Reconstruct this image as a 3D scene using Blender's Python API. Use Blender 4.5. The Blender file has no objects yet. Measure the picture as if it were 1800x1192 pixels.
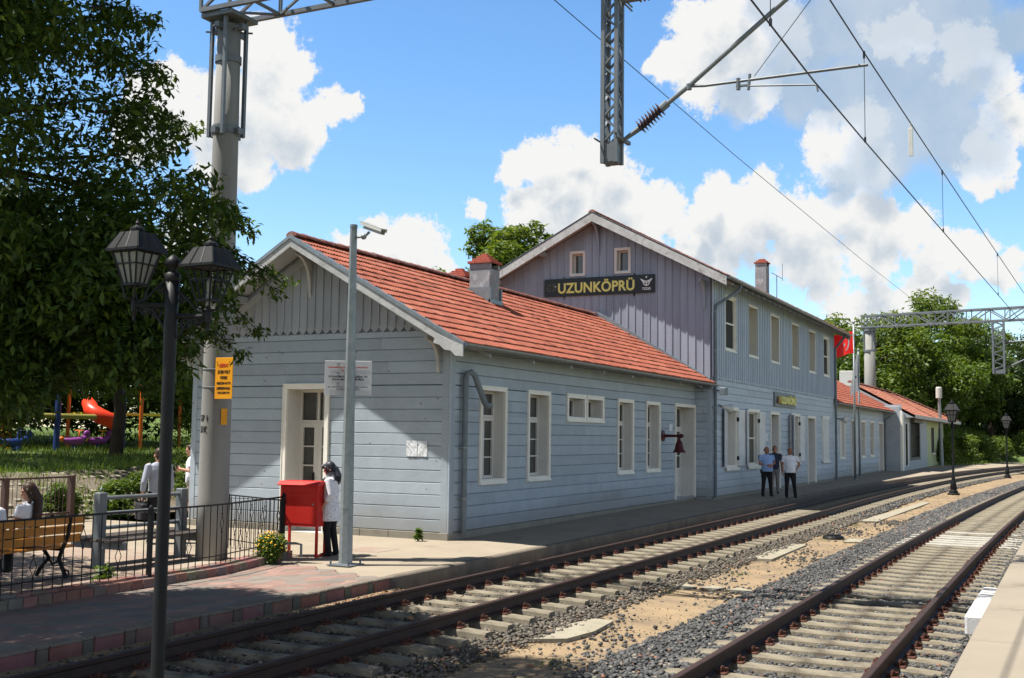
import bpy, math, random
import numpy as np
from mathutils import Vector, Matrix
from math import sin, cos, pi, sqrt, radians, atan2
random.seed(7); RNG = np.random.default_rng(11)
SC = bpy.context.scene
COL = SC.collection

# ------------------------------------------------------------------ materials
def _n(nt, t, **kw):
    n = nt.nodes.new(t)
    for k, v in kw.items(): setattr(n, k, v)
    return n
def _in(n, **kw):
    for k, v in kw.items(): n.inputs[k.replace('_', ' ')].default_value = v
def C4(c): return (c[0], c[1], c[2], 1.0)
MATS = {}
def mat(name, c1, c2=None, scale=4.0, rough=.7, metal=0.0, bump=0.0, bscale=60.0, c3=None, s3=1.2, t3=.62, stretch=(1, 1, 1), spec=.22, attr=None, detail=5.0, attr_mix=1.0, w3=.07, island=0.0, knots=None, dirt=None):
    m = bpy.data.materials.new(name); m.use_nodes = True; MATS[name] = m
    nt = m.node_tree; b = nt.nodes['Principled BSDF']; L = nt.links.new
    _in(b, Roughness=rough, Metallic=metal); b.inputs['Specular IOR Level'].default_value = spec
    tc = _n(nt, 'ShaderNodeTexCoord'); mp = _n(nt, 'ShaderNodeMapping'); mp.inputs['Scale'].default_value = stretch
    L(tc.outputs['Object'], mp.inputs['Vector'])
    col = None
    if attr:
        a = _n(nt, 'ShaderNodeAttribute', attribute_name=attr); col = a.outputs['Color']
    if c2 is not None:
        no = _n(nt, 'ShaderNodeTexNoise'); _in(no, Scale=scale, Detail=detail, Roughness=.62); L(mp.outputs[0], no.inputs['Vector'])
        mr = _n(nt, 'ShaderNodeMapRange'); _in(mr, From_Min=.32, From_Max=.68); L(no.outputs['Fac'], mr.inputs['Value'])
        mx = _n(nt, 'ShaderNodeMix', data_type='RGBA'); mx.inputs[6].default_value = C4(c1); mx.inputs[7].default_value = C4(c2)
        L(mr.outputs[0], mx.inputs[0])
        if col is not None:
            m2 = _n(nt, 'ShaderNodeMix', data_type='RGBA', blend_type='MULTIPLY'); m2.inputs[0].default_value = attr_mix
            L(mx.outputs[2], m2.inputs[6]); L(col, m2.inputs[7]); col = m2.outputs[2]
        else: col = mx.outputs[2]
    if c3 is not None:
        n3 = _n(nt, 'ShaderNodeTexNoise'); _in(n3, Scale=s3, Detail=7.0, Roughness=.7); L(mp.outputs[0], n3.inputs['Vector'])
        r3 = _n(nt, 'ShaderNodeMapRange'); _in(r3, From_Min=t3 - w3, From_Max=t3 + w3); L(n3.outputs['Fac'], r3.inputs['Value'])
        m3 = _n(nt, 'ShaderNodeMix', data_type='RGBA'); m3.inputs[7].default_value = C4(c3)
        if col is None: m3.inputs[6].default_value = C4(c1)
        else: L(col, m3.inputs[6])
        L(r3.outputs[0], m3.inputs[0]); col = m3.outputs[2]
    def mul(col, fac_socket, lo, hi):
        r = _n(nt, 'ShaderNodeMapRange'); _in(r, To_Min=lo, To_Max=hi); L(fac_socket, r.inputs['Value']); x = _n(nt, 'ShaderNodeVectorMath', operation='SCALE'); L(col, x.inputs[0]); L(r.outputs[0], x.inputs['Scale']); return x.outputs[0]
    if island and col is not None:
        g = _n(nt, 'ShaderNodeNewGeometry'); col = mul(col, g.outputs['Random Per Island'], 1 - island, 1 + island)
    if knots and col is not None:      # rust brown knots and nail heads showing through the paint
        vo = _n(nt, 'ShaderNodeTexVoronoi'); _in(vo, Scale=2.6, Randomness=1.0); L(mp.outputs[0], vo.inputs['Vector'])
        r = _n(nt, 'ShaderNodeMapRange', interpolation_type='SMOOTHSTEP'); _in(r, From_Min=.045, From_Max=.085, To_Min=.75, To_Max=0.0); L(vo.outputs['Distance'], r.inputs['Value'])
        mk = _n(nt, 'ShaderNodeMix', data_type='RGBA'); mk.inputs[7].default_value = C4(knots); L(col, mk.inputs[6]); L(r.outputs[0], mk.inputs[0]); col = mk.outputs[2]
        n4 = _n(nt, 'ShaderNodeTexNoise'); _in(n4, Scale=1.0, Detail=8.0, Roughness=.75); m4 = _n(nt, 'ShaderNodeMapping'); m4.inputs['Scale'].default_value = (5, 5, 60); L(tc.outputs['Object'], m4.inputs['Vector']); L(m4.outputs[0], n4.inputs['Vector'])
        r4 = _n(nt, 'ShaderNodeMapRange'); _in(r4, From_Min=.3, From_Max=.7, To_Min=.90, To_Max=1.08); L(n4.outputs['Fac'], r4.inputs['Value']); x4 = _n(nt, 'ShaderNodeVectorMath', operation='SCALE'); L(col, x4.inputs[0]); L(r4.outputs[0], x4.inputs['Scale']); col = x4.outputs[0]
    if dirt and col is not None:       # splashed dirt near the ground (object z)
        sz = _n(nt, 'ShaderNodeSeparateXYZ'); L(tc.outputs['Object'], sz.inputs[0]); nz = _n(nt, 'ShaderNodeTexNoise'); _in(nz, Scale=3.0, Detail=6.0)
        az = _n(nt, 'ShaderNodeMath', operation='MULTIPLY_ADD'); L(nz.outputs['Fac'], az.inputs[0]); az.inputs[1].default_value = -.9; L(sz.outputs['Z'], az.inputs[2])
        rz = _n(nt, 'ShaderNodeMapRange', interpolation_type='SMOOTHSTEP'); _in(rz, From_Min=-.35, From_Max=.35, To_Min=.55, To_Max=0.0); L(az.outputs[0], rz.inputs['Value'])
        md = _n(nt, 'ShaderNodeMix', data_type='RGBA'); md.inputs[7].default_value = C4(dirt); L(col, md.inputs[6]); L(rz.outputs[0], md.inputs[0]); col = md.outputs[2]
    if col is None: b.inputs['Base Color'].default_value = C4(c1)
    else: L(col, b.inputs['Base Color'])
    if bump > 0:
        nb = _n(nt, 'ShaderNodeTexNoise'); _in(nb, Scale=bscale, Detail=6.0, Roughness=.65); L(mp.outputs[0], nb.inputs['Vector'])
        bp = _n(nt, 'ShaderNodeBump'); _in(bp, Strength=min(1, bump), Distance=.02); L(nb.outputs['Fac'], bp.inputs['Height']); L(bp.outputs[0], b.inputs['Normal'])
    return m
def leafmat(name, ca, cb, cc, trans=.35):
    m = bpy.data.materials.new(name); m.use_nodes = True; MATS[name] = m
    nt = m.node_tree; b = nt.nodes['Principled BSDF']; L = nt.links.new; out = nt.nodes['Material Output']
    g = _n(nt, 'ShaderNodeNewGeometry'); cr = _n(nt, 'ShaderNodeValToRGB')
    e = cr.color_ramp.elements; e[0].color = C4(ca); e[1].color = C4(cc); x = e.new(.5); x.color = C4(cb)
    L(g.outputs['Random Per Island'], cr.inputs[0]); L(cr.outputs[0], b.inputs['Base Color'])
    _in(b, Roughness=.55); b.inputs['Specular IOR Level'].default_value = .3
    t = _n(nt, 'ShaderNodeBsdfTranslucent'); hs = _n(nt, 'ShaderNodeMix', data_type='RGBA', blend_type='MULTIPLY'); hs.inputs[0].default_value = 1; hs.inputs[7].default_value = (1.6, 1.5, .5, 1)
    L(cr.outputs[0], hs.inputs[6]); L(hs.outputs[2], t.inputs['Color'])
    ms = _n(nt, 'ShaderNodeMixShader'); ms.inputs[0].default_value = trans
    L(b.outputs[0], ms.inputs[1]); L(t.outputs[0], ms.inputs[2]); L(ms.outputs[0], out.inputs['Surface'])
    return m

BLUE = (.335, .385, .43); CREAM = (.66, .62, .54)
mat('blue_paint', BLUE, (.29, .335, .38), scale=2.2, rough=.62, bump=.12, bscale=30, stretch=(1, 1, 1), c3=(.33, .32, .30), s3=5, t3=.70, w3=.04, island=.09, knots=(.19, .15, .11), dirt=(.20, .185, .16))
mat('house_blue', (.43, .485, .545), (.375, .43, .49), scale=2.2, rough=.62, bump=.12, bscale=30, c3=(.36, .36, .35), s3=5, t3=.70, w3=.04, island=.08, knots=(.22, .18, .14), dirt=(.21, .195, .17))
mat('lilac_paint', (.255, .285, .345), (.215, .242, .30), scale=1.3, rough=.65, bump=.15, bscale=25, c3=(.26, .20, .20), s3=1.8, t3=.70, stretch=(1, 1.6, .35), island=.10)
mat('grey_paint', (.315, .335, .365), (.275, .295, .32), scale=1.5, rough=.65, bump=.12, bscale=25, c3=(.2, .2, .2), s3=2.5, t3=.70, stretch=(1, 1, .5), island=.07)
mat('steel_blue_paint', (.38, .435, .51), (.335, .385, .455), scale=1.5, rough=.6, bump=.1, bscale=25, island=.08)
mat('pale_blue_paint', (.36, .39, .42), (.31, .34, .37), scale=2, rough=.65, bump=.1)
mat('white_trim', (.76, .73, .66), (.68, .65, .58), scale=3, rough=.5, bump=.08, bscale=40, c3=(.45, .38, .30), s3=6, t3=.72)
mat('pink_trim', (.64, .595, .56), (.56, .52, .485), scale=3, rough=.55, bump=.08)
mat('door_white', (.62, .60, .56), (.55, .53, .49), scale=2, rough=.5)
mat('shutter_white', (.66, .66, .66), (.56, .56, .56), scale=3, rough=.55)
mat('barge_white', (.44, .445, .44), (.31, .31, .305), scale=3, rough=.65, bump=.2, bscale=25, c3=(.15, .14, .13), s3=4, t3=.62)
mat('soffit', (.34, .36, .38), (.28, .30, .32), scale=2, rough=.7)
mat('zinc', (.26, .29, .31), (.19, .22, .235), scale=6, rough=.45, metal=.6, bump=.1)
mat('pipe_grey', (.16, .19, .21), (.11, .13, .15), scale=5, rough=.5, bump=.08)
mat('dark_glass', (.05, .05, .048), (.085, .085, .08), scale=2, rough=.05, spec=.5)
mat('screen_grey', (.062, .062, .058), (.05, .05, .048), scale=3, rough=.9, spec=.04)
mat('jamb_beige', (.60, .565, .48), (.54, .505, .425), scale=2, rough=.7, spec=.1)
mat('dim_curtain', (.15, .135, .11), (.11, .10, .082), scale=2, rough=.8, stretch=(8, 8, .3), spec=.05)
mat('roof_tile', (.295, .098, .062), (.235, .074, .048), scale=.8, rough=.75, bump=.2, bscale=70, attr='col', c3=(.17, .06, .045), s3=1.3, t3=.68)
mat('ridge_tile', (.26, .10, .078), (.21, .085, .068), scale=3, rough=.8, bump=.25, bscale=40, c3=(.26, .20, .18), s3=4, t3=.58)
mat('pale_roof_tile', (.40, .16, .10), (.34, .13, .085), scale=1, rough=.8, bump=.2, attr='col')
mat('render_grey', (.25, .26, .275), (.20, .21, .225), scale=5, rough=.85, bump=.3, bscale=30, c3=(.40, .40, .41), s3=3, t3=.6)
mat('brick_red', (.34, .09, .06), (.26, .07, .05), scale=14, rough=.85, bump=.3, bscale=40)
mat('plinth', (.24, .22, .18), (.19, .175, .145), scale=3, rough=.85, bump=.25, bscale=40)
mat('sign_black', (.010, .010, .012), rough=.3)
mat('sign_yellow', (.70, .62, .12), (.62, .58, .22), scale=8, rough=.4)
mat('sign_white', (.62, .63, .65), (.57, .58, .60), scale=3, rough=.45)
mat('sign_orange', (.78, .34, .012), (.70, .29, .010), scale=4, rough=.45)
mat('ink_red', (.50, .03, .03), rough=.5); mat('ink_black', (.015, .015, .018), rough=.5); mat('ink_grey', (.18, .18, .2), rough=.5)
mat('ink_white', (.75, .75, .73), rough=.5); mat('ink_dim', (.12, .13, .11), rough=.5)
mat('paper', (.62, .64, .66), (.50, .52, .55), scale=14, rough=.7)
mat('concrete_pole', (.255, .25, .235), (.20, .197, .187), scale=3, rough=.85, bump=.2, bscale=50, stretch=(1, 1, .25), c3=(.22, .21, .19), s3=2, t3=.68)
mat('galvanised', (.27, .30, .31), (.20, .23, .24), scale=9, rough=.5, metal=.4, bump=.06)
mat('steel_grey', (.16, .175, .19), (.125, .14, .15), scale=5, rough=.5, metal=.25)
mat('black_iron', (.007, .008, .009), (.012, .012, .013), scale=8, rough=.5, spec=.18)
mat('lamp_glass', (.22, .225, .21), (.16, .165, .155), scale=5, rough=.25)
mat('insulator_brown', (.05, .035, .045), rough=.2)
mat('red_paint', (.52, .020, .014), (.44, .018, .013), scale=3, rough=.5, bump=.06, c3=(.40, .06, .045), s3=6, t3=.66)
mat('bell_maroon', (.075, .012, .016), (.055, .01, .012), scale=5, rough=.4)
mat('rail_rust', (.060, .034, .026), (.038, .024, .020), scale=7, rough=.62, bump=.15, bscale=60, metal=.25)
mat('clip_rust', (.11, .042, .026), (.06, .028, .02), scale=25, rough=.8, bump=.2)
mat('sleeper', (.225, .195, .14), (.165, .145, .108), scale=3.5, rough=.9, bump=.4, bscale=45, c3=(.085, .07, .052), s3=4, t3=.58, w3=.12)
mat('white_sleeper', (.36, .345, .30), (.28, .26, .22), scale=5, rough=.85, bump=.3)
mat('stone', (.060, .061, .061), (.094, .092, .088), scale=3, rough=.85, bump=.3, attr='col')
mat('ballast_bed', (.026, .026, .027), (.055, .05, .045), scale=26, rough=.95, bump=1.0, bscale=38)
mat('soil', (.29, .21, .122), (.23, .165, .098), scale=1.6, rough=.95, bump=.6, bscale=30, c3=(.15, .115, .078), s3=1.4, t3=.56, w3=.14)
mat('slab_pale', (.29, .26, .195), (.235, .21, .155), scale=3, rough=.85, bump=.2)
mat('platform_concrete', (.285, .24, .178), (.24, .20, .15), scale=.9, rough=.85, bump=.18, bscale=60, c3=(.15, .13, .10), s3=.7, t3=.66, w3=.1)
mat('near_platform', (.26, .222, .17), (.23, .196, .15), scale=1.3, rough=.85, bump=.2, bscale=70, c3=(.16, .135, .10), s3=1.5, t3=.66, w3=.1)
mat('paver', (1, 1, 1), (.82, .82, .82), scale=5, rough=.85, bump=.25, bscale=50, attr='col')
mat('kerb_stone', (1, 1, 1), (.72, .7, .68), scale=6, rough=.9, bump=.4, bscale=35, attr='col', c3=(.16, .14, .12), s3=3, t3=.64)
mat('platform_kerb', (.18, .15, .115), (.12, .10, .078), scale=3, rough=.9, bump=.4, bscale=35)
mat('plaza_tile', (.265, .20, .15), (.225, .165, .13), scale=1.5, rough=.85, bump=.2, c3=(.29, .25, .195), s3=.8, t3=.58)
mat('grass_soil', (.05, .085, .016), (.075, .11, .024), scale=3, rough=.95, bump=.6, bscale=20, c3=(.13, .10, .055), s3=1.2, t3=.6)
mat('hill_green', (.055, .085, .02), (.10, .14, .035), scale=.6, rough=.95, bump=.7, bscale=4)
mat('bark', (.07, .055, .042), (.045, .036, .03), scale=8, rough=.95, bump=.8, bscale=25, stretch=(1, 1, .3))
mat('bench_yellow', (.36, .155, .024), (.28, .115, .018), scale=6, rough=.5, stretch=(.3, 4, 4))
mat('bench_seat', (.075, .062, .054), (.05, .042, .037), scale=6, rough=.6)
mat('bench_grey', (.15, .165, .175), (.12, .132, .14), scale=4, rough=.55)
mat('fence_brown', (.075, .045, .04), rough=.6)
mat('skin', (.46, .25, .17), (.42, .22, .15), scale=12, rough=.55); mat('skin_tan', (.30, .15, .10), (.27, .13, .085), scale=12, rough=.55)
mat('hair_dark', (.018, .013, .010), (.03, .02, .015), scale=30, rough=.5); mat('hair_grey', (.10, .09, .085), rough=.6); mat('hair_brown', (.035, .018, .012), (.05, .028, .018), scale=30, rough=.5)
mat('shirt_white', (.72, .73, .78), (.62, .63, .68), scale=6, rough=.85); mat('shirt_blue', (.26, .38, .62), (.22, .33, .56), scale=6, rough=.85)
mat('shirt_greyblue', (.32, .34, .40), (.27, .29, .35), scale=6, rough=.85); mat('shirt_navy', (.03, .035, .06), rough=.85)
mat('tunic_pattern', (.74, .74, .78), (.58, .58, .64), scale=20, rough=.85, c3=(.16, .16, .20), s3=26, t3=.60, w3=.03)
mat('scarf_pattern', (.016, .018, .025), (.03, .032, .04), scale=9, rough=.6, c3=(.42, .43, .47), s3=16, t3=.61, w3=.03)
mat('trousers_black', (.011, .011, .013), (.018, .018, .02), scale=5, rough=.85); mat('trousers_grey', (.20, .19, .185), rough=.85); mat('shorts_khaki', (.40, .34, .26), (.34, .29, .22), scale=8, rough=.9)
mat('shoe_dark', (.02, .018, .017), rough=.5); mat('shoe_light', (.5, .48, .45), rough=.7); mat('bag_black', (.015, .015, .018), rough=.55); mat('bag_pale', (.42, .46, .56), rough=.7)
mat('flag_red_dark', (.5, .012, .02), rough=.7); mat('flag_white', (.70, .71, .73), rough=.75)
mat('play_beam', (.30, .27, .06), (.24, .22, .06), scale=4, rough=.6); mat('play_blue', (.02, .045, .17), rough=.45); mat('play_orange', (.62, .14, .02), rough=.4); mat('play_red', (.68, .05, .02), rough=.35); mat('play_yellow', (.72, .50, .03), rough=.45); mat('play_purple', (.20, .05, .22), rough=.45)
mat('kiosk_green', (.42, .46, .26), (.36, .40, .22), scale=1.5, rough=.75, bump=.1); mat('kiosk_dark_green', (.09, .17, .13), (.07, .14, .11), scale=2, rough=.6)
mat('grille', (.10, .09, .085), rough=.6); mat('white_wall', (.45, .44, .41), rough=.7)
mat('cctv', (.55, .55, .53), (.48, .48, .46), scale=6, rough=.4); mat('dry_leaf', (.22, .13, .065), (.15, .08, .045), scale=30, rough=.8)
mat('stone_grid', (.17, .145, .11), (.105, .085, .06), scale=3, rough=.95, bump=.6, bscale=25)
mat('white_block', (.55, .55, .54), (.42, .42, .41), scale=4, rough=.8, bump=.35, bscale=40, c3=(.38, .36, .33), s3=5, t3=.66)
mat('petal_yellow', (.80, .48, .02), (.75, .36, .01), scale=9, rough=.7)
leafmat('leaf_near', (.020, .044, .007), (.042, .078, .011), (.095, .140, .022), .36)
leafmat('leaf_mid', (.042, .080, .012), (.068, .115, .018), (.11, .155, .028), .35)
leafmat('leaf_far', (.055, .095, .016), (.085, .135, .024), (.14, .18, .042), .36)
leafmat('flag_red', (.66, .014, .02), (.66, .014, .02), (.66, .014, .02), .45)
leafmat('leaf_dark', (.014, .030, .008), (.024, .046, .011), (.045, .070, .016), .22)
leafmat('leaf_bush', (.045, .085, .012), (.075, .125, .02), (.12, .17, .03), .3)
leafmat('grass_blade', (.070, .120, .018), (.11, .175, .028), (.17, .22, .05), .3)

# ------------------------------------------------------------------ objects
def tag(o, label=None, cat=None, group=None, kind=None):
    if label: o['label'] = label
    if cat: o['category'] = cat
    if group: o['group'] = group
    if kind: o['kind'] = kind
    return o
ORG = {}
def thing(name, label, cat, loc=(0, 0, 0), group=None):
    o = bpy.data.objects.new(name, None); COL.objects.link(o); o.location = loc; o.empty_display_size = .2
    ORG[o.name] = Vector(loc); return tag(o, label, cat, group)
def org_of(p):
    while p is not None and p.parent is not None: p = p.parent
    return ORG.get(p.name, Vector((0, 0, 0))) if p is not None else Vector((0, 0, 0))
def link(me, name, m, parent=None):
    o = bpy.data.objects.new(name, me); COL.objects.link(o)
    if m is not None:
        for x in (m if isinstance(m, (list, tuple)) else [m]): me.materials.append(MATS[x] if isinstance(x, str) else x)
    if parent is not None: o.parent = parent
    return o
def dup(o, dx=(0, 0, 0), label=None, group=None):
    """copy of a thing with all its parts and sub-parts, moved by dx"""
    r = o.copy(); COL.objects.link(r); r.location = Vector(o.location) + Vector(dx)
    if label: r['label'] = label
    if group: r['group'] = group
    kids(o, r); return r
def kids(o, r):
    for ch in list(o.children):
        if ch == r: continue
        c = ch.copy(); COL.objects.link(c); c.parent = r; kids(ch, c)
def dup_part(o, dx, parent=None):
    c = o.copy(); COL.objects.link(c); c.parent = parent if parent is not None else o.parent
    c.location = Vector(o.location) + Vector(dx); kids(o, c); return c

class MB:
    def __init__(s): s.v = []; s.f = []; s.c = []; s.mi = []
    def face(s, pts, col=None, mi=0):
        b = len(s.v); s.v.extend(tuple(p) for p in pts); s.f.append(tuple(range(b, b + len(pts)))); s.c.append(col); s.mi.append(mi)
    def mesh(s, vs, fs, col=None, mi=0):
        b = len(s.v); s.v.extend(tuple(p) for p in vs)
        for f in fs: s.f.append(tuple(b + i for i in f)); s.c.append(col); s.mi.append(mi)
    def box(s, x0, x1, y0, y1, z0, z1, col=None, mi=0):
        s.mesh([(x0, y0, z0), (x1, y0, z0), (x1, y1, z0), (x0, y1, z0), (x0, y0, z1), (x1, y0, z1), (x1, y1, z1), (x0, y1, z1)],
               [(0, 3, 2, 1), (4, 5, 6, 7), (0, 1, 5, 4), (1, 2, 6, 5), (2, 3, 7, 6), (3, 0, 4, 7)], col, mi)
    def bbox(s, x0, x1, y0, y1, z0, z1, b=.01, col=None):
        """box with chamfered vertical and top edges"""
        def ring(z, i): return [(x0 + i, y0, z), (x1 - i, y0, z), (x1, y0 + i, z), (x1, y1 - i, z), (x1 - i, y1, z), (x0 + i, y1, z), (x0, y1 - i, z), (x0, y0 + i, z)]
        A = ring(z0, b); B = ring(z1 - b, b)
        Cc = [(x0 + b, y0 + b, z1), (x1 - b, y0 + b, z1), (x1 - b, y0 + b, z1), (x1 - b, y1 - b, z1), (x1 - b, y1 - b, z1), (x0 + b, y1 - b, z1), (x0 + b, y1 - b, z1), (x0 + b, y0 + b, z1)]
        fs = [tuple(range(7, -1, -1))]
        for i in range(8):
            j = (i + 1) % 8; fs.append((i, j, 8 + j, 8 + i)); fs.append((8 + i, 8 + j, 16 + j, 16 + i))
        fs.append(tuple(range(16, 24))); s.mesh(A + B + Cc, fs, col)
    def obox(s, c, ax, ay, az, hx, hy, hz, col=None):
        c = Vector(c); ax, ay, az = [Vector(a).normalized() for a in (ax, ay, az)]
        vs = [c + ax * hx * i + ay * hy * j + az * hz * k for k in (-1, 1) for (i, j) in ((-1, -1), (1, -1), (1, 1), (-1, 1))]
        s.mesh(vs, [(0, 3, 2, 1), (4, 5, 6, 7), (0, 1, 5, 4), (1, 2, 6, 5), (2, 3, 7, 6), (3, 0, 4, 7)], col)
    def bar(s, p, q, w, h=None, up=(0, 0, 1), col=None):
        p, q = Vector(p), Vector(q); d = q - p; h = h or w; u = Vector(up)
        if abs(d.normalized().dot(u)) > .98: u = Vector((1, 0, 0))
        sx = d.cross(u).normalized(); sz = sx.cross(d).normalized(); s.obox((p + q) / 2, d, sx, sz, d.length / 2, w / 2, h / 2, col)
    def tube(s, pts, r, n=8, cap=True, col=None, ell=None):
        pts = [Vector(p) for p in pts]; m = len(pts); rs = r if isinstance(r, (list, tuple)) else [r] * m
        b = len(s.v); u = None
        for i, p in enumerate(pts):
            d = (pts[min(i + 1, m - 1)] - pts[max(i - 1, 0)])
            d = d.normalized() if d.length > 1e-9 else Vector((0, 0, 1))
            if u is None:
                u = Vector((0, 0, 1)) if abs(d.z) < .9 else Vector((1, 0, 0))
            u = (u - d * u.dot(d)).normalized(); w = d.cross(u)
            for k in range(n):
                a = 2 * pi * k / n; s.v.append(tuple(p + (u * cos(a) + w * sin(a)) * rs[i]))
        for i in range(m - 1):
            for k in range(n):
                k2 = (k + 1) % n; s.f.append((b + i * n + k, b + i * n + k2, b + (i + 1) * n + k2, b + (i + 1) * n + k)); s.c.append(col); s.mi.append(0)
        if cap:
            s.f.append(tuple(b + k for k in range(n - 1, -1, -1))); s.f.append(tuple(b + (m - 1) * n + k for k in range(n))); s.c += [col, col]; s.mi += [0, 0]
    def lathe(s, c, prof, n=16, col=None, axis='z'):
        """prof: list of (r, h) from bottom to top"""
        b = len(s.v); c = Vector(c)
        for r, h in prof:
            for k in range(n):
                a = 2 * pi * k / n
                o = {'z': (r * cos(a), r * sin(a), h), 'y': (r * cos(a), h, r * sin(a)), 'x': (h, r * cos(a), r * sin(a))}[axis]
                s.v.append(tuple(c + Vector(o)))
        for i in range(len(prof) - 1):
            for k in range(n):
                k2 = (k + 1) % n; s.f.append((b + i * n + k, b + i * n + k2, b + (i + 1) * n + k2, b + (i + 1) * n + k)); s.c.append(col); s.mi.append(0)
        s.f.append(tuple(b + k for k in range(n - 1, -1, -1))); s.f.append(tuple(b + (len(prof) - 1) * n + k for k in range(n))); s.c += [col, col]; s.mi += [0, 0]
    def ell(s, c, rx, ry, rz, n=14, m=9, rot=None, col=None):
        vs = []; fs = []; c = Vector(c)
        for i in range(m + 1):
            t = pi * i / m
            for k in range(n):
                a = 2 * pi * k / n; p = Vector((rx * sin(t) * cos(a), ry * sin(t) * sin(a), -rz * cos(t)))
                if rot is not None: p = rot @ p
                vs.append(c + p)
        for i in range(m):
            for k in range(n):
                k2 = (k + 1) % n; fs.append((i * n + k, i * n + k2, (i + 1) * n + k2, (i + 1) * n + k))
        s.mesh(vs, fs, col)
    def prism(s, pts, d, col=None):
        """planar polygon pts extruded by vector d"""
        d = Vector(d); A = [Vector(p) for p in pts]; n = len(A); vs = A + [p + d for p in A]
        fs = [tuple(range(n - 1, -1, -1)), tuple(range(n, 2 * n))] + [(i, (i + 1) % n, n + (i + 1) % n, n + i) for i in range(n)]
        s.mesh(vs, fs, col)
    def build(s, name, m, parent=None, smooth=False, angle=None):
        o = org_of(parent) if parent is not None else Vector((0, 0, 0))
        me = bpy.data.meshes.new(name)
        vs = [(v[0] - o.x, v[1] - o.y, v[2] - o.z) for v in s.v]
        me.from_pydata(vs, [], s.f); me.update()
        if any(c is not None for c in s.c):
            a = me.attributes.new('col', 'FLOAT_COLOR', 'FACE')
            a.data.foreach_set('color', np.array([C4(c) if c is not None else (1, 1, 1, 1) for c in s.c], dtype=np.float32).ravel())
        if any(s.mi): me.polygons.foreach_set('material_index', s.mi)
        if smooth:
            me.polygons.foreach_set('use_smooth', [True] * len(me.polygons))
        return link(me, name, m, parent)
def solo(mb, name, m, label, cat, loc=None, smooth=False, group=None, kind=None):
    """a thing that is one mesh, its origin at loc"""
    loc = Vector(loc) if loc is not None else Vector((0, 0, 0))
    mb.v = [(v[0] - loc.x, v[1] - loc.y, v[2] - loc.z) for v in mb.v]
    o = mb.build(name, m, None, smooth); o.location = loc; ORG[o.name] = loc
    return tag(o, label, cat, group, kind)
def np_mesh(name, V, F, m, parent=None, col=None, smooth=False):
    """big meshes from numpy arrays; V already local"""
    me = bpy.data.meshes.new(name); nv, nf, k = len(V), len(F), F.shape[1]
    me.vertices.add(nv); me.vertices.foreach_set('co', np.asarray(V, dtype=np.float32).ravel())
    me.loops.add(nf * k); me.loops.foreach_set('vertex_index', np.asarray(F, dtype=np.int32).ravel())
    me.polygons.add(nf); me.polygons.foreach_set('loop_start', np.arange(0, nf * k, k, dtype=np.int32))
    try: me.polygons.foreach_set('loop_total', np.full(nf, k, dtype=np.int32))
    except Exception: pass
    if smooth: me.polygons.foreach_set('use_smooth', np.ones(nf, dtype=bool))
    me.update(calc_edges=True); me.validate()
    if col is not None:
        a = me.attributes.new('col', 'FLOAT_COLOR', 'FACE'); cc = np.ones((nf, 4), dtype=np.float32); cc[:, :3] = col; a.data.foreach_set('color', cc.ravel())
    return link(me, name, m, parent)
def remesh(o, vox, smooth_it=2, dec=None):
    md = o.modifiers.new('r', 'REMESH'); md.mode = 'VOXEL'; md.voxel_size = vox; md.use_smooth_shade = True
    if smooth_it:
        sm = o.modifiers.new('s', 'SMOOTH'); sm.factor = .5; sm.iterations = smooth_it
    dg = bpy.context.evaluated_depsgraph_get(); dg.update()
    me = bpy.data.meshes.new_from_object(o.evaluated_get(dg)); o.modifiers.clear(); old = o.data; nm = old.name
    o.data = me; bpy.data.meshes.remove(old); me.name = nm
    return o
def text_mesh(body, size, ext=.004, bold=0.0, align='CENTER', space=1.0, xs=1.0):
    cu = bpy.data.curves.new('t', 'FONT'); cu.body = body; cu.size = size; cu.extrude = ext; cu.offset = bold; cu.align_x = align; cu.align_y = 'CENTER'; cu.space_character = space
    cu.resolution_u = 4
    o = bpy.data.objects.new('t', cu); COL.objects.link(o); dg = bpy.context.evaluated_depsgraph_get(); dg.update()
    me = bpy.data.meshes.new_from_object(o.evaluated_get(dg)); bpy.data.objects.remove(o); bpy.data.curves.remove(cu)
    if xs != 1.0:
        for v in me.vertices: v.co.x *= xs
    return me
def text_part(body, name, m, parent, at, ux, uy, size, fit=None, **kw):
    """lettering lying in the plane spanned by ux (reading direction) and uy (up); fit = (width, height) in metres"""
    me = text_mesh(body, size, **kw); ux, uy = Vector(ux).normalized(), Vector(uy).normalized(); uz = ux.cross(uy); at = Vector(at) - org_of(parent)
    xs = [v.co.x for v in me.vertices]; ys = [v.co.y for v in me.vertices]
    cx, cy = (min(xs) + max(xs)) / 2, (min(ys) + max(ys)) / 2; sx = sy = 1
    if fit: sx = fit[0] / (max(xs) - min(xs)); sy = fit[1] / (max(ys) - min(ys)) if fit[1] else sx
    for v in me.vertices:
        c = v.co.copy(); v.co = at + ux * ((c.x - cx) * sx) + uy * ((c.y - cy) * sy) + uz * c.z
    me.name = name
    return link(me, name, m, parent)

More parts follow.
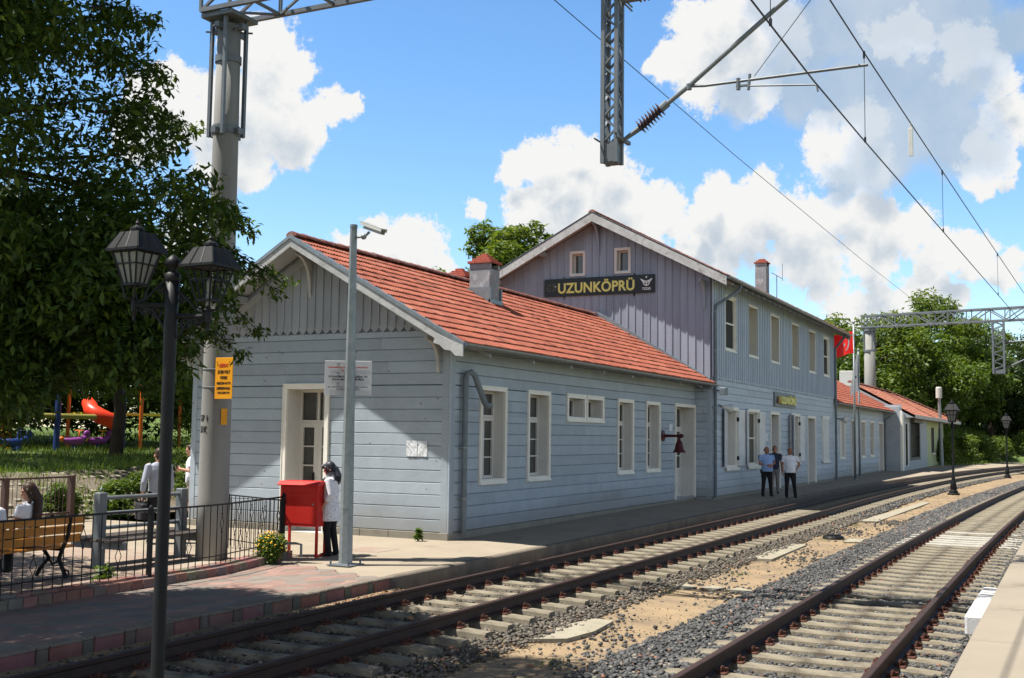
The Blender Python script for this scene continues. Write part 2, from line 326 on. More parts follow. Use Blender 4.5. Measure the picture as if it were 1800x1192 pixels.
# ------------------------------------------------------------------ sky: cumulus banks as (azimuth, elevation, radius) in degrees
CLOUD_W = [(38.87,18.34,1.78),(37.99,17.47,1.29),(40.42,18.87,1.44),(43.35,16.49,1.44),(44.39,15.73,1.58),(42.35,15.25,2.01),(40.31,15.69,2.44),(38.35,15.29,2.01),(37.47,14.39,1.58),(35.53,15.87,0.98),(34.82,16.32,0.57),(40.79,13.49,2.01),(39.66,12.74,1.29),(36.37,15.27,1.01),(44.86,14.23,1.72),(42.17,10.25,0.86),(42.79,8.98,1.15),(31.66,10.17,1.21),(31.06,9.19,1.72),(33.67,10.25,0.86),(32.79,9.43,1.72),(29.89,8.36,1.15),(34.49,9.09,1.15),(28.32,11.24,0.57),(23.58,14.53,1.29),(25.03,13.96,1.29),(26.34,13.53,1.15),(22.11,13.27,1.72),(24.0,12.99,1.72),(20.66,11.85,1.72),(18.93,11.69,1.29),(21.81,11.58,2.3),(25.0,11.29,2.01),(18.36,10.7,1.15),(23.25,10.44,2.3),(20.07,10.44,1.72),(16.64,19.7,2.01),(18.08,18.42,1.29),(18.94,18.17,0.86),(15.22,18.31,2.15),(16.36,17.28,1.72),(14.1,16.91,1.44),(15.21,20.68,1.72),(13.52,19.54,2.3),(7.79,18.72,0.86),(6.74,18.75,1.15),(4.17,17.98,1.72),(2.95,16.58,1.29),(2.25,14.98,1.15),(10.66,15.25,1.01),(10.26,14.02,1.72),(8.91,15.01,1.44),(3.27,13.41,1.15),(3.79,12.28,1.15),(8.67,12.86,1.72),(2.79,12.98,0.72),(16.37,11.79,1.29),(13.85,11.44,1.72),(16.94,10.68,1.15),(14.97,10.36,2.01),(12.2,10.56,2.01),(10.3,10.9,1.72),(8.44,10.42,1.72),(6.89,9.81,1.44),(5.36,8.93,1.29),(3.87,8.46,1.15),(16.66,9.27,1.72),(11.67,9.16,2.01),(8.73,8.8,1.72),(5.89,8.15,0.86),(5.91,6.94,1.29),(6.94,6.3,1.44),(9.55,6.35,1.29),(7.97,6.86,0.86),(4.65,6.77,0.86),(10.88,7.21,1.15),(2.66,7.75,0.86)]
CLOUD_G = [(11.57,19.41,2.58),(9.38,19.76,2.84),(6.71,20.02,2.58),(4.15,19.23,2.58),(1.92,18.47,2.32),(12.14,17.34,2.32),(9.96,16.67,2.07),(7.82,17.04,2.07),(5.48,16.57,2.58),(6.8,14.86,2.84),(4.76,13.92,2.32),(7.87,13.35,2.07),(10.01,12.39,1.38),(14.94,16.55,1.3),(13.51,20.84,1.55)]
SUNDIR = Vector((-1.2, 2, 5)).normalized()          # towards the sun
SUN_EL = math.asin(SUNDIR.z); SUN_AZ = atan2(SUNDIR.x, SUNDIR.y)   # clockwise from +Y
def make_world():
    w = bpy.data.worlds.new('World'); SC.world = w; w.use_nodes = True; nt = w.node_tree; L = nt.links.new
    bg = nt.nodes['Background']; bg.inputs['Strength'].default_value = SKY_STRENGTH
    def math_(op, a, b=None, c=None, **kw):
        m = _n(nt, 'ShaderNodeMath', operation=op, **kw)
        for i, v in enumerate((a, b, c)):
            if v is None: continue
            if isinstance(v, (int, float)): m.inputs[i].default_value = v
            else: L(v, m.inputs[i])
        return m.outputs[0]
    def step(v, a, b, lo=0.0, hi=1.0):
        m = _n(nt, 'ShaderNodeMapRange', interpolation_type='SMOOTHSTEP'); L(v, m.inputs['Value']); _in(m, From_Min=a, From_Max=b, To_Min=lo, To_Max=hi); return m.outputs[0]
    def mixc(f, a, b):
        m = _n(nt, 'ShaderNodeMix', data_type='RGBA'); L(f, m.inputs[0])
        for i, v in ((6, a), (7, b)):
            if isinstance(v, tuple): m.inputs[i].default_value = v
            else: L(v, m.inputs[i])
        return m.outputs[2]
    V = lambda c: C4([x * CLOUD_V for x in c])
    sky = _n(nt, 'ShaderNodeTexSky', sky_type='NISHITA'); sky.sun_disc = False; sky.sun_elevation = SUN_EL; sky.sun_rotation = SUN_AZ
    sky.altitude = 20; sky.air_density = 1.0; sky.dust_density = .3; sky.ozone_density = 2.0
    tc = _n(nt, 'ShaderNodeTexCoord'); nrm = _n(nt, 'ShaderNodeVectorMath', operation='NORMALIZE'); L(tc.outputs['Generated'], nrm.inputs[0])
    # sky gain shaped for fill light: dimmed overhead, paler and brighter in the west
    sp = _n(nt, 'ShaderNodeSeparateXYZ'); L(nrm.outputs[0], sp.inputs[0])
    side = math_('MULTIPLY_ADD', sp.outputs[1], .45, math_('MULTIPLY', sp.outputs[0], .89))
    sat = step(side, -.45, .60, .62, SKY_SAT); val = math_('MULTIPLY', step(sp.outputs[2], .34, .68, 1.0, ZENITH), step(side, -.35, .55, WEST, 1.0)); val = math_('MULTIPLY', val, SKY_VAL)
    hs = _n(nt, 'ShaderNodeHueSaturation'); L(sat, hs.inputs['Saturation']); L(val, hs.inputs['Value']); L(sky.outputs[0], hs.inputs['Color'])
    def noise(scale, detail, rough=.6, off=0):
        no = _n(nt, 'ShaderNodeTexNoise'); _in(no, Scale=scale, Detail=detail, Roughness=rough)
        if off:
            a = _n(nt, 'ShaderNodeVectorMath', operation='ADD'); a.inputs[1].default_value = (off, off * .7, off * .3); L(nrm.outputs[0], a.inputs[0]); L(a.outputs[0], no.inputs['Vector'])
        else: L(nrm.outputs[0], no.inputs['Vector'])
        return no
    # billow the direction with noise so the puffs get ragged edges
    def warp(src, scale, detail, amp):
        n1 = noise(scale, detail, .62); sub = _n(nt, 'ShaderNodeVectorMath', operation='SUBTRACT'); sub.inputs[1].default_value = (.5, .5, .5); L(n1.outputs['Color'], sub.inputs[0])
        sc = _n(nt, 'ShaderNodeVectorMath', operation='SCALE'); sc.inputs['Scale'].default_value = amp; L(sub.outputs[0], sc.inputs[0])
        ad = _n(nt, 'ShaderNodeVectorMath', operation='ADD'); L(src, ad.inputs[0]); L(sc.outputs[0], ad.inputs[1]); return ad.outputs[0]
    d1 = warp(warp(nrm.outputs[0], 13, 3.0, .040), 40, 6.0, .026)
    def field(blobs, vec):
        cur = None
        for az, el, r in blobs:
            a, e = radians(az), radians(el); c = (cos(e) * cos(a), cos(e) * sin(a), sin(e))
            d = _n(nt, 'ShaderNodeVectorMath', operation='DISTANCE'); L(vec, d.inputs[0]); d.inputs[1].default_value = c
            k_ = math_('MULTIPLY_ADD', d.outputs['Value'], -1 / radians(r), 1.0)
            cur = k_ if cur is None else math_('SMOOTH_MAX', cur, k_, .18)
        return cur
    fw, fg = field(CLOUD_W, d1), field(CLOUD_G, d1)
    nf = noise(70, 11.0, .72).outputs['Fac']; ng = noise(11, 7.0, .62, 3.1).outputs['Fac']; nd = noise(30, 9.0, .62, 1.7).outputs['Fac']
    aw = step(math_('MULTIPLY_ADD', nf, 1.5, fw), .70, 1.02); ag = step(math_('MULTIPLY_ADD', ng, 1.3, fg), .62, 1.15)
    # sunlit tops towards the sun, blue grey bellies
    up = _n(nt, 'ShaderNodeVectorMath', operation='ADD'); up.inputs[1].default_value = (.004, .008, .030); L(d1, up.inputs[0]); f2 = field(CLOUD_W, up.outputs[0])   # how much cloud lies above: bellies go grey, tops stay bright
    core_ = step(math_('MULTIPLY_ADD', nd, .9, f2), .55, 1.25)
    wh = mixc(core_, V((1.10, 1.10, 1.08)), V((.66, .75, .85)))
    gcol = mixc(step(ng, .30, .70), V((.52, .65, .79)), V((.72, .80, .87)))
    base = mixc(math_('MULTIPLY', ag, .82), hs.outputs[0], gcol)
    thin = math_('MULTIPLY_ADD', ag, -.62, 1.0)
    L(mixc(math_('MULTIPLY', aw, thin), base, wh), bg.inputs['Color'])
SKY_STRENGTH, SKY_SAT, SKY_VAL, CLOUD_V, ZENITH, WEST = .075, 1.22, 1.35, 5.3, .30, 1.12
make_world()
sd = bpy.data.lights.new('sun', 'SUN'); sd.energy = 5.0; sd.angle = radians(.53); sd.color = (1, .955, .88)
so = bpy.data.objects.new('sun', sd); COL.objects.link(so); so.location = (0, 0, 60); so.rotation_euler = (-SUNDIR).to_track_quat('-Z', 'Y').to_euler()

CAMZ = 2.03
cd = bpy.data.cameras.new('camera'); cam = bpy.data.objects.new('camera', cd); COL.objects.link(cam); SC.camera = cam
cd.sensor_width = 36; cd.lens = 39.9; cd.clip_end = 2000; cd.clip_start = .05
cr, cdn, cf = Vector((.44316883, -.89634769, .01273644)), Vector((.08075773, .02576982, -.99640057)), Vector((.89279313, .44260224, .08380738))
Mx = Matrix((cr, -cdn, -cf)).transposed(); cam.matrix_world = Matrix.Translation((0, 0, CAMZ)) @ Mx.to_4x4()
cd.dof.use_dof = True; cd.dof.focus_distance = 27; cd.dof.aperture_fstop = 6.3
SC.view_settings.view_transform = 'Standard'; SC.view_settings.look = 'None'; SC.view_settings.exposure = 1.08; SC.view_settings.gamma = 1
SC.cycles.use_denoising = True; SC.cycles.max_bounces = 8; SC.cycles.diffuse_bounces = 3; SC.cycles.transparent_max_bounces = 8; SC.cycles.caustics_reflective = False; SC.cycles.caustics_refractive = False
SC.cycles.sample_clamp_indirect = 6

# ------------------------------------------------------------------ the ground
RT = -.10                                              # rail top
def bend1(x): return max(0, x - 40.4) ** 2 / 976 if x < 170 else 17.2 + (x - 170) * .2656
def bend2(x): return max(0, x - 15.0) ** 2 / 2000 if x < 170 else 12.0 + (x - 170) * .155
def t1(x): return 7.50 - bend1(x)
def t2(x): return 2.50 - (bend2(x) if x < 115 else bend2(115) + (bend1(x) - bend1(115)) )
def strip(name, m, xs, ya, yb, za, zb, ny=1, kind='structure', jitter=0):
    """sheet between two curves y=ya(x), y=yb(x)"""
    V = []; F = []
    for i, x in enumerate(xs):
        for j in range(ny + 1):
            t = j / ny; z = za(x) * (1 - t) + zb(x) * t
            if jitter and 0 < j < ny: z += (sin(x * 1.7 + j * 2.1) + sin(x * .63 - j * 1.3)) * jitter
            V.append((x, ya(x) * (1 - t) + yb(x) * t, z))
    for i in range(len(xs) - 1):
        for j in range(ny): a = i * (ny + 1) + j; F.append((a, a + ny + 1, a + ny + 2, a + 1))
    me = bpy.data.meshes.new(name); me.from_pydata(V, [], F); me.update(); me.polygons.foreach_set('use_smooth', [True] * len(F))
    return tag(link(me, name, m), kind=kind)
k = lambda z: (lambda x: z)
def fr(a, b, s):
    out = []; x = a
    while x < b: out.append(x); x += s
    return out + [b]
gm = MB(); gm.face([(-900, -900, -.50), (1500, -900, -.50), (1500, 900, -.50), (-900, 900, -.50)]); tag(gm.build('ground', 'hill_green'), kind='structure')
XS = fr(-12, 190, 2.0)
strip('track_soil', 'soil', XS, lambda x: t1(x) + 2.2, lambda x: t2(x) - 14, k(-.40), k(-.40), 12, jitter=.012)
strip('ballast_bed', 'ballast_bed', XS, lambda x: t2(x) + 1.75 + .2 * sin(x * .9), lambda x: t2(x) - 1.9, k(-.385), k(-.385), 4)
strip('ballast_bed', 'ballast_bed', XS, lambda x: t1(x) + .95, lambda x: t1(x) - 1.05 + .12 * sin(x * 1.3), k(-.38), k(-.385), 3)

# the station platform: kerb edge at -0.10, rising gently to the wall
def pe(x): return 9.12 - bend1(x) * .98 - (max(0, x - 70) * .004)
def wallz(x): return -.10 + .10 * min(1, max(0, (x - 20) / 14))
PX = fr(13.8, 20, .62) + fr(20.5, 118, 1.5)
def pb(x): return 21.5 if x < 20 else 12.2 if x < 120 else 9
strip('platform', 'platform_concrete', [x for x in PX if x <= 20], lambda x: pe(x) + .02, lambda x: 22.0, lambda x: -.10 if x > 15.3 else -.118, lambda x: -.10 if x > 15.3 else -.118, 8)
strip('platform', 'platform_concrete', [x for x in PX if x >= 20], lambda x: pe(x) + .02, lambda x: 11.9 if x < 97 else 11.9 - (x - 97) * .25, k(-.10), wallz, 3)
kb = MB(); x = 14.6
while x < 117:
    L_ = .98 if x > 16 else .98; x1 = x + L_
    for (a, b, z0, z1, o0) in ((x + .004, x1 - .004, -.42, -.093, 0),):
        y0, y1 = pe(a) - .004, pe(b) - .004; w = .16
        kb.mesh([(a, y0, z0), (b, y1, z0), (b, y1 + w, z0), (a, y0 + w, z0), (a, y0, z1 - .02), (b, y1, z1 - .02), (b, y1 + w, z1), (a, y0 + w, z1), (a, y0 + .02, z1), (b, y1 + .02, z1)],
                [(0, 1, 5, 4), (4, 5, 9, 8), (8, 9, 6, 7), (1, 2, 6, 5), (3, 0, 4, 7)])
    x = x1
tag(kb.build('kerb', 'platform_kerb'), kind='structure')

# interlocking pink and grey pavers in front of the iron fence
def pav_far(x): return 11.30 if x < 13.4 else 11.30 + (x - 13.4) * .27
pv = MB(); rx, ry = .190, .172
def pav_right(y): return 14.15 + (y - 9.12) * .42
col_ = 0; x = 2.6
while x < 15.6:
    y = 9.24 + (ry if col_ % 2 else 0)
    while y < 12.1:
        if y < pav_far(x) + .10 and x < pav_right(y):
            g = random.random(); c = (.255, .165, .135) if g > .45 else (.195, .165, .14)
            f = random.uniform(.85, 1.08); c = tuple(q * f for q in c); z = -.10 + random.uniform(-.002, .003); gp = .009; n = 20
            # ogee outline: bulging sides, pinched tips that interlock with the next column
            out_ = []
            for i in range(n):
                a_ = 2 * pi * i / n; ca, sa = cos(a_), sin(a_); w = abs(ca) ** 1.5 * (1 if ca > 0 else -1); out_.append(((rx * 1.26 - gp) * w * (1 - .10 * abs(sin(2 * a_))), (ry - gp) * (abs(sa) ** .72) * (1 if sa > 0 else -1)))
            lo = [(x + p, max(9.245, y + q), z - .05) for p, q in out_]; mi_ = [(x + p, max(9.245, y + q), z - .007) for p, q in out_]; hi = [(x + p * .96, max(9.248, y + q * .96), z) for p, q in out_]
            pv.mesh(lo + mi_ + hi, [(i, (i + 1) % n, n + (i + 1) % n, n + i) for i in range(n)] + [(n + i, n + (i + 1) % n, 2 * n + (i + 1) % n, 2 * n + i) for i in range(n)] + [tuple(range(2 * n, 3 * n))], c)
        y += 2 * ry
    x += rx * 1.04; col_ += 1
tag(pv.build('pavement', 'paver'), kind='structure')
bd = MB(); bd.face([(2, 9.18, -.112), (14.3, 9.18, -.112), (15.5, 12.2, -.112), (2, 12.2, -.112)]); tag(bd.build('pavement_bed', 'plinth'), kind='structure')
kp = MB(); x = 2.4; i = 0
while x < 14.45:
    c = (.225, .115, .095) if i % 2 == 0 else (.135, .112, .09)
    c = tuple(q * random.uniform(.85, 1.1) for q in c); dz = random.uniform(-.008, .006); dy = random.uniform(-.008, .008)
    L_ = .42 if i % 2 == 0 else .16
    kp.bbox(x + .006, x + L_ - .006, 9.10 + dy, 9.24, -.44, -.115 + dz, .012, c); kp.bbox(x + .004, x + L_ - .004, 9.094 + dy, 9.245, -.114 + dz, -.085 + dz, .012, (.185, .155, .125)); x += L_; i += 1
tag(kp.build('kerb', 'kerb_stone'), kind='structure')
strip('track_soil', 'soil', fr(2, 14.6, .6), k(9.11), lambda x: t1(x) + .98 + .05 * sin(x * 2.3), k(-.255), k(-.30), 3, jitter=.008)
# low pink kerb under the iron fence, curving off at its right end
FENCE = [(6.0, 11.42), (9.0, 11.42), (11.97, 11.46), (13.4, 11.52), (14.6, 11.80), (15.75, 12.10)]
def along(P, t):
    """point and direction at arc length t of a polyline"""
    for (a, b) in zip(P, P[1:]):
        a, b = Vector((a[0], a[1])), Vector((b[0], b[1])); l = (b - a).length
        if t <= l: return a + (b - a) * (t / l), (b - a).normalized()
        t -= l
    return b, (b - a).normalized()
def plen(P): return sum((Vector(b) - Vector(a)).length for a, b in zip(P, P[1:]))
kf = MB(); t = 0; i = 0; FL = plen(FENCE)
while t < FL - .1:
    p, d = along(FENCE, t + .11); c = random.choice([(.27, .14, .11), (.235, .12, .095), (.19, .145, .115)]); c = tuple(q * random.uniform(.85, 1.1) for q in c)
    nrm_ = Vector((-d.y, d.x)); z1 = .045 + random.uniform(-.006, .006)
    for (o, zz, hw) in ((-.05, -.03, .10), (.06, .0, .085)):
        q = p + nrm_ * o; kf.obox((q.x, q.y, (z1 + zz - .2) / 2), (d.x, d.y, 0), (nrm_.x, nrm_.y, 0), (0, 0, 1), .103, hw, (z1 + zz + .2) / 2, c)
    t += .22; i += 1
tag(kf.build('kerb', 'kerb_stone'), kind='structure')
pz = MB()
pz.face([(2, 11.5, -.106), (15.4, 11.9, -.106), (15.6, 21.2, -.106), (-6, 21.2, -.106)]); tag(pz.build('plaza', 'plaza_tile'), kind='structure')
# bank of open concrete grid rising to the playground lawn
def bank_top(x): return 23.9 + .02 * (x - 24)
GX = fr(-8, 60, 1.0)
strip('bank', 'stone_grid', GX, k(21.2), bank_top, k(-.10), k(.92), 6, jitter=.05)
lw = []
strip('lawn', 'grass_soil', GX, bank_top, k(70), k(.92), k(2.2), 10, jitter=.03)
gc = MB()
for (a, b) in ((24.1, 25.3), (25.33, 26.6), (26.63, 27.9)): gc.bbox(a, b, bank_top(a) - .16, bank_top(a) + .02, .72, .985, .02)
tag(gc.build('lawn_kerb', 'slab_pale'), kind='structure')
gs = MB()   # rows of grid stones lying on the bank
for r in range(9):
    for c in range(70):
        x = 17 + c * .30 + (r % 2) * .15; yy = 21.5 + r * .27
        if random.random() < .30 or x > 31: continue
        z = -.10 + (yy - 21.2) / 2.7 * 1.02 + .02
        gs.obox((x, yy, z), (1, .15, 0), (0, 1, .38), (0, -.38, 1), .10, .055, .035)
tag(gs.build('bank_stones', 'slab_pale'), kind='stuff')

# hillside behind the bend of the line, and the near platform the picture was taken from
hv = []; hf = []; nx, ny = 40, 30
for i in range(nx + 1):
    for j in range(ny + 1):
        x = 98 + i * 4.0; yy = -70 + j * 6.0
        d = (yy - (t1(x) + 5.5)); d2 = x - 150
        h = 0
        if d > 0: h = 5.0 * (1 - math.exp(-d / 6.0)) * min(1, max(0, (x - 98) / 14))
        h2 = 7.0 * (1 - math.exp(-max(0, -(yy - (t2(x) - 9))) / 9.0)) * min(1, max(0, (x - 98) / 30))
        h = max(h, h2) + .5 * sin(x * .31) * sin(yy * .27) * min(1, max(0, h))
        hv.append((x, yy, -.42 + h))
for i in range(nx):
    for j in range(ny): a = i * (ny + 1) + j; hf.append((a, a + ny + 1, a + ny + 2, a + 1))
me = bpy.data.meshes.new('hill'); me.from_pydata(hv, [], hf); me.update(); me.polygons.foreach_set('use_smooth', [True] * len(hf)); tag(link(me, 'hill', 'hill_green'), kind='structure')
npf = MB(); x = -6.0
while x < 60:
    def e(xx): return .82 - bend2(xx)
    for q0, q1, z0, z1, w, b in ((x + .003, x + 1.997, -.45, .43, .62, 0),):
        npf.mesh([(q0, e(q0), z0), (q1, e(q1), z0), (q1, e(q1) - w, z0), (q0, e(q0) - w, z0), (q0, e(q0), z1 - .03), (q1, e(q1), z1 - .03), (q1, e(q1) - w, z1), (q0, e(q0) - w, z1), (q0, e(q0) - .03, z1), (q1, e(q1) - .03, z1)],
                 [(0, 1, 5, 4), (4, 5, 9, 8), (8, 9, 6, 7), (1, 2, 6, 5), (3, 0, 4, 7)])
        npf.mesh([(q0, e(q0) - .626, z0), (q1, e(q1) - .626, z0), (q1, e(q1) - 4, z0), (q0, e(q0) - 4, z0), (q0, e(q0) - .626, z1 - .002), (q1, e(q1) - .626, z1 - .002), (q1, e(q1) - 4, z1), (q0, e(q0) - 4, z1)],
                 [(0, 1, 5, 4), (4, 5, 6, 7), (3, 0, 4, 7)])
    x += 2.0
tag(npf.build('near_platform', 'near_platform'), kind='structure')
wb = MB(); wb.bbox(14.95, 17.9, .835, 1.26, -.42, -.07, .03); solo(wb, 'concrete_block', 'white_block', 'white painted concrete block beside the near platform edge', 'concrete block', (16.4, 1.0, -.4))

# ------------------------------------------------------------------ the two tracks
def rail_mesh(f, off, x0, x1):
    prof = [(-.07, -.170), (.07, -.170), (.07, -.158), (.014, -.142), (.009, -.055), (.035, -.040), (.036, -.006), (.028, 0), (-.028, 0), (-.036, -.006), (-.035, -.040), (-.009, -.055), (-.014, -.142), (-.07, -.158)]
    b = MB(); xs = fr(x0, x1, 1.5); n = len(prof)
    for x in xs:
        h = .01; d = Vector((2 * h, f(x + h) - f(x - h))).normalized(); nn = Vector((-d.y, d.x))
        c = Vector((x, f(x))) + nn * off
        for (u, z) in prof: p = c + nn * u; b.v.append((p.x, p.y, RT + z))
    for i in range(len(xs) - 1):
        for j in range(n): j2 = (j + 1) % n; b.f.append((i * n + j, (i + 1) * n + j, (i + 1) * n + j2, i * n + j2)); b.c.append(None); b.mi.append(0)
    b.f.append(tuple(range(n))); b.c.append(None); b.mi.append(0)
    return b
def sleeper_mb(b, wht=0):
    """concrete sleeper along y, centred on the origin; ends higher under the rails"""
    z0, pr = RT - .42, []
    secs = [(-1.26, .14, .085, -.195), (-.95, .145, .09, -.178), (-.52, .145, .09, -.176), (-.36, .143, .084, -.181), (.36, .143, .084, -.181), (.52, .145, .09, -.176), (.95, .145, .09, -.178), (1.26, .14, .085, -.195)]
    n0 = len(b.v)
    for (y, wb_, wt, zt) in secs:
        for (dx, z) in ((-wb_, z0), (wb_, z0), (wt + .012, RT + zt - .02), (wt - .012, RT + zt), (-wt + .012, RT + zt), (-wt - .012, RT + zt - .02)): b.v.append((dx, y, z))
    for i in range(len(secs) - 1):
        for j in range(6): j2 = (j + 1) % 6; b.f.append((n0 + i * 6 + j, n0 + i * 6 + j2, n0 + i * 6 + 6 + j2, n0 + i * 6 + 6 + j)); b.c.append(None); b.mi.append(0)
    b.f.append(tuple(n0 + j for j in range(5, -1, -1))); b.f.append(tuple(n0 + (len(secs) - 1) * 6 + j for j in range(6))); b.c += [None, None]; b.mi += [0, 0]
def clip_mb(side):
    b = MB(); s = side
    b.bbox(-.075, .075, s * .11 - .055, s * .11 + .055, RT - .178, RT - .158, .006)
    b.bar((-.04, s * .085, RT - .155), (.04, s * .085, RT - .155), .05, .03)
    b.tube([(0, s * .115, RT - .16), (0, s * .115, RT - .10)], .013, 8); b.tube([(0, s * .115, RT - .135), (0, s * .115, RT - .112)], .026, 6)
    b.tube([(-.045, s * .075, RT - .15), (-.05, s * .055, RT - .125)], .010, 6); b.tube([(.045, s * .14, RT - .165), (.045, s * .14, RT - .125)], .022, 6)
    return b
def track(f, x0, x1, label, whites, nclip):
    root = thing('railway_track', label, 'railway track', (x0, f(x0), RT - .3))
    for off in (-.7525, .7525): rail_mesh(f, off, x0, x1).build('rail', 'rail_rust', root)
    proto = None; cl = []; i = 0; x = x0 + .3; far = MB(); ncl = 0
    while x < x1 - .2:
        ang = atan2(f(x + .05) - f(x - .05), .1); loc = Vector((x, f(x), 0)) - ORG[root.name]
        if i < 100:
            if proto is None:
                b = MB(); sleeper_mb(b); o = b.build('sleeper', 'sleeper', None); o.parent = root; proto = o
            else:
                o = bpy.data.objects.new('sleeper', proto.data if i not in whites else wmesh); COL.objects.link(o); o.parent = root
            if i == 0:
                wmesh = proto.data.copy(); wmesh.materials.clear(); wmesh.materials.append(MATS['white_sleeper'])
            o.location = loc + Vector((random.uniform(-.015, .015), random.uniform(-.02, .02), random.uniform(-.006, .004))); o.rotation_euler = (0, 0, ang + random.uniform(-.01, .01))
            if i in whites: o['label'] = 'white painted sleeper'
            if x > 5.5 and ncl < nclip:
                ncl += 1
                for off in (-.7525, .7525):
                    for s in (-1, 1):
                        if not cl: cl.extend([clip_mb(-1).build('rail_clip', 'clip_rust', None), clip_mb(1).build('rail_clip', 'clip_rust', None)]); used = set()
                        q = cl[0 if s < 0 else 1]
                        if s in used: q = q.copy(); COL.objects.link(q)
                        used.add(s); q.parent = o; q.location = (0, off, 0)
        else:
            b = MB(); sleeper_mb(b); R_ = Matrix.Rotation(ang, 4, 'Z')
            b.v = [tuple(R_ @ Vector(v) + Vector((x, f(x), 0))) for v in b.v]; far.mesh(b.v, b.f)
        i += 1; x += .60
    o = far.build('sleeper', 'sleeper', root); o['kind'] = 'stuff'
    return root
track(t1, 4.0, 168, 'rusty railway track running along the station platform kerb', (), 48)
track(t2, 3.0, 168, 'rusty railway track with clean grey ballast beside the near platform', (40, 41, 42, 43, 44, 46), 48)

# loose stones
def stones(name, P, S, cols, m='stone', kind='stuff'):
    n = len(P); base = np.array([(-1, -1, -1), (1, -1, -1), (1, 1, -1), (-1, 1, -1), (-1, -1, 1), (1, -1, 1), (1, 1, 1), (-1, 1, 1)], dtype=float) * .62
    fq = np.array([(0, 3, 2, 1), (4, 5, 6, 7), (0, 1, 5, 4), (1, 2, 6, 5), (2, 3, 7, 6), (3, 0, 4, 7)])
    V = base[None] * RNG.uniform(.55, 1.25, (n, 8, 3))
    a = RNG.uniform(0, 2 * pi, (n, 3)); ca, sa = np.cos(a), np.sin(a)
    x, y, z = V[..., 0], V[..., 1], V[..., 2]
    y, z = y * ca[:, :1] - z * sa[:, :1], y * sa[:, :1] + z * ca[:, :1]
    x, z = x * ca[:, 1:2] + z * sa[:, 1:2], -x * sa[:, 1:2] + z * ca[:, 1:2]
    x, y = x * ca[:, 2:3] - y * sa[:, 2:3], x * sa[:, 2:3] + y * ca[:, 2:3]
    V = np.stack([x, y, z * .72], -1) * S[:, None, None] + P[:, None, :]
    F = (fq[None] + (np.arange(n) * 8)[:, None, None]).reshape(-1, 4)
    return tag(np_mesh(name, V.reshape(-1, 3), F, m, None, np.repeat(cols, 6, axis=0)), kind=kind)
vt1, vt2 = np.vectorize(t1), np.vectorize(t2)
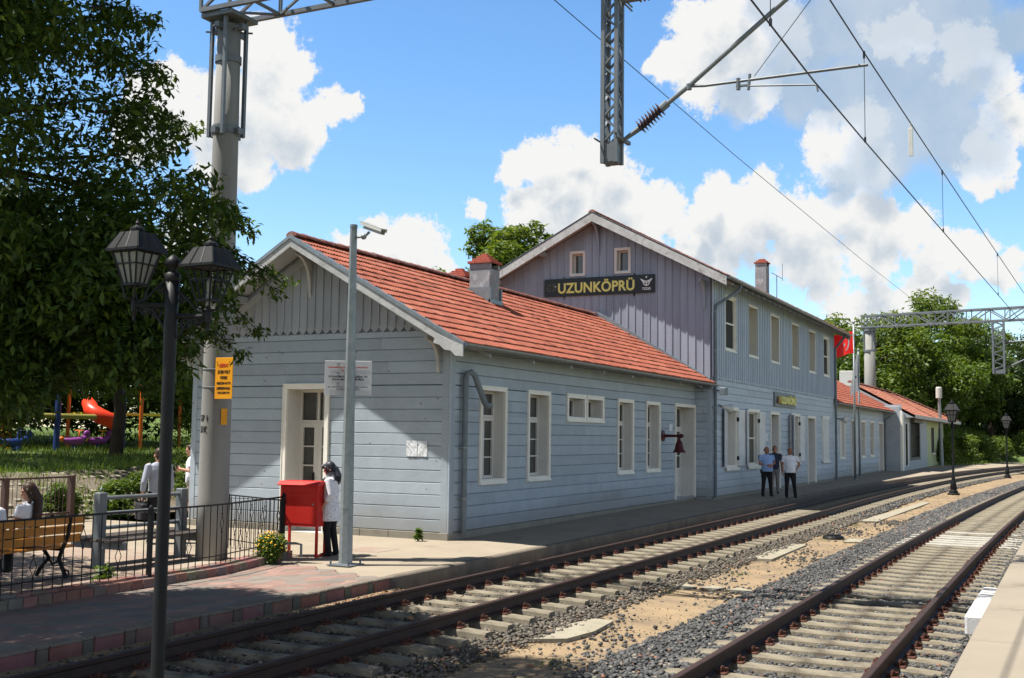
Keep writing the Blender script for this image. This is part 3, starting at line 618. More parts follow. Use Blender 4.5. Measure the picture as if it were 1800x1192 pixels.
def scatter():
    Ps, Ss, Cs = [], [], []
    def add(n, xa, xb, ya, yb, f, z, s0, s1, prob, tint=(1, 1, 1), power=1.0):
        u = RNG.random(n); x = xa + (xb - xa) * u ** power; y = f(x) + RNG.uniform(ya, yb, n)
        keep = RNG.random(n) < prob(x, y); x, y = x[keep], y[keep]; s = RNG.uniform(s0, s1, len(x)) * (1 + .25 * (x > 30))
        Ps.append(np.stack([x, y, z + s * .35 + RNG.uniform(-.012, .02, len(x))], -1)); Ss.append(s)
        g = RNG.uniform(.55, 1.55, (len(x), 1)); c = np.array(tint)[None] * g
        w = RNG.random(len(x)); c[w < .035] = (3.0, 2.6, 2.1); c[(w > .035) & (w < .055)] = (3.0, 1.5, 1.0)
        Cs.append(c)
    wav = lambda x, y: .5 + .5 * np.sin(x * 1.1 + np.sin(y * 3) * 1.3)
    def free(x, y, f, x0):      # keep the tops of the sleepers mostly clear
        on = (np.abs(((x - x0 - .3 + .3) % .6) - .3) < .15) & (np.abs(y - f(x)) < 1.24); gl = np.abs(y - f(x)); return np.where(on, np.where(gl < .7, .06, .30), 1.0)
    g2 = lambda x: np.where(x > 15, 1, 1)
    # clean ballast of the second track: crib, shoulders
    add(46000, 6, 36, -.70, .70, vt2, -.350, .020, .036, lambda x, y: .85 * free(x, y, vt2, 3.0), power=1.2)
    add(84000, 6, 36, .72, 2.1, vt2, -.385, .018, .038, lambda x, y: np.clip(1.50 - (y - vt2(x)) * .56 + .3 * (wav(x, y) - .5), 0, 1) * np.where(y - vt2(x) < 1.25, .75, 1) * np.maximum(free(x, y, vt2, 3.0), .45), power=1.2)
    add(34000, 6, 36, -1.62, -.72, vt2, -.385, .020, .040, lambda x, y: np.maximum(free(x, y, vt2, 3.0), .45), power=1.2)
    add(26000, 36, 80, -1.62, 2.1, vt2, -.385, .032, .055, lambda x, y: np.where(np.abs(y - vt2(x)) < .7, .4, .95) * free(x, y, vt2, 3.0))
    add(20000, 6, 36, .86, 1.75, vt2, -.335, .018, .038, lambda x, y: .95 + 0 * x, power=1.2)
    add(18000, 6, 36, -1.62, -.88, vt2, -.335, .018, .038, lambda x, y: np.where(free(x, y, vt2, 3.0) < .9, .75, .9), power=1.2)
    # mixed ballast of the first track
    add(24000, 6, 36, -.70, .70, vt1, -.352, .018, .034, lambda x, y: .8 * free(x, y, vt1, 4.0), (1.25, 1.10, .92), 1.2)
    add(20000, 6, 36, -1.8, -.72, vt1, -.385, .020, .038, lambda x, y: np.clip(1.1 + (y - vt1(x) + .9) * .85, .06, 1) * np.maximum(free(x, y, vt1, 4.0), .35), (1.25, 1.10, .92), 1.2)
    add(5000, 6, 36, .72, 1.0, vt1, -.38, .018, .034, lambda x, y: .8 + 0 * x, (1.25, 1.10, .92), 1.2)
    add(10000, 36, 80, -1.8, .9, vt1, -.385, .03, .05, lambda x, y: .75 * free(x, y, vt1, 4.0), (1.0, .98, .95))
    # stray stones on the bare soil
    add(6200, 7, 36, 1.6, 3.9, vt2, -.405, .016, .038, lambda x, y: np.clip(wav(x, y) * 1.1 - .25, .06, .8), (1.0, .97, .93), 1.2)
    add(9000, 7, 60, 1.2, 4.0, vt2, -.405, .007, .015, lambda x, y: .8 + 0 * x, (2.2, 1.75, 1.2), 1.3)
    add(3000, 5, 14.5, .98, 1.58, vt1, -.28, .010, .026, lambda x, y: .6 + 0 * x, (1.5, 1.3, 1.05))
    add(2600, 14.5, 30, .92, 1.55, vt1, -.39, .014, .030, lambda x, y: .6 + 0 * x, (1.3, 1.15, .95))
    add(16000, 36, 110, 1.2, 2.3, vt2, -.39, .03, .05, lambda x, y: .8 + 0 * x)
    stones('ballast', np.concatenate(Ps), np.concatenate(Ss), np.concatenate(Cs))
scatter()
# dry leaves and weeds against the platform kerb
def litter():
    n = 900; x = np.concatenate([RNG.normal(13.2, 1.0, 450), RNG.uniform(8, 24, 250), RNG.uniform(8, 26, 200)]); y = np.concatenate([RNG.uniform(8.38, 8.95, 700), RNG.uniform(6.9, 8.1, 200)])
    s = RNG.uniform(.018, .045, n); a = RNG.uniform(0, 2 * pi, n); t = RNG.uniform(-.6, .6, n)
    V = np.zeros((n, 4, 3)); q = [(-1, -.5), (1, -.5), (1, .5), (-1, .5)]
    for i, (u, w) in enumerate(q):
        V[:, i, 0] = x + s * (u * np.cos(a) - w * np.sin(a)); V[:, i, 1] = y + s * (u * np.sin(a) + w * np.cos(a)); V[:, i, 2] = np.where(x < 14.6, -.265, -.355) + RNG.uniform(0, .03, n) + s * t * u
    tag(np_mesh('dry_leaves', V.reshape(-1, 3), np.arange(n * 4).reshape(-1, 4), 'dry_leaf'), kind='stuff')
litter()
def grass(name, P, h0, h1, w, m='grass_blade'):
    n = len(P); a = RNG.uniform(0, 2 * pi, n); h = RNG.uniform(h0, h1, n); lean = RNG.normal(0, .35, (n, 2)) * h[:, None]
    d = np.stack([np.cos(a), np.sin(a)], -1) * w; V = np.zeros((n, 4, 3))
    V[:, 0, :2] = P[:, :2] - d; V[:, 1, :2] = P[:, :2] + d; V[:, 2, :2] = P[:, :2] + d * .3 + lean; V[:, 3, :2] = P[:, :2] - d * .3 + lean
    V[:, 0, 2] = V[:, 1, 2] = P[:, 2] - .01; V[:, 2, 2] = V[:, 3, 2] = P[:, 2] + h
    return tag(np_mesh(name, V.reshape(-1, 3), np.arange(n * 4).reshape(-1, 4), m), kind='stuff')
def lawn():
    n = 42000; x = RNG.uniform(14, 52, n); y = 23.9 + 30 * RNG.random(n) ** 1.6; z = .92 + (y - 23.9) / 46 * 1.28
    grass('grass', np.stack([x, y, z], -1), .06, .22, .014)
    n = 3600; x = RNG.uniform(17, 33, n); y = RNG.uniform(21.0, 23.8, n); kp_ = np.sin(x * 1.3) + np.sin(x * .7 + y) > -.2; x, y = x[kp_], y[kp_]
    grass('grass', np.stack([x, y, -.10 + (y - 21.2) / 2.7 * 1.02], -1), .06, .26, .016)
    cs = [(9.6, 5.9), (11.2, 5.0), (12.8, 6.1), (14.6, 4.5), (17.2, 5.7), (20.0, 5.4), (24.5, 5.9), (28, 5.5), (15.8, 8.8), (17.0, 8.95), (11.0, 2.6), (12.0, 2.7), (33, 5.6), (8.8, 5.4)]
    P = np.concatenate([np.stack([RNG.normal(a, .16, 40), RNG.normal(b, .09, 40), np.full(40, -.40)], -1) for a, b in cs]); grass('weeds', P, .02, .07, .006)
    n = 14000; x = RNG.uniform(99, 150, n); y = vt1(x) + 4.5 + RNG.random(n) * 10; d = y - (vt1(x) + 5.5); z = -.42 + np.where(d > 0, 5 * (1 - np.exp(-np.maximum(d, 0) / 6)), 0) * np.clip((x - 98) / 14, 0, 1)
    grass('grass', np.stack([x, y, z], -1), .2, .7, .06)
lawn()
# pale broken slabs lying in the soil between the tracks
def slab(pts, label):
    b = MB(); b.prism([(x, y, -.44) for x, y in pts], (0, 0, .075)); c = sum(p[0] for p in pts) / len(pts), sum(p[1] for p in pts) / len(pts)
    solo(b, 'concrete_slab', 'slab_pale', label, 'concrete slab', (c[0], c[1], -.4), group='pale slabs between the tracks')
slab([(12.3, 5.82), (12.55, 5.45), (13.2, 5.36), (14.05, 5.44), (14.1, 5.72), (13.4, 5.88)], 'large cracked pale slab nearest the camera between the tracks')
slab([(17.75, 5.95), (17.55, 5.62), (17.9, 5.5), (18.2, 5.78)], 'small pale slab, left of three broken pieces in a row')
slab([(17.75, 5.42), (17.68, 5.16), (18.1, 5.08), (18.2, 5.36)], 'small pale slab, middle of three broken pieces in a row')
slab([(17.8, 5.02), (17.6, 4.62), (17.85, 4.42), (18.15, 4.9)], 'small pale slab, right of three broken pieces in a row')
slab([(22.6, 5.95), (22.7, 5.45), (26.2, 5.5), (26.4, 5.85)], 'long pale slab left of the black drain cover')
slab([(27.4, 4.9), (27.6, 4.55), (28.6, 4.6), (28.4, 4.95)], 'small pale slab just in front of the black drain cover')
slab([(34.6, 5.75), (34.8, 5.25), (46.5, 5.05), (46.9, 5.35)], 'longest pale slab strip ending near the lamp post between the tracks')
dc = MB(); dc.lathe((28.3, 5.3, -.40), [(.24, 0), (.26, .04), (.23, .09), (.17, .10), (.17, .12), (.06, .13)], 18); solo(dc, 'drain_cover', 'black_iron', 'black round drain cover lying in the soil between the tracks', 'drain cover', (28.3, 5.3, -.40))
# ------------------------------------------------------------------ timber buildings
class Face:
    """a wall plane: a runs along it, d out of it, z up. 's' faces -y (towards the track), 'w' faces -x, 'e' +x, 'n' +y"""
    def __init__(s, kind, pos): s.k, s.p = kind, pos
    def P(s, a, d, z):
        if s.k == 's': return (a, s.p - d, z)
        if s.k == 'n': return (a, s.p + d, z)
        if s.k == 'w': return (s.p - d, a, z)
        return (s.p + d, a, z)
    def box(s, b, a0, a1, d0, d1, z0, z1, col=None):
        v = [s.P(a, d, z) for z in (z0, z1) for (a, d) in ((a0, d0), (a1, d0), (a1, d1), (a0, d1))]
        b.mesh(v, [(0, 3, 2, 1), (4, 5, 6, 7), (0, 1, 5, 4), (1, 2, 6, 5), (2, 3, 7, 6), (3, 0, 4, 7)], col)
    def ux(s): return {'s': Vector((1, 0, 0)), 'n': Vector((-1, 0, 0)), 'w': Vector((0, -1, 0)), 'e': Vector((0, 1, 0))}[s.k]
def spans(a0, a1, cuts):
    """interval minus the cut intervals"""
    out = [(a0, a1)]
    for c0, c1 in cuts:
        nx = []
        for p, q in out:
            if c1 <= p or c0 >= q: nx.append((p, q)); continue
            if c0 > p: nx.append((p, c0))
            if c1 < q: nx.append((c1, q))
        out = nx
    return [(p, q) for p, q in out if q - p > .004]
def boards(b, F, a0, a1, z0, z1, op, h=.247, t=.026, seams=True):
    """horizontal weatherboards with chamfered edges, cut round the openings"""
    z = z0
    while z < z1 - .01:
        zt = min(z + h, z1); zs = sorted({z, zt} | {o[k_] for o in op for k_ in (2, 3) if z + .004 < o[k_] < zt - .004 and o[1] > a0 and o[0] < a1})
        sm = []
        if seams:
            q = a0 + random.uniform(.8, 5)
            while q < a1: sm.append((q - .0015, q + .0015)); q += random.uniform(2.2, 5.5)
        off = random.uniform(-.0015, .0015)
        for s0, s1 in zip(zs, zs[1:]):
            cuts = [(o[0], o[1]) for o in op if o[2] < s1 - .002 and o[3] > s0 + .002] + sm
            lo = .008 if s0 == z else 0; hi = .014 if s1 == zt else 0; g0 = .006 if s0 == z else 0
            for p, q in spans(a0, a1, cuts):
                pr = [(-.018, s0 + g0), (t - .010 + off, s0 + g0), (t + off, s0 + g0 + lo), (t + off, s1 - hi), (t - .014 + off, s1), (-.018, s1)]
                n = len(pr); v = [F.P(p, d, zz) for d, zz in pr] + [F.P(q, d, zz) for d, zz in pr]
                b.mesh(v, [tuple(range(n)), tuple(range(2 * n - 1, n - 1, -1))] + [(i, n + i, n + (i + 1) % n, (i + 1) % n) for i in range(n)])
        z = zt
def battens(b, F, a0, a1, z0, top, op, pitch=.27, d0=.02, scallop=.07, bw=.045):
    """vertical boards with cover strips; top(a) is the upper edge; the feet are cut to points"""
    n = max(1, round((a1 - a0) / pitch)); p = (a1 - a0) / n
    for i in range(n):
        l, r = a0 + i * p, a0 + (i + 1) * p; as_ = sorted({l, r} | {o[k_] for o in op for k_ in (0, 1) if l + .003 < o[k_] < r - .003}); off = random.uniform(-.002, .002)
        for s, e in zip(as_, as_[1:]):
            m = (s + e) / 2; segs = spans(z0 - 1, 99, [(o[2], o[3]) for o in op if o[0] < m < o[1]])
            for (u, w) in segs:
                T0, T1 = min(w, top(s)), min(w, top(e))
                if u < z0: u0 = None
                else: u0 = u
                if u0 is None:
                    if len(as_) == 2 and scallop: low = [(s + .004, z0 + scallop * .55), (s + .03, z0 + scallop * .25), (m, z0 - scallop * .35), (e - .03, z0 + scallop * .25), (e - .004, z0 + scallop * .55)]
                    else: low = [(s + .002, z0), (e - .002, z0)]
                else: low = [(s + .002, u0), (e - .002, u0)]
                if max(T0, T1) <= max(q[1] for q in low) + .01: continue
                poly = low + [(low[-1][0], T1), (low[0][0], T0)]
                A = [F.P(a, d0 + off, z) for a, z in poly]; B = [F.P(a, d0 + .024 + off, z) for a, z in poly]; k_ = len(poly)
                b.mesh(A + B, [tuple(range(k_)), tuple(range(2 * k_ - 1, k_ - 1, -1))] + [(q, k_ + q, k_ + (q + 1) % k_, (q + 1) % k_) for q in range(k_)])
    if bw:
        for i in range(n + 1):
            a = a0 + i * p; lo_, hi_ = max(a0, a - bw / 2), min(a1, a + bw / 2)
            for (u, w) in spans(z0 + (scallop * .9 if scallop else 0), min(top(lo_), top(hi_)), [(o[2], o[3]) for o in op if o[0] < hi_ and o[1] > lo_]): F.box(b, lo_, hi_, d0 + .02, d0 + .048, u, w)
def core(b, F, a0, a1, z0, top, op):
    """the backing sheet behind the boards, with holes"""
    as_ = sorted({a0, a1} | {o[k_] for o in op for k_ in (0, 1)} | ({(a0 + a1) / 2} if callable(top) else set()))
    tf = top if callable(top) else (lambda a: top)
    for s, e in zip(as_, as_[1:]):
        m = (s + e) / 2
        for (u, w) in spans(z0, 99, [(o[2], o[3]) for o in op if o[0] < m < o[1]]):
            b.face([F.P(s, -.02, u), F.P(e, -.02, u), F.P(e, -.02, min(w, tf(e))), F.P(s, -.02, min(w, tf(s)))])

PROTO = {}
def window(parent, F, a0, z0, w, h, kind='casement', depth=.27, trim='white_trim', label=None, tw=.10, pane='dark_glass', jamb='door_white'):
    """a trimmed opening: outer size w x h with its lower left corner at (a0, z0); parts: frame > jamb, sash, pane, sill"""
    b = MB(); i0, i1, j0, j1 = a0 + tw, a0 + w - tw, z0 + tw, z0 + h - tw; t = .055
    F.box(b, a0, i0, 0, t, z0, z0 + h); F.box(b, i1, a0 + w, 0, t, z0, z0 + h); F.box(b, i0, i1, 0, t, z0 + h - tw, z0 + h)
    if kind != 'door': F.box(b, i0, i1, 0, t, z0, j0)
    else: j0 = z0
    F.box(b, a0 + .02, a0 + w - .02, t, t + .014, z0 + h - .035, z0 + h - .005); F.box(b, a0 + .012, a0 + .03, t, t + .012, z0 + .02, z0 + h - .04); F.box(b, a0 + w - .03, a0 + w - .012, t, t + .012, z0 + .02, z0 + h - .04)
    o = b.build('door_frame' if kind == 'door' else 'window', trim, parent)
    if label: o['label'] = label
    jb = MB(); e = .02
    F.box(jb, i0 - e, i0, -depth, -.002, j0, j1); F.box(jb, i1, i1 + e, -depth, -.002, j0, j1); F.box(jb, i0 - e, i1 + e, -depth, -.002, j1, j1 + e); F.box(jb, i0 - e, i1 + e, -depth, -.002, j0 - e, j0)
    jb.build('jamb', jamb, o)
    sb = MB(); D = -depth; f = .06; th = .045
    def fr_(p, q, u, v, ww=f):
        F.box(sb, p, p + ww, D, D + th, u, v); F.box(sb, q - ww, q, D, D + th, u, v); F.box(sb, p + ww, q - ww, D, D + th, u, u + ww); F.box(sb, p + ww, q - ww, D, D + th, v - ww, v)
    mid = (i0 + i1) / 2; H = j1 - j0
    if kind in ('casement', 'door'):
        tr = j0 + H * (.70 if kind == 'casement' else .765)
        fr_(i0, i1, tr, j1, .055); F.box(sb, mid - .025, mid + .025, D, D + th, tr + .055, j1 - .055)
        for p, q in ((i0, mid), (mid, i1)):
            lo = j0
            if kind == 'door':
                fr_(p + .002, q - .002, lo + .01, tr - .004, .10); F.box(sb, p + .1, q - .1, D - .004, D + .02, lo + .1, lo + H * .30); base = lo + H * .30
                F.box(sb, p + .1, q - .1, D, D + th, base, base + .07); base += .07; topz = tr - .104
            else: fr_(p + .002, q - .002, lo + .01, tr - .004, .07); base, topz = lo + .08, tr - .074
            for r in (1, 2): z = base + (topz - base) * r / 3; F.box(sb, p + .07, q - .07, D + .006, D + th - .004, z - .015, z + .015)
    elif kind == 'screen':
        fr_(i0, i1, j0, j1, .05); z = j0 + H * .5; F.box(sb, i0 + .05, i1 - .05, D, D + th, z - .025, z + .025)
    elif kind == 'small':
        fr_(i0, i1, j0, j1, .05)
    elif kind == 'blank':
        fr_(i0, i1, j0, j1, .08); F.box(sb, i0 + .08, i1 - .08, D - .01, D + .02, j0 + .08, j1 - .08)
    sb.build('sash', 'door_white' if kind != 'screen' else trim, o)
    pb_ = MB(); F.box(pb_, i0, i1, D - .03, D - .012, j0, j1); pb_.build('pane', pane, o)
    if kind != 'door':
        sl = MB(); F.box(sl, a0 + .01, a0 + w - .01, .056, .085, z0 + .005, z0 + .045); F.box(sl, i0 + .002, i1 - .002, -depth + .05, .02, j0 + .001, j0 + .02); sl.build('sill', trim, o)
    return o
def shutter(parent, F, a0, a1, z0, z1, d0, d1=None, m='shutter_white'):
    """louvred leaf between (a0,d0) and (a1,d1)"""
    d1 = d0 if d1 is None else d1; b = MB(); L_ = sqrt((a1 - a0) ** 2 + (d1 - d0) ** 2); ua, ud = (a1 - a0) / L_, (d1 - d0) / L_
    def bx(s0, s1, u, v, th0=-.018, th1=.018):
        v_ = []
        for z in (u, v):
            for (s, t) in ((s0, th0), (s1, th0), (s1, th1), (s0, th1)): v_.append(F.P(a0 + ua * s - ud * t, d0 + ud * s + ua * t, z))
        b.mesh(v_, [(0, 3, 2, 1), (4, 5, 6, 7), (0, 1, 5, 4), (1, 2, 6, 5), (2, 3, 7, 6), (3, 0, 4, 7)])
    w = .055; bx(0, w, z0, z1); bx(L_ - w, L_, z0, z1); bx(w, L_ - w, z0, z0 + .08); bx(w, L_ - w, z1 - .08, z1); zm = (z0 + z1) / 2; bx(w, L_ - w, zm - .03, zm + .03)
    bx(w, L_ - w, z0 + .08, z1 - .08, -.004, .002)
    z = z0 + .10
    while z < z1 - .11:
        if abs(z - zm) > .05: bx(w, L_ - w, z, z + .022, -.004, .018)
        z += .05
    o = b.build('shutter', m, parent); return o

def tiles(b, x0, x1, ey, ez, ry, rz, rows, tw=.205, dirx=True, hipL=None, hipR=None, tint=None):
    """interlocking clay tiles: courses running along x from the eave (ey,ez) up to the ridge (ry,rz)"""
    n = max(2, int(round((x1 - x0) / tw))); sub = 8; N = n * sub; dy, dz = ry - ey, rz - ez; Ls = sqrt(dy * dy + dz * dz); nyv = Vector((-dz / Ls, dy / Ls)) if dz > 0 else Vector((dz / Ls, dy / Ls))
    nv = Vector((0, -dz * (1 if dy > 0 else -1), abs(dy))).normalized()
    prof = [.000, .016, .024, .016, .002, .015, .022, .012]
    cols = RNG.normal(1.0, .095, (rows, n)).clip(.72, 1.22); wth = RNG.random((rows, n))
    for r in range(rows):
        t0, t1_ = r / rows, (r + 1) / rows + .012; jl = RNG.uniform(-.007, .007, n)
        lo, hi, lip = [], [], []
        for i in range(N + 1):
            x = x0 + (x1 - x0) * i / N; c = min(n - 1, i // sub); w = prof[i % sub]
            p0 = Vector((x, ey + dy * t0, ez + dz * t0)); p1 = Vector((x, ey + dy * t1_, ez + dz * t1_))
            lo.append(p0 + nv * (.040 + w + jl[c])); hi.append(p1 + nv * (.006 + w * .9)); lip.append(p0 + nv * (-.004 if r == 0 else .010 + w * .5))
        base = len(b.v); b.v.extend(tuple(p) for p in lip + lo + hi); M_ = N + 1
        for i in range(N):
            c = cols[r, i // sub]; q = wth[r, i // sub]; cc = (c, c * (.96 if q > .3 else .88), c * (.94 if q > .3 else .82))
            if q > .955: cc = (c * .60, c * .58, c * .58)
            elif q < .05: cc = (c * 1.12, c * 1.30, c * 1.35)
            if tint: cc = tuple(u * v for u, v in zip(cc, tint))
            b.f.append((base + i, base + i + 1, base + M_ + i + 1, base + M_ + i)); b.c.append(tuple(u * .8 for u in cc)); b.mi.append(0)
            b.f.append((base + M_ + i, base + M_ + i + 1, base + 2 * M_ + i + 1, base + 2 * M_ + i)); b.c.append(cc); b.mi.append(0)
def ridge_tiles(b, p, q, r=.13, step=.34):
    p, q = Vector(p), Vector(q); L_ = (q - p).length; d = (q - p) / L_; n = int(L_ / step); side = d.cross(Vector((0, 0, 1))).normalized(); up = side.cross(d)
    for i in range(n):
        a = p + d * (i * step); e = a + d * (step + .05); j = random.uniform(-.006, .006); vs = []
        for (c, rr) in ((a, r * 1.08), (e, r * .92)):
            for k_ in range(7):
                t = pi * (k_ / 6) ; vs.append(c + side * cos(t) * rr + up * (sin(t) * rr * .75 + j))
        col = random.uniform(.85, 1.15)
        b.mesh(vs, [(k_, k_ + 1, 8 + k_, 7 + k_) for k_ in range(6)] + [tuple(range(6, -1, -1))])
def roof_slab(b, x0, x1, pts, th=.07):
    """solid under the tiles; pts = (y, z) along the slope"""
    for (y0, z0), (y1, z1) in zip(pts, pts[1:]): b.prism([(x0, y0, z0), (x0, y1, z1), (x0, y1, z1 - th), (x0, y0, z0 - th)], (x1 - x0, 0, 0))
def barge(b, x, pts, h=.24, th=.045):
    for (y0, z0), (y1, z1) in zip(pts, pts[1:]): b.prism([(x, y0, z0), (x, y1, z1), (x, y1, z1 - h), (x, y0, z0 - h)], (-th, 0, 0))
def bracket(parent, F, a, z, d, h, w=.07, name='bracket', m='barge_white'):
    """curved timber knee under the eaves: arm d out of the wall, leg h down it"""
    b = MB(); pts = [(0, z), (d, z), (d, z - .09)]
    for i in range(1, 8):
        t = i / 8 * pi / 2; pts.append((.10 + (d - .14) * (1 - sin(t)), z - .09 - (h - .28) * (1 - cos(t))))
    pts += [(.10, z - h + .12), (.06, z - h), (0, z - h)]
    A = [F.P(a - w / 2, q, zz) for q, zz in pts]; B = [F.P(a + w / 2, q, zz) for q, zz in pts]; n = len(pts)
    b.mesh(A + B, [tuple(range(n)), tuple(range(2 * n - 1, n - 1, -1))] + [(i, n + i, n + (i + 1) % n, (i + 1) % n) for i in range(n)])
    return b.build(name, m, parent)
def gutter(parent, p, q, r=.065):
    p, q = Vector(p), Vector(q); d = (q - p).normalized(); s = d.cross(Vector((0, 0, 1))).normalized(); b = MB(); vs = []; n = int((q - p).length / 2) + 1
    for i in range(n + 1):
        c = p.lerp(q, i / n) + Vector((0, 0, random.uniform(-.006, .006)))
        for k_ in range(9): t = pi + pi * k_ / 8; vs.append(c + s * cos(t) * r + Vector((0, 0, sin(t) * r)))
        for k_ in range(8, -1, -1): t = pi + pi * k_ / 8; vs.append(c + s * cos(t) * (r - .008) + Vector((0, 0, sin(t) * (r - .008))))
    b.mesh(vs, [(i * 18 + k_, i * 18 + (k_ + 1) % 18, (i + 1) * 18 + (k_ + 1) % 18, (i + 1) * 18 + k_) for i in range(n) for k_ in range(18)] + [tuple(range(18)), tuple(n * 18 + k_ for k_ in range(18))])
    return b.build('gutter', 'zinc', parent)
def downpipe(parent, pts, r=.055, rings=(), label=None):
    b = MB(); b.tube(pts, r, 10); o = b.build('downpipe', 'pipe_grey', parent)
    c = MB()
    for (x, y, z) in rings: c.lathe((x, y, z - .015), [(r + .012, 0), (r + .012, .03)], 10); c.box(x - r - .03, x + r + .03, y, y + .09, z - .012, z + .012)
    if rings: c.build('pipe_clamp', 'galvanised', o)
    return o
def chimney(parent, x0, x1, y0, y1, z0, z1, brick=True, m='render_grey', steps=4, label=None):
    b = MB(); b.bbox(x0, x1, y0, y1, z0, z1 - .14, .015); b.bbox(x0 + .0, x0 + .09, y0, y1, z1 - .139, z1, .005); b.bbox(x1 - .09, x1, y0, y1, z1 - .139, z1, .005); b.box(x0 + .09, x1 - .09, y0 + .25, y1 - .25, z1 - .139, z1); o = b.build('chimney', m, parent)
    if label: o['label'] = label
    if brick:
        c = MB(); cx, cy = (x0 + x1) / 2, (y0 + y1) / 2; hx, hy = (x1 - x0) / 2 + .05, (y1 - y0) / 2 + .05; z = z1 + .002
        for i in range(steps):
            n1, n2 = max(1, int(hx * 2 / .19)), max(1, int(hy * 2 / .19))
            for a in range(n1):
                for e in range(n2):
                    c.bbox(cx - hx + a * 2 * hx / n1 + .004, cx - hx + (a + 1) * 2 * hx / n1 - .004, cy - hy + e * 2 * hy / n2 + .004, cy - hy + (e + 1) * 2 * hy / n2 - .004, z, z + .068, .006)
            c.box(cx - hx + .01, cx + hx - .01, cy - hy + .01, cy + hy - .01, z, z + .060)
            hx -= .085; hy -= .085; z += .072
        c.build('chimney_cap', 'brick_red', o)
    return o
def gable_ends(b, x, ys, yn, zb, ry, rz, ez_s, ez_n):
    b.face([(x, ys, zb), (x, yn, zb), (x, yn, ez_n), (x, ry, rz), (x, ys, ez_s)])

# ---- low near wing: gable at x=20, track wall at y=11.3
lw_ = thing('station_wing', 'near single storey grey blue timber station wing with red tiled roof and a gable door', 'building', (20, 11.3, -.1))
GX0, YS, YN, RY, RZ = 20.0, 11.30, 18.0, 14.78, 6.13
OV = .80; EY, EZ = 10.60, 3.78; EN, EZN = 18.72, 3.80
def low_top(y): return RZ - .10 - (RZ - EZ) / (RY - EY) * abs(y - RY) * (1 if y < RY else ((RZ - EZN) / (EN - RY)) / ((RZ - EZ) / (RY - EY)))
S = Face('s', YS); Wf = Face('w', GX0)
wins = [(21.235, .955, 1.27, 2.11), (23.57, .955, 1.27, 2.11), (29.315, .96, 1.265, 2.10), (31.635, .96, 1.265, 2.10)]
smalls = [(25.82, 2.36, 1.235, .71), (27.065, 2.36, 1.235, .71)]
door = (34.33, .06, 2.13, 3.02)
op = [(a + .05, a + w - .05, z + .05, z + h - .05) for a, z, w, h in wins + smalls + [door]]
b = MB(); boards(b, S, 20.16, 36.53, .05, 3.80, op); core(b, S, 20.0, 36.53, -.2, 3.95, op)
gd = (14.21, -.1, 1.24, 3.17); gop = [(gd[0] + .05, gd[0] + gd[2] - .05, gd[1], gd[1] + gd[3] - .05)]
boards(b, Wf, 11.46, 17.86, .05, 4.14, gop)
core(b, Wf, 11.3, 18.0, -.2, lambda y: low_top(y), gop)
Wf.box(b, 11.305, 11.46, .0, .036, -.0, low_top(11.4)); Wf.box(b, 17.86, 18.0, 0, .036, 0, 4.0)        # corner boards
S.box(b, 20.0, 20.16, 0, .036, 0, 3.80); b.box(19.965, 20.0, 11.264, 11.30, 0, 3.7)
b.face([(20, 18, -.2), (36.5, 18, -.2), (36.5, 18, 4.2), (20, 18, 4.2)])
b.build('wall', 'blue_paint', lw_)
b = MB(); battens(b, Wf, 11.36, 17.94, 4.16, lambda y: low_top(y) - .02, [], .205, .03, .12, .03); b.build('gable_boarding', 'grey_paint', lw_)
b = MB(); x = 20.0
while x < 36.5: b.bbox(x + .004, min(36.5, x + .7) - .004, 11.262, 11.32, -.2, .044, .006); x += .7
b.build('plinth', 'plinth', lw_); b = MB()
y = 11.262
while y < 18.0:
    if gd[0] < y + .35 < gd[0] + gd[2] and b.v: b.build('plinth', 'plinth', lw_); b = MB()
    if not (gd[0] < y + .35 < gd[0] + gd[2]): b.bbox(19.945, 19.999, y + .004, min(18.05, y + .7) - .004, -.2, .044, .006)
    y += .7
b.build('plinth', 'plinth', lw_)
for i, (a, z, w, h) in enumerate(wins): window(lw_, S, a, z, w, h)
for a, z, w, h in smalls: window(lw_, S, a, z, w, h, 'small', .30, tw=.11)
window(lw_, S, *door[:2], *door[2:], kind='door', depth=.46, tw=.10)
o = window(lw_, Wf, *gd[:2], *gd[2:], kind='door', depth=.48, tw=.12, label='cream glazed door in the gable')
hb = MB(); hb.box(20.40, 20.44, 14.90, 14.935, .85, 1.15); hb.tube([(20.42, 14.92, 1.03), (20.36, 14.92, 1.03), (20.36, 14.83, 1.03)], .012, 6); hb.build('handle', 'black_iron', o)
b = MB(); X0, X1 = GX0 - OV, 36.52
roof_slab(b, X0 + .03, X1, [(EY + .02, EZ - .02), (RY, RZ - .02), (EN - .02, EZN - .02)], .06); rf = b.build('roof', 'soffit', lw_)
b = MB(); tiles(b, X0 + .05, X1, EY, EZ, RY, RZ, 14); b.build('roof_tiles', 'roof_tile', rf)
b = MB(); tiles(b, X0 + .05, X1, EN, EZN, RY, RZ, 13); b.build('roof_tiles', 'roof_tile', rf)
b = MB(); ridge_tiles(b, (X0 + .02, RY, RZ + .035), (X1, RY, RZ + .035)); b.build('ridge_tiles', 'ridge_tile', rf)
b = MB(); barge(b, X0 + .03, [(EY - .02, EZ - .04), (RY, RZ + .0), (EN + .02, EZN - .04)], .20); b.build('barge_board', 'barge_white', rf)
b = MB()
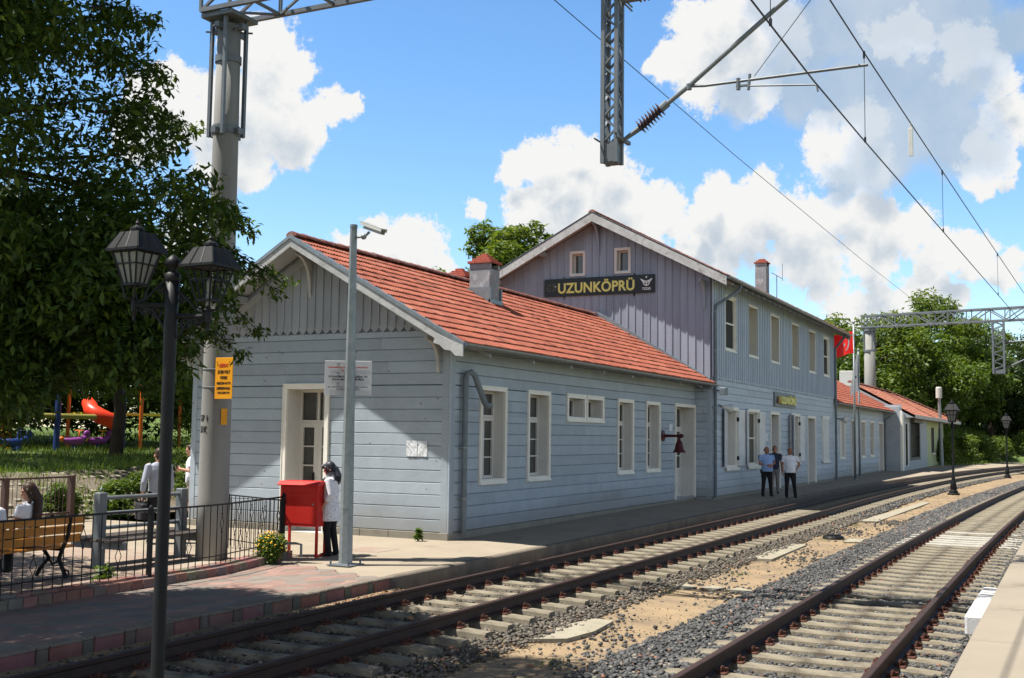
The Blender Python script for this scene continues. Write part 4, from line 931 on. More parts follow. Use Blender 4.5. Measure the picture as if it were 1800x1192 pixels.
for (y0, z0), (y1, z1) in (((EY - .05, EZ + .0), (RY, RZ + .045)), ((RY, RZ + .045), (EN + .05, EZN + .0))):
    b.prism([(X0 - .03, y0, z0), (X0 - .03, y1, z1), (X0 - .03, y1, z1 + .012), (X0 - .03, y0, z0 + .012)], (.17, 0, 0)); b.prism([(X0 - .033, y0, z0 - .07), (X0 - .033, y1, z1 - .07), (X0 - .033, y1, z1 + .01), (X0 - .033, y0, z0 + .01)], (.012, 0, 0))
b.build('roof_edging', 'zinc', rf)
b = MB()   # purlins and second rafter under the overhang
for y in (11.4, 13.1, 14.78, 16.5, 17.9): b = MB(); b.box(X0 + .05, 20.2, y - .06, y + .06, low_top(y) - .16, low_top(y) - .02); b.build('purlin', 'soffit', rf)
for s in (1, -1): b = MB(); b.bar((19.93, RY - s * .04, RZ - .26), (19.93, RY + s * 3.5, RZ - .30 - 3.5 * (.585 if s < 0 else .60)), .07, .13); b.build('rafter', 'soffit', rf)
x = 20.6
while x < 36.4: b = MB(); b.prism([(x - .04, 11.3, 3.98), (x - .04, EY + .10, 3.66), (x - .04, EY + .10, 3.60), (x - .04, 11.3, 3.84)], (.08, 0, 0)); b.build('rafter', 'soffit', rf); x += 2.1
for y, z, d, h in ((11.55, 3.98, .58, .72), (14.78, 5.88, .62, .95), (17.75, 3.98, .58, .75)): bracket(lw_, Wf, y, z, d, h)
for y, s in ((EY, 1), (EN, -1)):       # scrolled foot of the barge board
    b = MB()
    pts = [(y - s * .05, EZ - .05), (y + s * .55, EZ + .26 - .06), (y + s * .62, EZ + .02), (y + s * .48, EZ - .02), (y + s * .36, EZ - .12), (y + s * .22, EZ - .14), (y + s * .12, EZ - .24), (y - s * .05, EZ - .26)]
    b.prism([(X0 - .012, p, q) for p, q in pts], (-.04, 0, 0)); b.build('barge_foot', 'barge_white', rf)
nb = Face('n', 18.0)
for x in (20.2, 23.5, 27): bracket(lw_, nb, x, 3.72, .62, 1.15)
gutter(lw_, (X0 - .02, EY - .06, EZ - .0), (36.55, EY - .06, EZ - .03)); gutter(lw_, (X0 - .02, EN + .06, EZN), (36.5, EN + .06, EZN - .03))
downpipe(lw_, [(20.42, 11.17, .02), (20.42, 11.17, 3.18), (20.45, 11.15, 3.27), (20.52, 11.10, 3.30), (20.60, 11.06, 3.24), (20.93, 10.98, 2.66), (20.98, 10.97, 2.62), (21.16, 10.97, 2.62)], .062, [(20.42, 11.17, 1.75), (20.42, 11.17, .72)])
chimney(lw_, 25.8, 26.36, 13.45, 14.05, 5.2, 6.45, label='rendered chimney with stepped brick cap on the track side slope')
b = MB(); b.box(25.74, 26.42, 13.38, 13.45, 5.36, 5.50); b.box(26.36, 26.42, 13.4, 14.1, 5.4, 5.82); b.box(25.74, 25.80, 13.4, 14.1, 5.4, 5.82); b.build('flashing', 'zinc', rf)
chimney(lw_, 28.9, 29.5, 15.9, 16.55, 5.2, 6.62, label='half hidden brick capped chimney behind the ridge')

# ---- two storey main house
hs_ = thing('station_house', 'two storey grey blue timber station house with a lilac boarded gable', 'building', (36.53, 10.75, 0))
HX0, HX1, HS, HN, HR, HZ = 36.53, 57.72, 10.75, 18.75, 14.75, 9.66
HEY, HEZ, HEN = 10.03, 7.27, 19.47; HOV = .72
def hi_top(y): return HZ - .10 - (HZ - HEZ) / (HR - HEY) * abs(y - HR)
S2 = Face('s', HS); W2 = Face('w', HX0); E2 = Face('e', HX1)
ups = [38.06, 41.15, 44.64, 48.32, 51.8, 55.12]; uops = [(a + .05, a + 1.40, 5.04, 6.92) for a in ups]
dn = [(38.09, .95, 1.5, 2.11), (40.98, .95, 1.6, 2.11), (48.02, .97, 1.62, 2.08), (54.66, .95, 1.55, 2.12)]; dd = [(44.55, .02, 1.55, 3.04), (51.44, .02, 1.78, 3.02)]
dops = [(a + .05, a + w - .05, z + .05, z + h - .05) for a, z, w, h in dn + dd]
b = MB(); boards(b, S2, 36.56, 57.72, .07, 4.0, dops); core(b, S2, 36.53, 57.72, -.2, 3.95, dops)
boards(b, W2, 10.90, 11.29, .07, 3.9, []); W2.box(b, 10.752, 10.90, 0, .03, 0, 3.9); core(b, W2, 10.75, 11.3, -.2, 4.0, [])
boards(b, E2, 10.75, 18.75, .07, 4.0, [])
b.box(HX0, HX1, 18.74, 18.75, -.2, 7.2); E2.box(b, 10.75, 18.75, -.02, 0, -.2, 7.2); b.face([(HX1, 10.75, 7.1), (HX1, 18.75, 7.1), (HX1, HR, HZ - .1)])
b.build('wall', 'house_blue', hs_)
b = MB(); battens(b, S2, 36.53, 57.72, 3.97, lambda a: 7.36, uops, .27, .03, .10, .075)
core(b, S2, 36.56, 57.7, 3.9, 7.3, uops); b.v = [v for v in b.v]
b.build('upper_boarding', 'steel_blue_paint', hs_)
gw = [(15.25, 7.60, .60, .90), (13.56, 7.61, .61, .91)]; gops = [(a + .04, a + w - .04, z + .04, z + h - .04) for a, z, w, h in gw]
b = MB(); battens(b, W2, 10.76, 18.74, 3.6, lambda y: hi_top(y) - .02, gops, .266, .012, 0, .05); core(b, W2, 10.75, 18.75, 3.6, hi_top, gops)
b.build('gable_boarding', 'lilac_paint', hs_)
for i, a in enumerate(ups):
    if i in (0, 5): window(hs_, S2, a, 4.99, 1.45, 1.98, 'screen', .04, tw=.09, pane='screen_grey')
    else: window(hs_, S2, a, 4.99, 1.50, 1.98, 'casement', .40, tw=.09, jamb='jamb_beige')
for i, (a, z, w, h) in enumerate(dn):
    o = window(hs_, S2, a, z, w, h, 'blank' if i in (0, 3) else 'screen', .30 if i == 0 else .10, pane='dim_curtain' if i == 1 else 'screen_grey')
    sl = MB(); S2.box(sl, a - .05, a + w + .05, .086, .13, z - .06, z + .03); sl.build('sill', 'white_trim', o); sl = MB(); S2.box(sl, a - .04, a + w + .04, .07, .11, z + h - .10, z + h + .02); sl.build('lintel', 'white_trim', o)
    if i == 3: shutter(o, S2, a + .06, a + w / 2 - .005, z + .06, z + h - .1, .075); shutter(o, S2, a + w / 2 + .005, a + w - .06, z + .06, z + h - .1, .075)
    else:
        shutter(o, S2, a + .0, a - .42, z + .08, z + h - .05, .10, .15 if i != 2 else .30); shutter(o, S2, a + w - .02, a + w + .82, z + .08, z + h - .05, .09, .11)
        for zz in (z + .35, z + h - .4): hg = MB(); S2.box(hg, a + w - .08, a + w - .01, .06, .13, zz - .07, zz + .07); hg.build('hinge', 'black_iron', o)
for a, z, w, h in dd: window(hs_, S2, a, z, w, h, 'door', .5, tw=.11)
for a, z, w, h in gw: window(hs_, W2, a, z, w, h, 'small', .22, 'pink_trim', tw=.09)
b = MB(); X0, X1 = HX0 - HOV, HX1 + .75
roof_slab(b, X0 + .03, X1, [(HEY + .02, HEZ - .02), (HR, HZ - .02), (HEN - .02, HEZ - .02)], .06); rf = b.build('roof', 'soffit', hs_)
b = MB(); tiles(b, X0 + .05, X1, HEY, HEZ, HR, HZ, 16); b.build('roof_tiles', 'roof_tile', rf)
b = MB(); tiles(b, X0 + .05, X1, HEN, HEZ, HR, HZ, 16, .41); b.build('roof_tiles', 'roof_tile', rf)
b = MB(); ridge_tiles(b, (X0 + .02, HR, HZ + .035), (X1, HR, HZ + .035)); b.build('ridge_tiles', 'ridge_tile', rf)
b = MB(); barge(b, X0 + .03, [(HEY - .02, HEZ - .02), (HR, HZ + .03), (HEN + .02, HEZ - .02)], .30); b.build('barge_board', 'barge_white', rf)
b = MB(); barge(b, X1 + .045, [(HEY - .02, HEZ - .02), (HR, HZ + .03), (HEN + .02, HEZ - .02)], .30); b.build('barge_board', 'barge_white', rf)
b = MB()
for (y0, z0), (y1, z1) in (((HEY - .05, HEZ), (HR, HZ + .06)), ((HR, HZ + .06), (HEN + .05, HEZ))): b.prism([(X0 - .03, y0, z0), (X0 - .03, y1, z1), (X0 - .03, y1, z1 + .014), (X0 - .03, y0, z0 + .014)], (.17, 0, 0))
b.build('roof_edging', 'zinc', rf)
x = 37.0
while x < HX1: b = MB(); b.prism([(x - .045, 10.75, 7.52), (x - .045, HEY + .08, 7.17), (x - .045, HEY + .08, 7.08), (x - .045, 10.75, 7.34)], (.09, 0, 0)); b.build('rafter', 'soffit', rf); x += .86
for y in (10.9, 12.7, 14.75, 16.8, 18.6): b = MB(); b.box(X0 + .06, HX0 + .2, y - .07, y + .07, hi_top(y) - .17, hi_top(y) - .02); b.build('purlin', 'soffit', rf)
for y, z, h in ((10.95, 7.22, .95), (14.75, 9.40, 1.15), (18.5, 7.22, .95)): bracket(hs_, W2, y, z, .60, h, .08, m='lilac_paint')
gutter(hs_, (X0, HEY - .07, HEZ - .02), (X1, HEY - .07, HEZ - .06), .075)
downpipe(hs_, [(37.55, 10.0, 7.15), (37.5, 10.05, 6.98), (36.72, 10.60, 6.42), (36.66, 10.64, 6.2), (36.66, 10.64, .05)], .055, [(36.66, 10.64, z) for z in (6.2, 4.9, 3.0, 2.2, 1.2)])
downpipe(hs_, [(57.4, 10.0, 7.15), (57.5, 10.2, 6.95), (57.74, 10.62, 6.5), (57.74, 10.62, .0)], .06, [(57.74, 10.62, z) for z in (3.2, 1.4)])
chimney(hs_, 53.45, 54.0, 13.0, 13.55, 8.7, 10.35, steps=3, label='chimney with a small brick cap near the ridge of the house')
b = MB(); b.tube([(53.4, 12.5, 8.55), (53.4, 12.5, 9.72)], .02, 6); b.tube([(52.4, 12.5, 9.70), (54.6, 12.5, 9.70)], .016, 6); b.tube([(54.6, 12.5, 9.6), (54.6, 12.5, 10.45)], .012, 6); b.build('antenna', 'steel_grey', hs_)
b = MB(); x = 36.6
while x < 57.6: b.bbox(x + .004, min(57.7, x + .9) - .004, 10.716, 10.77, -.2, .064, .006); x += .9
b.build('plinth', 'plinth', hs_)
b = MB(); b.prism([(36.515, 10.75, 3.80), (36.515, RY, RZ + .06), (36.515, RY, RZ + .22), (36.515, 10.75, 3.96)], (-.10, 0, 0)); b.build('flashing', 'zinc', hs_)

# ---- far low wing, its bay and the green kiosk
fw_ = thing('station_wing', 'far low grey blue wing with narrow windows beyond the two flag poles', 'building', (57.72, 11.3, 0))
S3 = Face('s', 11.30); nw = [(62.2, .93, 1.6, 2.16), (69.05, .92, 1.45, 2.2), (72.3, .93, 1.55, 2.2)]; nd = [(65.8, 0, 1.5, 3.12), (75.75, 0, 1.95, 3.12)]
op3 = [(a + .05, a + w - .05, z + .05, z + h - .05) for a, z, w, h in nw + nd]
b = MB(); boards(b, S3, 57.76, 78.0, .04, 3.82, op3); core(b, S3, 57.72, 78.0, -.2, 3.95, op3); b.box(57.75, 92, 17.9, 18.0, -.2, 4.2); b.build('wall', 'house_blue', fw_)
for i, (a, z, w, h) in enumerate(nw): window(fw_, S3, a, z, w, h, 'blank' if i == 0 else 'screen', .12, pane='screen_grey')
for a, z, w, h in nd: window(fw_, S3, a, z, w, h, 'door', .5)
b = MB(); roof_slab(b, 57.74, 80, [(10.62, 3.82), (14.8, 6.05), (19.0, 3.82)], .06); rf = b.build('roof', 'soffit', fw_)
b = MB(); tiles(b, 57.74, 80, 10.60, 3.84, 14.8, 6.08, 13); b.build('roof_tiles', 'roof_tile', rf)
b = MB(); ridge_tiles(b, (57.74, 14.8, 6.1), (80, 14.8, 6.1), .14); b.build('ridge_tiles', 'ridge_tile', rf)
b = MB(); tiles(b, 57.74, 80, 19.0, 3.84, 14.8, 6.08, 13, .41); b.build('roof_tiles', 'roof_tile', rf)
gutter(fw_, (57.74, 10.54, 3.82), (80, 10.54, 3.80)); downpipe(fw_, [(78.1, 10.55, 3.75), (78.0, 10.9, 3.5), (77.92, 11.18, 3.3), (77.92, 11.18, 0)], .06)
b = MB(); b.bbox(88.0, 89.6, 14.9, 15.9, 4.5, 7.15, .03); b.build('chimney', 'white_wall', fw_)

an_ = thing('station_annex', 'pale blue boarded annex with dark openings projecting between the far wing and the green kiosk', 'building', (78.0, 10.15, 0))
WA, SA = Face('w', 78.0), Face('s', 10.15); aop = [(79.4, 80.6, .3, 3.05), (82.0, 87.2, .75, 3.35)]
b = MB(); boards(b, WA, 10.25, 11.3, .2, 4.2, [], .2, .03, False); core(b, WA, 10.15, 11.35, -.2, 4.3, []); boards(b, SA, 78.1, 91.9, .2, 3.6, aop, .2, .03, False); core(b, SA, 78.0, 92, -.2, 3.7, aop); b.build('wall', 'pale_blue_paint', an_)
b = MB(); SA.box(b, 78.0, 78.7, .0, .045, 0, 3.7); WA.box(b, 10.10, 10.25, 0, .045, 0, 3.9); SA.box(b, 79.2, 79.4, 0, .05, .2, 3.2); SA.box(b, 80.6, 80.9, 0, .05, .2, 3.2); b.build('corner_board', 'white_trim', an_)
b = MB(); SA.box(b, 79.4, 80.6, -.25, -.2, .2, 3.05); b.build('door', 'grille', an_)
b = MB(); SA.box(b, 81.8, 82.2, 0, .06, .6, 3.5); SA.box(b, 87.0, 87.4, 0, .06, .6, 3.5); SA.box(b, 82.2, 87.0, 0, .06, .6, .8); SA.box(b, 82.2, 87, 0, .3, 3.2, 3.6); gw_ = b.build('window', 'grille', an_)
b = MB(); SA.box(b, 82.2, 87.0, -.2, -.15, .8, 3.2); b.build('pane', 'dark_glass', gw_)
b = MB(); [SA.box(b, 82.6 + i * .8, 82.66 + i * .8, -.05, -.02, .8, 3.2) for i in range(6)]; b.build('grille', 'grille', gw_)
b = MB(); V = [(79.9, 9.62, 3.50), (107.3, 9.15, 3.42), (107.3, 17, 3.4), (79.9, 18, 3.5), (79.9, 13.7, 5.70), (99, 13.7, 5.70)]
b.mesh(V, [(0, 1, 5, 4), (1, 2, 5), (2, 3, 4, 5), (3, 0, 4), (0, 3, 2, 1)]); rf = b.build('roof', 'soffit', an_)
b = MB(); tiles(b, 79.9, 99.0, 9.58, 3.66, 13.7, 5.86, 12, .41, tint=(1.0, 1.05, 1.1)); b.build('roof_tiles', 'pale_roof_tile', rf)
b = MB(); rows = 12
for r in range(rows):
    t0, t1_ = r / rows, (r + 1) / rows
    def E_(t, s): return Vector((99, 9.6, 3.66)).lerp(Vector((99, 13.7, 5.86)), t) if s == 0 else Vector((107.4, 9.1, 3.6)).lerp(Vector((99, 13.7, 5.86)), t)
    for s in range(14):
        u0, u1 = s / 14, (s + 1) / 14; c = random.uniform(.85, 1.1); up = Vector((0, 0, .05))
        b.face([E_(t0, 0).lerp(E_(t0, 1), u0) + up, E_(t0, 0).lerp(E_(t0, 1), u1) + up, E_(t1_, 0).lerp(E_(t1_, 1), u1) + up * .4, E_(t1_, 0).lerp(E_(t1_, 1), u0) + up * .4], (c, c * .97, c * .95))
b.build('roof_tiles', 'pale_roof_tile', rf)
b = MB(); ridge_tiles(b, (80, 13.75, 5.9), (99, 13.7, 5.9), .17, .5); ridge_tiles(b, (99, 13.7, 5.88), (107.3, 9.2, 3.7), .17, .5); b.build('ridge_tiles', 'ridge_tile', rf)
b = MB(); b.prism([(80, 9.50, 3.46), (107.5, 9.0, 3.40), (107.5, 9.0, 3.64), (80, 9.50, 3.70)], (0, .05, 0)); b.build('fascia', 'white_wall', rf)
ki = thing('kiosk', 'small yellow green kiosk under the end of the tiled roof', 'kiosk', (92.0, 10.3, -.1))
SK, WK = Face('s', 10.28), Face('w', 92.0); kop = [(96.3, 98.3, 1.0, 3.0), (101.6, 103.6, 1.0, 3.0)]
b = MB(); core(b, SK, 92, 105.5, -.2, 3.6, kop); core(b, WK, 10.28, 12, -.2, 3.6, []); Face('e', 105.5).box(b, 10.28, 16, -.1, 0, -.2, 3.5); SK.box(b, 92, 105.5, .001, .03, -.2, .25); b.build('wall', 'kiosk_green', ki)
b = MB(); WK.box(b, 10.3, 11.0, .01, .05, 0, 2.3); b.build('door', 'kiosk_dark_green', ki)
for a, a1, z, z1 in kop:
    b = MB(); SK.box(b, a, a1, -.12, -.08, z, z1); w_ = b.build('window', 'dim_curtain', ki); b = MB(); SK.box(b, a - .1, a1 + .1, .0, .12, z - .12, z); b.build('sill', 'white_trim', w_)
    b = MB(); [SK.box(b, a + i * .4, a + i * .4 + .06, -.06, -.03, z, z1) for i in range(6)]; b.build('grille', 'grille', w_)
# ------------------------------------------------------------------ signs and small things fixed to the buildings
def name_board():
    t = thing('name_sign', 'black station name board with large yellow letters across the lilac gable', 'sign', (36.42, 14.74, 7.22))
    b = MB(); b.bbox(36.40, 36.47, 12.69, 16.79, 6.91, 7.53, .008); b.build('board', 'sign_black', t)
    b = MB(); [b.box(36.47, 36.50, y, y + .08, 6.8, 7.6) for y in (13.4, 16.0)]; b.build('fixing', 'steel_grey', t)
    ux = (0, -1, 0)
    text_part('UZUNKÖPRÜ', 'lettering', 'sign_yellow', t, (36.395, 14.82, 7.225), ux, (0, 0, 1), .5, fit=(2.86, .45), ext=.008, bold=.014, space=1.04)
    text_part('TCDD', 'lettering', 'ink_white', t, (36.395, 12.96, 7.04), ux, (0, 0, 1), .12, fit=(.31, .085), bold=.003)
    b = MB(); c = (12.96, 7.26)
    ring = lambda r, w, y0, z0, a0, a1, n=16: [b.prism([(36.392, y0 + r_ * cos(t_), z0 + r_ * sin(t_)) for (r_, t_) in ((r, a0 + (a1 - a0) * i / n), (r, a0 + (a1 - a0) * (i + 1) / n), (r - w, a0 + (a1 - a0) * (i + 1) / n), (r - w, a0 + (a1 - a0) * i / n))], (-.008, 0, 0)) for i in range(n)]
    ring(.125, .032, c[0], c[1], pi * .95, 2.05 * pi)
    for s in (-1, 1):
        for j in range(3): b.prism([(36.392, c[0] + s * .03, c[1] - .03 + j * .03), (36.392, c[0] + s * (.22 - .03 * (2 - j)), c[1] + .02 + j * .04), (36.392, c[0] + s * (.20 - .03 * (2 - j)), c[1] + .045 + j * .04), (36.392, c[0] + s * .03, c[1] - .012 + j * .03)], (-.008, 0, 0))
    b.prism([(36.392, c[0] - .018, c[1] - .10), (36.392, c[0] + .018, c[1] - .10), (36.392, c[0] + .018, c[1] + .06), (36.392, c[0] - .018, c[1] + .06)], (-.008, 0, 0))
    st = [(36.392, c[0] + r_ * sin(a), c[1] + .175 + r_ * cos(a)) for a, r_ in [(i * pi / 5, .045 if i % 2 == 0 else .018) for i in range(10)]]; b.prism(st, (-.008, 0, 0)); b.build('emblem', 'ink_white', t)
    b = MB(); c = (16.50, 7.21)
    for (ry_, rz_) in ((.21, .14), (.15, .14), (.07, .14)):
        pts = [(36.39, c[0] + ry_ * cos(2 * pi * i / 24), c[1] + rz_ * sin(2 * pi * i / 24)) for i in range(25)]; b.tube(pts, .007, 5)
    for z, w in ((.07, .16), (-.07, .16), (0, .21)): b.tube([(36.39, c[0] - w, c[1] + z), (36.39, c[0] + w, c[1] + z)], .006, 5)
    b.build('emblem', 'ink_dim', t)
    b = MB(); b.box(36.385, 36.395, 16.33, 16.38, 7.24, 7.27); b.build('glint', 'ink_white', t)
name_board()
t = thing('wall_sign', 'small grey wall board with raised yellow station name above the shuttered windows', 'sign', (46.95, 10.7, 3.56))
b = MB(); b.bbox(45.1, 48.85, 10.66, 10.72, 3.28, 3.86, .01); b.build('board', 'steel_grey', t)
text_part('UZUNKÖPRÜ', 'lettering', 'sign_yellow', t, (47.1, 10.60, 3.58), (1, 0, 0), (0, 0, 1), .4, fit=(2.7, .36), ext=.06, bold=.012)
b = MB(); b.prism([(45.35, 10.64, 3.42), (45.62, 10.64, 3.42), (45.48, 10.64, 3.70)], (0, -.05, 0)); b.build('emblem', 'ridge_tile', t)
t = thing('station_bell', 'dark red bell hanging from a wall bracket beside the track side door', 'bell', (32.9, 11.27, 2.05))
b = MB(); b.lathe((33.15, 11.26, 2.05), [(.17, 0), (.17, -.03), (.05, -.06), (.04, -.3), (.04, -.52), (.07, -.55), (.06, -.62), (.02, -.66)], 14, axis='y'); b.build('bracket', 'bell_maroon', t)
b = MB(); b.lathe((33.15, 10.74, 1.55), [(.205, 0), (.19, .03), (.145, .10), (.115, .22), (.10, .30), (.06, .36), (.035, .38), (.035, .42)], 18); b.tube([(33.15, 10.74, 1.95), (33.15, 10.74, 2.06)], .02, 6); b.tube([(33.15, 10.74, 1.50), (33.15, 10.74, 1.7)], .018, 6); b.build('bell', 'bell_maroon', t, True)
b = MB(); b.bbox(33.75, 34.05, 11.255, 11.272, 2.2, 2.42, .004); solo(b, 'notice', 'paper', 'small white number plate above the dark red bell', 'notice', (33.9, 11.26, 2.3))
b = MB(); b.bbox(43.6, 44.05, 10.69, 10.722, 1.9, 2.2, .004); solo(b, 'notice', 'paper', 'small white notice on the blue wall left of the station doorway', 'notice', (43.8, 10.7, 2.05))
for y0, y1, lb in ((12.02, 12.28, 'crumpled white paper notice on the gable boards, the left sheet of two'), (11.78, 12.01, 'creased white paper notice on the gable boards, the right sheet of two')):
    b = MB(); vs = []
    for i in range(7):
        for j in range(7): vs.append((19.966 - random.uniform(0, .012), y0 + (y1 - y0) * i / 6, 1.56 + .32 * j / 6))
    b.mesh(vs, [(i * 7 + j, i * 7 + j + 1, i * 7 + j + 8, i * 7 + j + 7) for i in range(6) for j in range(6)]); solo(b, 'notice', 'paper', lb, 'notice', (19.97, (y0 + y1) / 2, 1.7))
def speaker_(loc, d, lb):
    t = thing('horn_loudspeaker', lb, 'loudspeaker', loc); b = MB(); x, y, z = loc; d = Vector(d).normalized(); p = Vector(loc); q = d.orthogonal()
    b.tube([p, p + d * .10, p + d * .16, p + d * .30, p + d * .38], [.045, .06, .07, .13, .17], 14); b.build('horn', 'cctv', t, True); b = MB(); b.bar(p + Vector((0, .12, .05)), p, .05); b.build('bracket', 'steel_grey', t)
speaker_((36.98, 10.52, 3.05), (.8, -.6, -.2), 'beige horn loudspeaker on the house corner downpipe')
speaker_((57.95, 10.5, 3.0), (-.4, -.9, -.1), 'small grey horn loudspeaker on the far corner pipe of the house')
t = thing('floodlight', 'dark floodlight fixed on the house corner above the horn loudspeaker', 'floodlight', (36.75, 10.55, 3.55)); b = MB(); b.bbox(36.62, 36.95, 10.28, 10.50, 3.42, 3.66, .02); b.build('housing', 'pipe_grey', t); b = MB(); b.bar((36.75, 10.72, 3.6), (36.75, 10.5, 3.55), .05); b.build('bracket', 'steel_grey', t)

# post with camera and the warning board
t = thing('camera_post', 'slim galvanised octagonal post on the platform carrying a surveillance camera', 'post', (15.44, 10.60, -.1))
b = MB(); b.tube([(15.44, 10.60, -.1), (15.44, 10.60, .95), (15.44, 10.60, 5.42)], [.112, .105, .058], 8); b.build('pole', 'galvanised', t)
b = MB(); b.tube([(15.44, 10.60, .80), (15.44, 10.60, .835)], [.109, .109], 8); b.tube([(15.44, 10.60, 5.40), (15.44, 10.60, 5.45)], [.064, .064], 8); b.box(15.30, 15.58, 10.46, 10.74, -.1, -.075); b.build('collar', 'galvanised', t)
b = MB()
for sx in (-1, 1):
    for sy in (-1, 1): b.tube([(15.44 + sx * .17, 10.6 + sy * .17, -.1), (15.44 + sx * .17, 10.6 + sy * .17, -.02)], .016, 6)
b.box(15.22, 15.66, 10.38, 10.82, -.1, -.085); b.build('anchor_bolts', 'steel_grey', t)
t = thing('surveillance_camera', 'pale weatherproof surveillance camera at the top of the slim post', 'camera', (15.44, 10.5, 5.3))
b = MB(); b.tube([(15.44, 10.54, 5.24), (15.44, 10.38, 5.24), (15.42, 10.28, 5.30)], .022, 8); b.ell((15.44, 10.40, 5.24), .05, .05, .05); b.build('bracket', 'galvanised', t)
dv = Vector((-.15, -.93, -.34)).normalized(); c = Vector((15.42, 10.18, 5.345)); sv = Vector((0, 0, 1)).cross(dv).normalized(); uv = dv.cross(sv)
b = MB(); b.obox(c, dv, sv, uv, .20, .055, .045); b.build('housing', 'cctv', t)
b = MB(); b.obox(c - dv * .03 + uv * .052, dv, sv, uv, .245, .072, .008); b.obox(c - dv * .03 + sv * .068 + uv * .03, dv, sv, uv, .245, .004, .03); b.obox(c - dv * .03 - sv * .068 + uv * .03, dv, sv, uv, .245, .004, .03); b.build('sun_shield', 'cctv', t)
b = MB(); b.obox(c + dv * .203, dv, sv, uv, .004, .04, .034); b.build('lens', 'dark_glass', t)
wx = 15.56
t = thing('warning_sign', 'white board of red and black warnings on the slim camera post', 'sign', (wx, 10.70, 2.93))
b = MB(); b.bbox(wx, wx + .012, 10.27, 11.17, 2.645, 3.205, .003); b.build('board', 'sign_white', t)
rd, up = (0, -1, 0), (0, 0, 1)
def wl(s, z, w, h, m, y=10.72): text_part(s, 'lettering', m, t, (wx - .003, y, z), rd, up, .05, fit=(w, h), ext=.001, bold=.002)
wl('SAHAMIZDA DOLAŞMAK TEHLİKELİ', 3.098, .76, .034, 'ink_red'); wl('VE YASAKTIR', 3.048, .26, .028, 'ink_red')
wl('IS DANGEROUS AND ILLEGAL TO', 2.945, .74, .034, 'ink_black'); wl('WALK AROUND THE FIELD', 2.900, .62, .032, 'ink_black')
wl('IST GEFÄHRLICH UND ILLEGAL HERUM', 2.775, .76, .028, 'ink_grey'); wl('IN DEM FELD GEHEN', 2.735, .44, .026, 'ink_grey')
for z, m in ((3.15, 'ink_red'), (2.995, 'ink_black'), (2.832, 'ink_black')):
    b = MB(); y0 = 10.91
    for s in (-1, 1): b.prism([(wx - .002, y0 + s * .005, z - .02), (wx - .002, y0 + s * .035, z + .018), (wx - .002, y0 + s * .02, z + .022), (wx - .002, y0 + s * .002, z - .006)], (-.002, 0, 0))
    b.box(wx - .004, wx - .001, y0 - .035, y0 + .035, z - .032, z - .026); b.build('emblem', 'ink_grey', t)
    b = MB(); pts = [(wx - .004, 10.635 + .026 * cos(i * pi / 6), z + .024 * sin(i * pi / 6)) for i in range(13)]; b.tube(pts, .009, 5, False); b.build('emblem', m, t)

t.rotation_euler = (0, 0, radians(26.5)); t.scale = (1, .86, 1)
# ------------------------------------------------------------------ red letter box, bush, pipe, covers
t = thing('letter_box', 'red metal letter box on four legs with a sloping lid', 'letter box', (16.1, 11.95, -.1))
x0, x1, y0, y1 = 15.95, 16.30, 11.60, 12.32
b = MB(); b.bbox(x0, x1, y0, y1, .42, 1.14, .012); b.build('box', 'red_paint', t)
b = MB(); b.prism([(x0 - .07, y0 - .03, 1.125), (x0 + .02, y0 - .03, 1.185), (x1 + .04, y0 - .03, 1.185), (x1 + .06, y0 - .03, 1.15), (x1 + .04, y0 - .03, 1.145), (x0 - .06, y0 - .03, 1.11)], (0, y1 - y0 + .06, 0)); b.build('lid', 'red_paint', t)
b = MB(); b.box(x0 - .008, x0, y0 + .03, y1 - .03, 1.0, 1.10); b.build('slot_flap', 'red_paint', t)
b = MB(); b.lathe((x0 - .001, y0 + .09, .80), [(.016, 0), (.016, -.012), (.008, -.014)], 10, axis='x'); b.build('lock', 'galvanised', t)
b = MB(); b.bbox(x0 - .006, x0 + .002, y0 + .05, y1 - .05, .47, .985, .004); b.build('door', 'red_paint', t)
for x in (x0 + .02, x1 - .02):
    for y in (y0 + .02, y1 - .02): b = MB(); b.box(x - .02, x + .02, y - .02, y + .02, -.1, .42); b.build('leg', 'red_paint', t)
b = MB(); b.box(x0 + .005, x1 - .005, y0 + .01, y0 + .03, -.085, -.06); b.build('foot_bar', 'red_paint', t); t.rotation_euler = (0, 0, radians(9))
def leaf_cloud(centres, radii, n, size, droop=.3, aspect=.42, flat=.75, shell=.45):
    """many small bent leaves scattered in clumps through the crown; returns V, F (quads)"""
    cen = np.array(centres, float); rad = np.array(radii, float); w = rad ** 2; idx = RNG.choice(len(cen), n, p=w / w.sum())
    d = RNG.normal(0, 1, (n, 3)); d /= np.linalg.norm(d, axis=1)[:, None]; r = rad[idx] * (shell + (1 - shell) * RNG.random(n)) ** .5 * RNG.normal(1, .12, n)
    P = cen[idx] + d * r[:, None] * np.array([1, 1, flat]); s = size * RNG.uniform(.6, 1.35, n)
    a = RNG.uniform(0, 2 * pi, n); el = RNG.normal(-droop, .5, n); ax = np.stack([np.cos(a) * np.cos(el), np.sin(a) * np.cos(el), np.sin(el)], -1)
    q = RNG.normal(0, 1, (n, 3)); q[:, 2] *= .5; sd_ = np.cross(ax, np.array([0, 0, 1.]) + q * .55); sd_ /= np.linalg.norm(sd_, axis=1)[:, None] + 1e-9
    nr = np.cross(sd_, ax); V = np.zeros((n, 4, 3)); h = (s * aspect * .5)[:, None]; L_ = s[:, None]
    V[:, 0] = P; V[:, 1] = P + ax * L_ * .5 + sd_ * h + nr * L_ * .06; V[:, 2] = P + ax * L_; V[:, 3] = P + ax * L_ * .5 - sd_ * h + nr * L_ * .06
    return V.reshape(-1, 3), np.arange(n * 4).reshape(-1, 4)
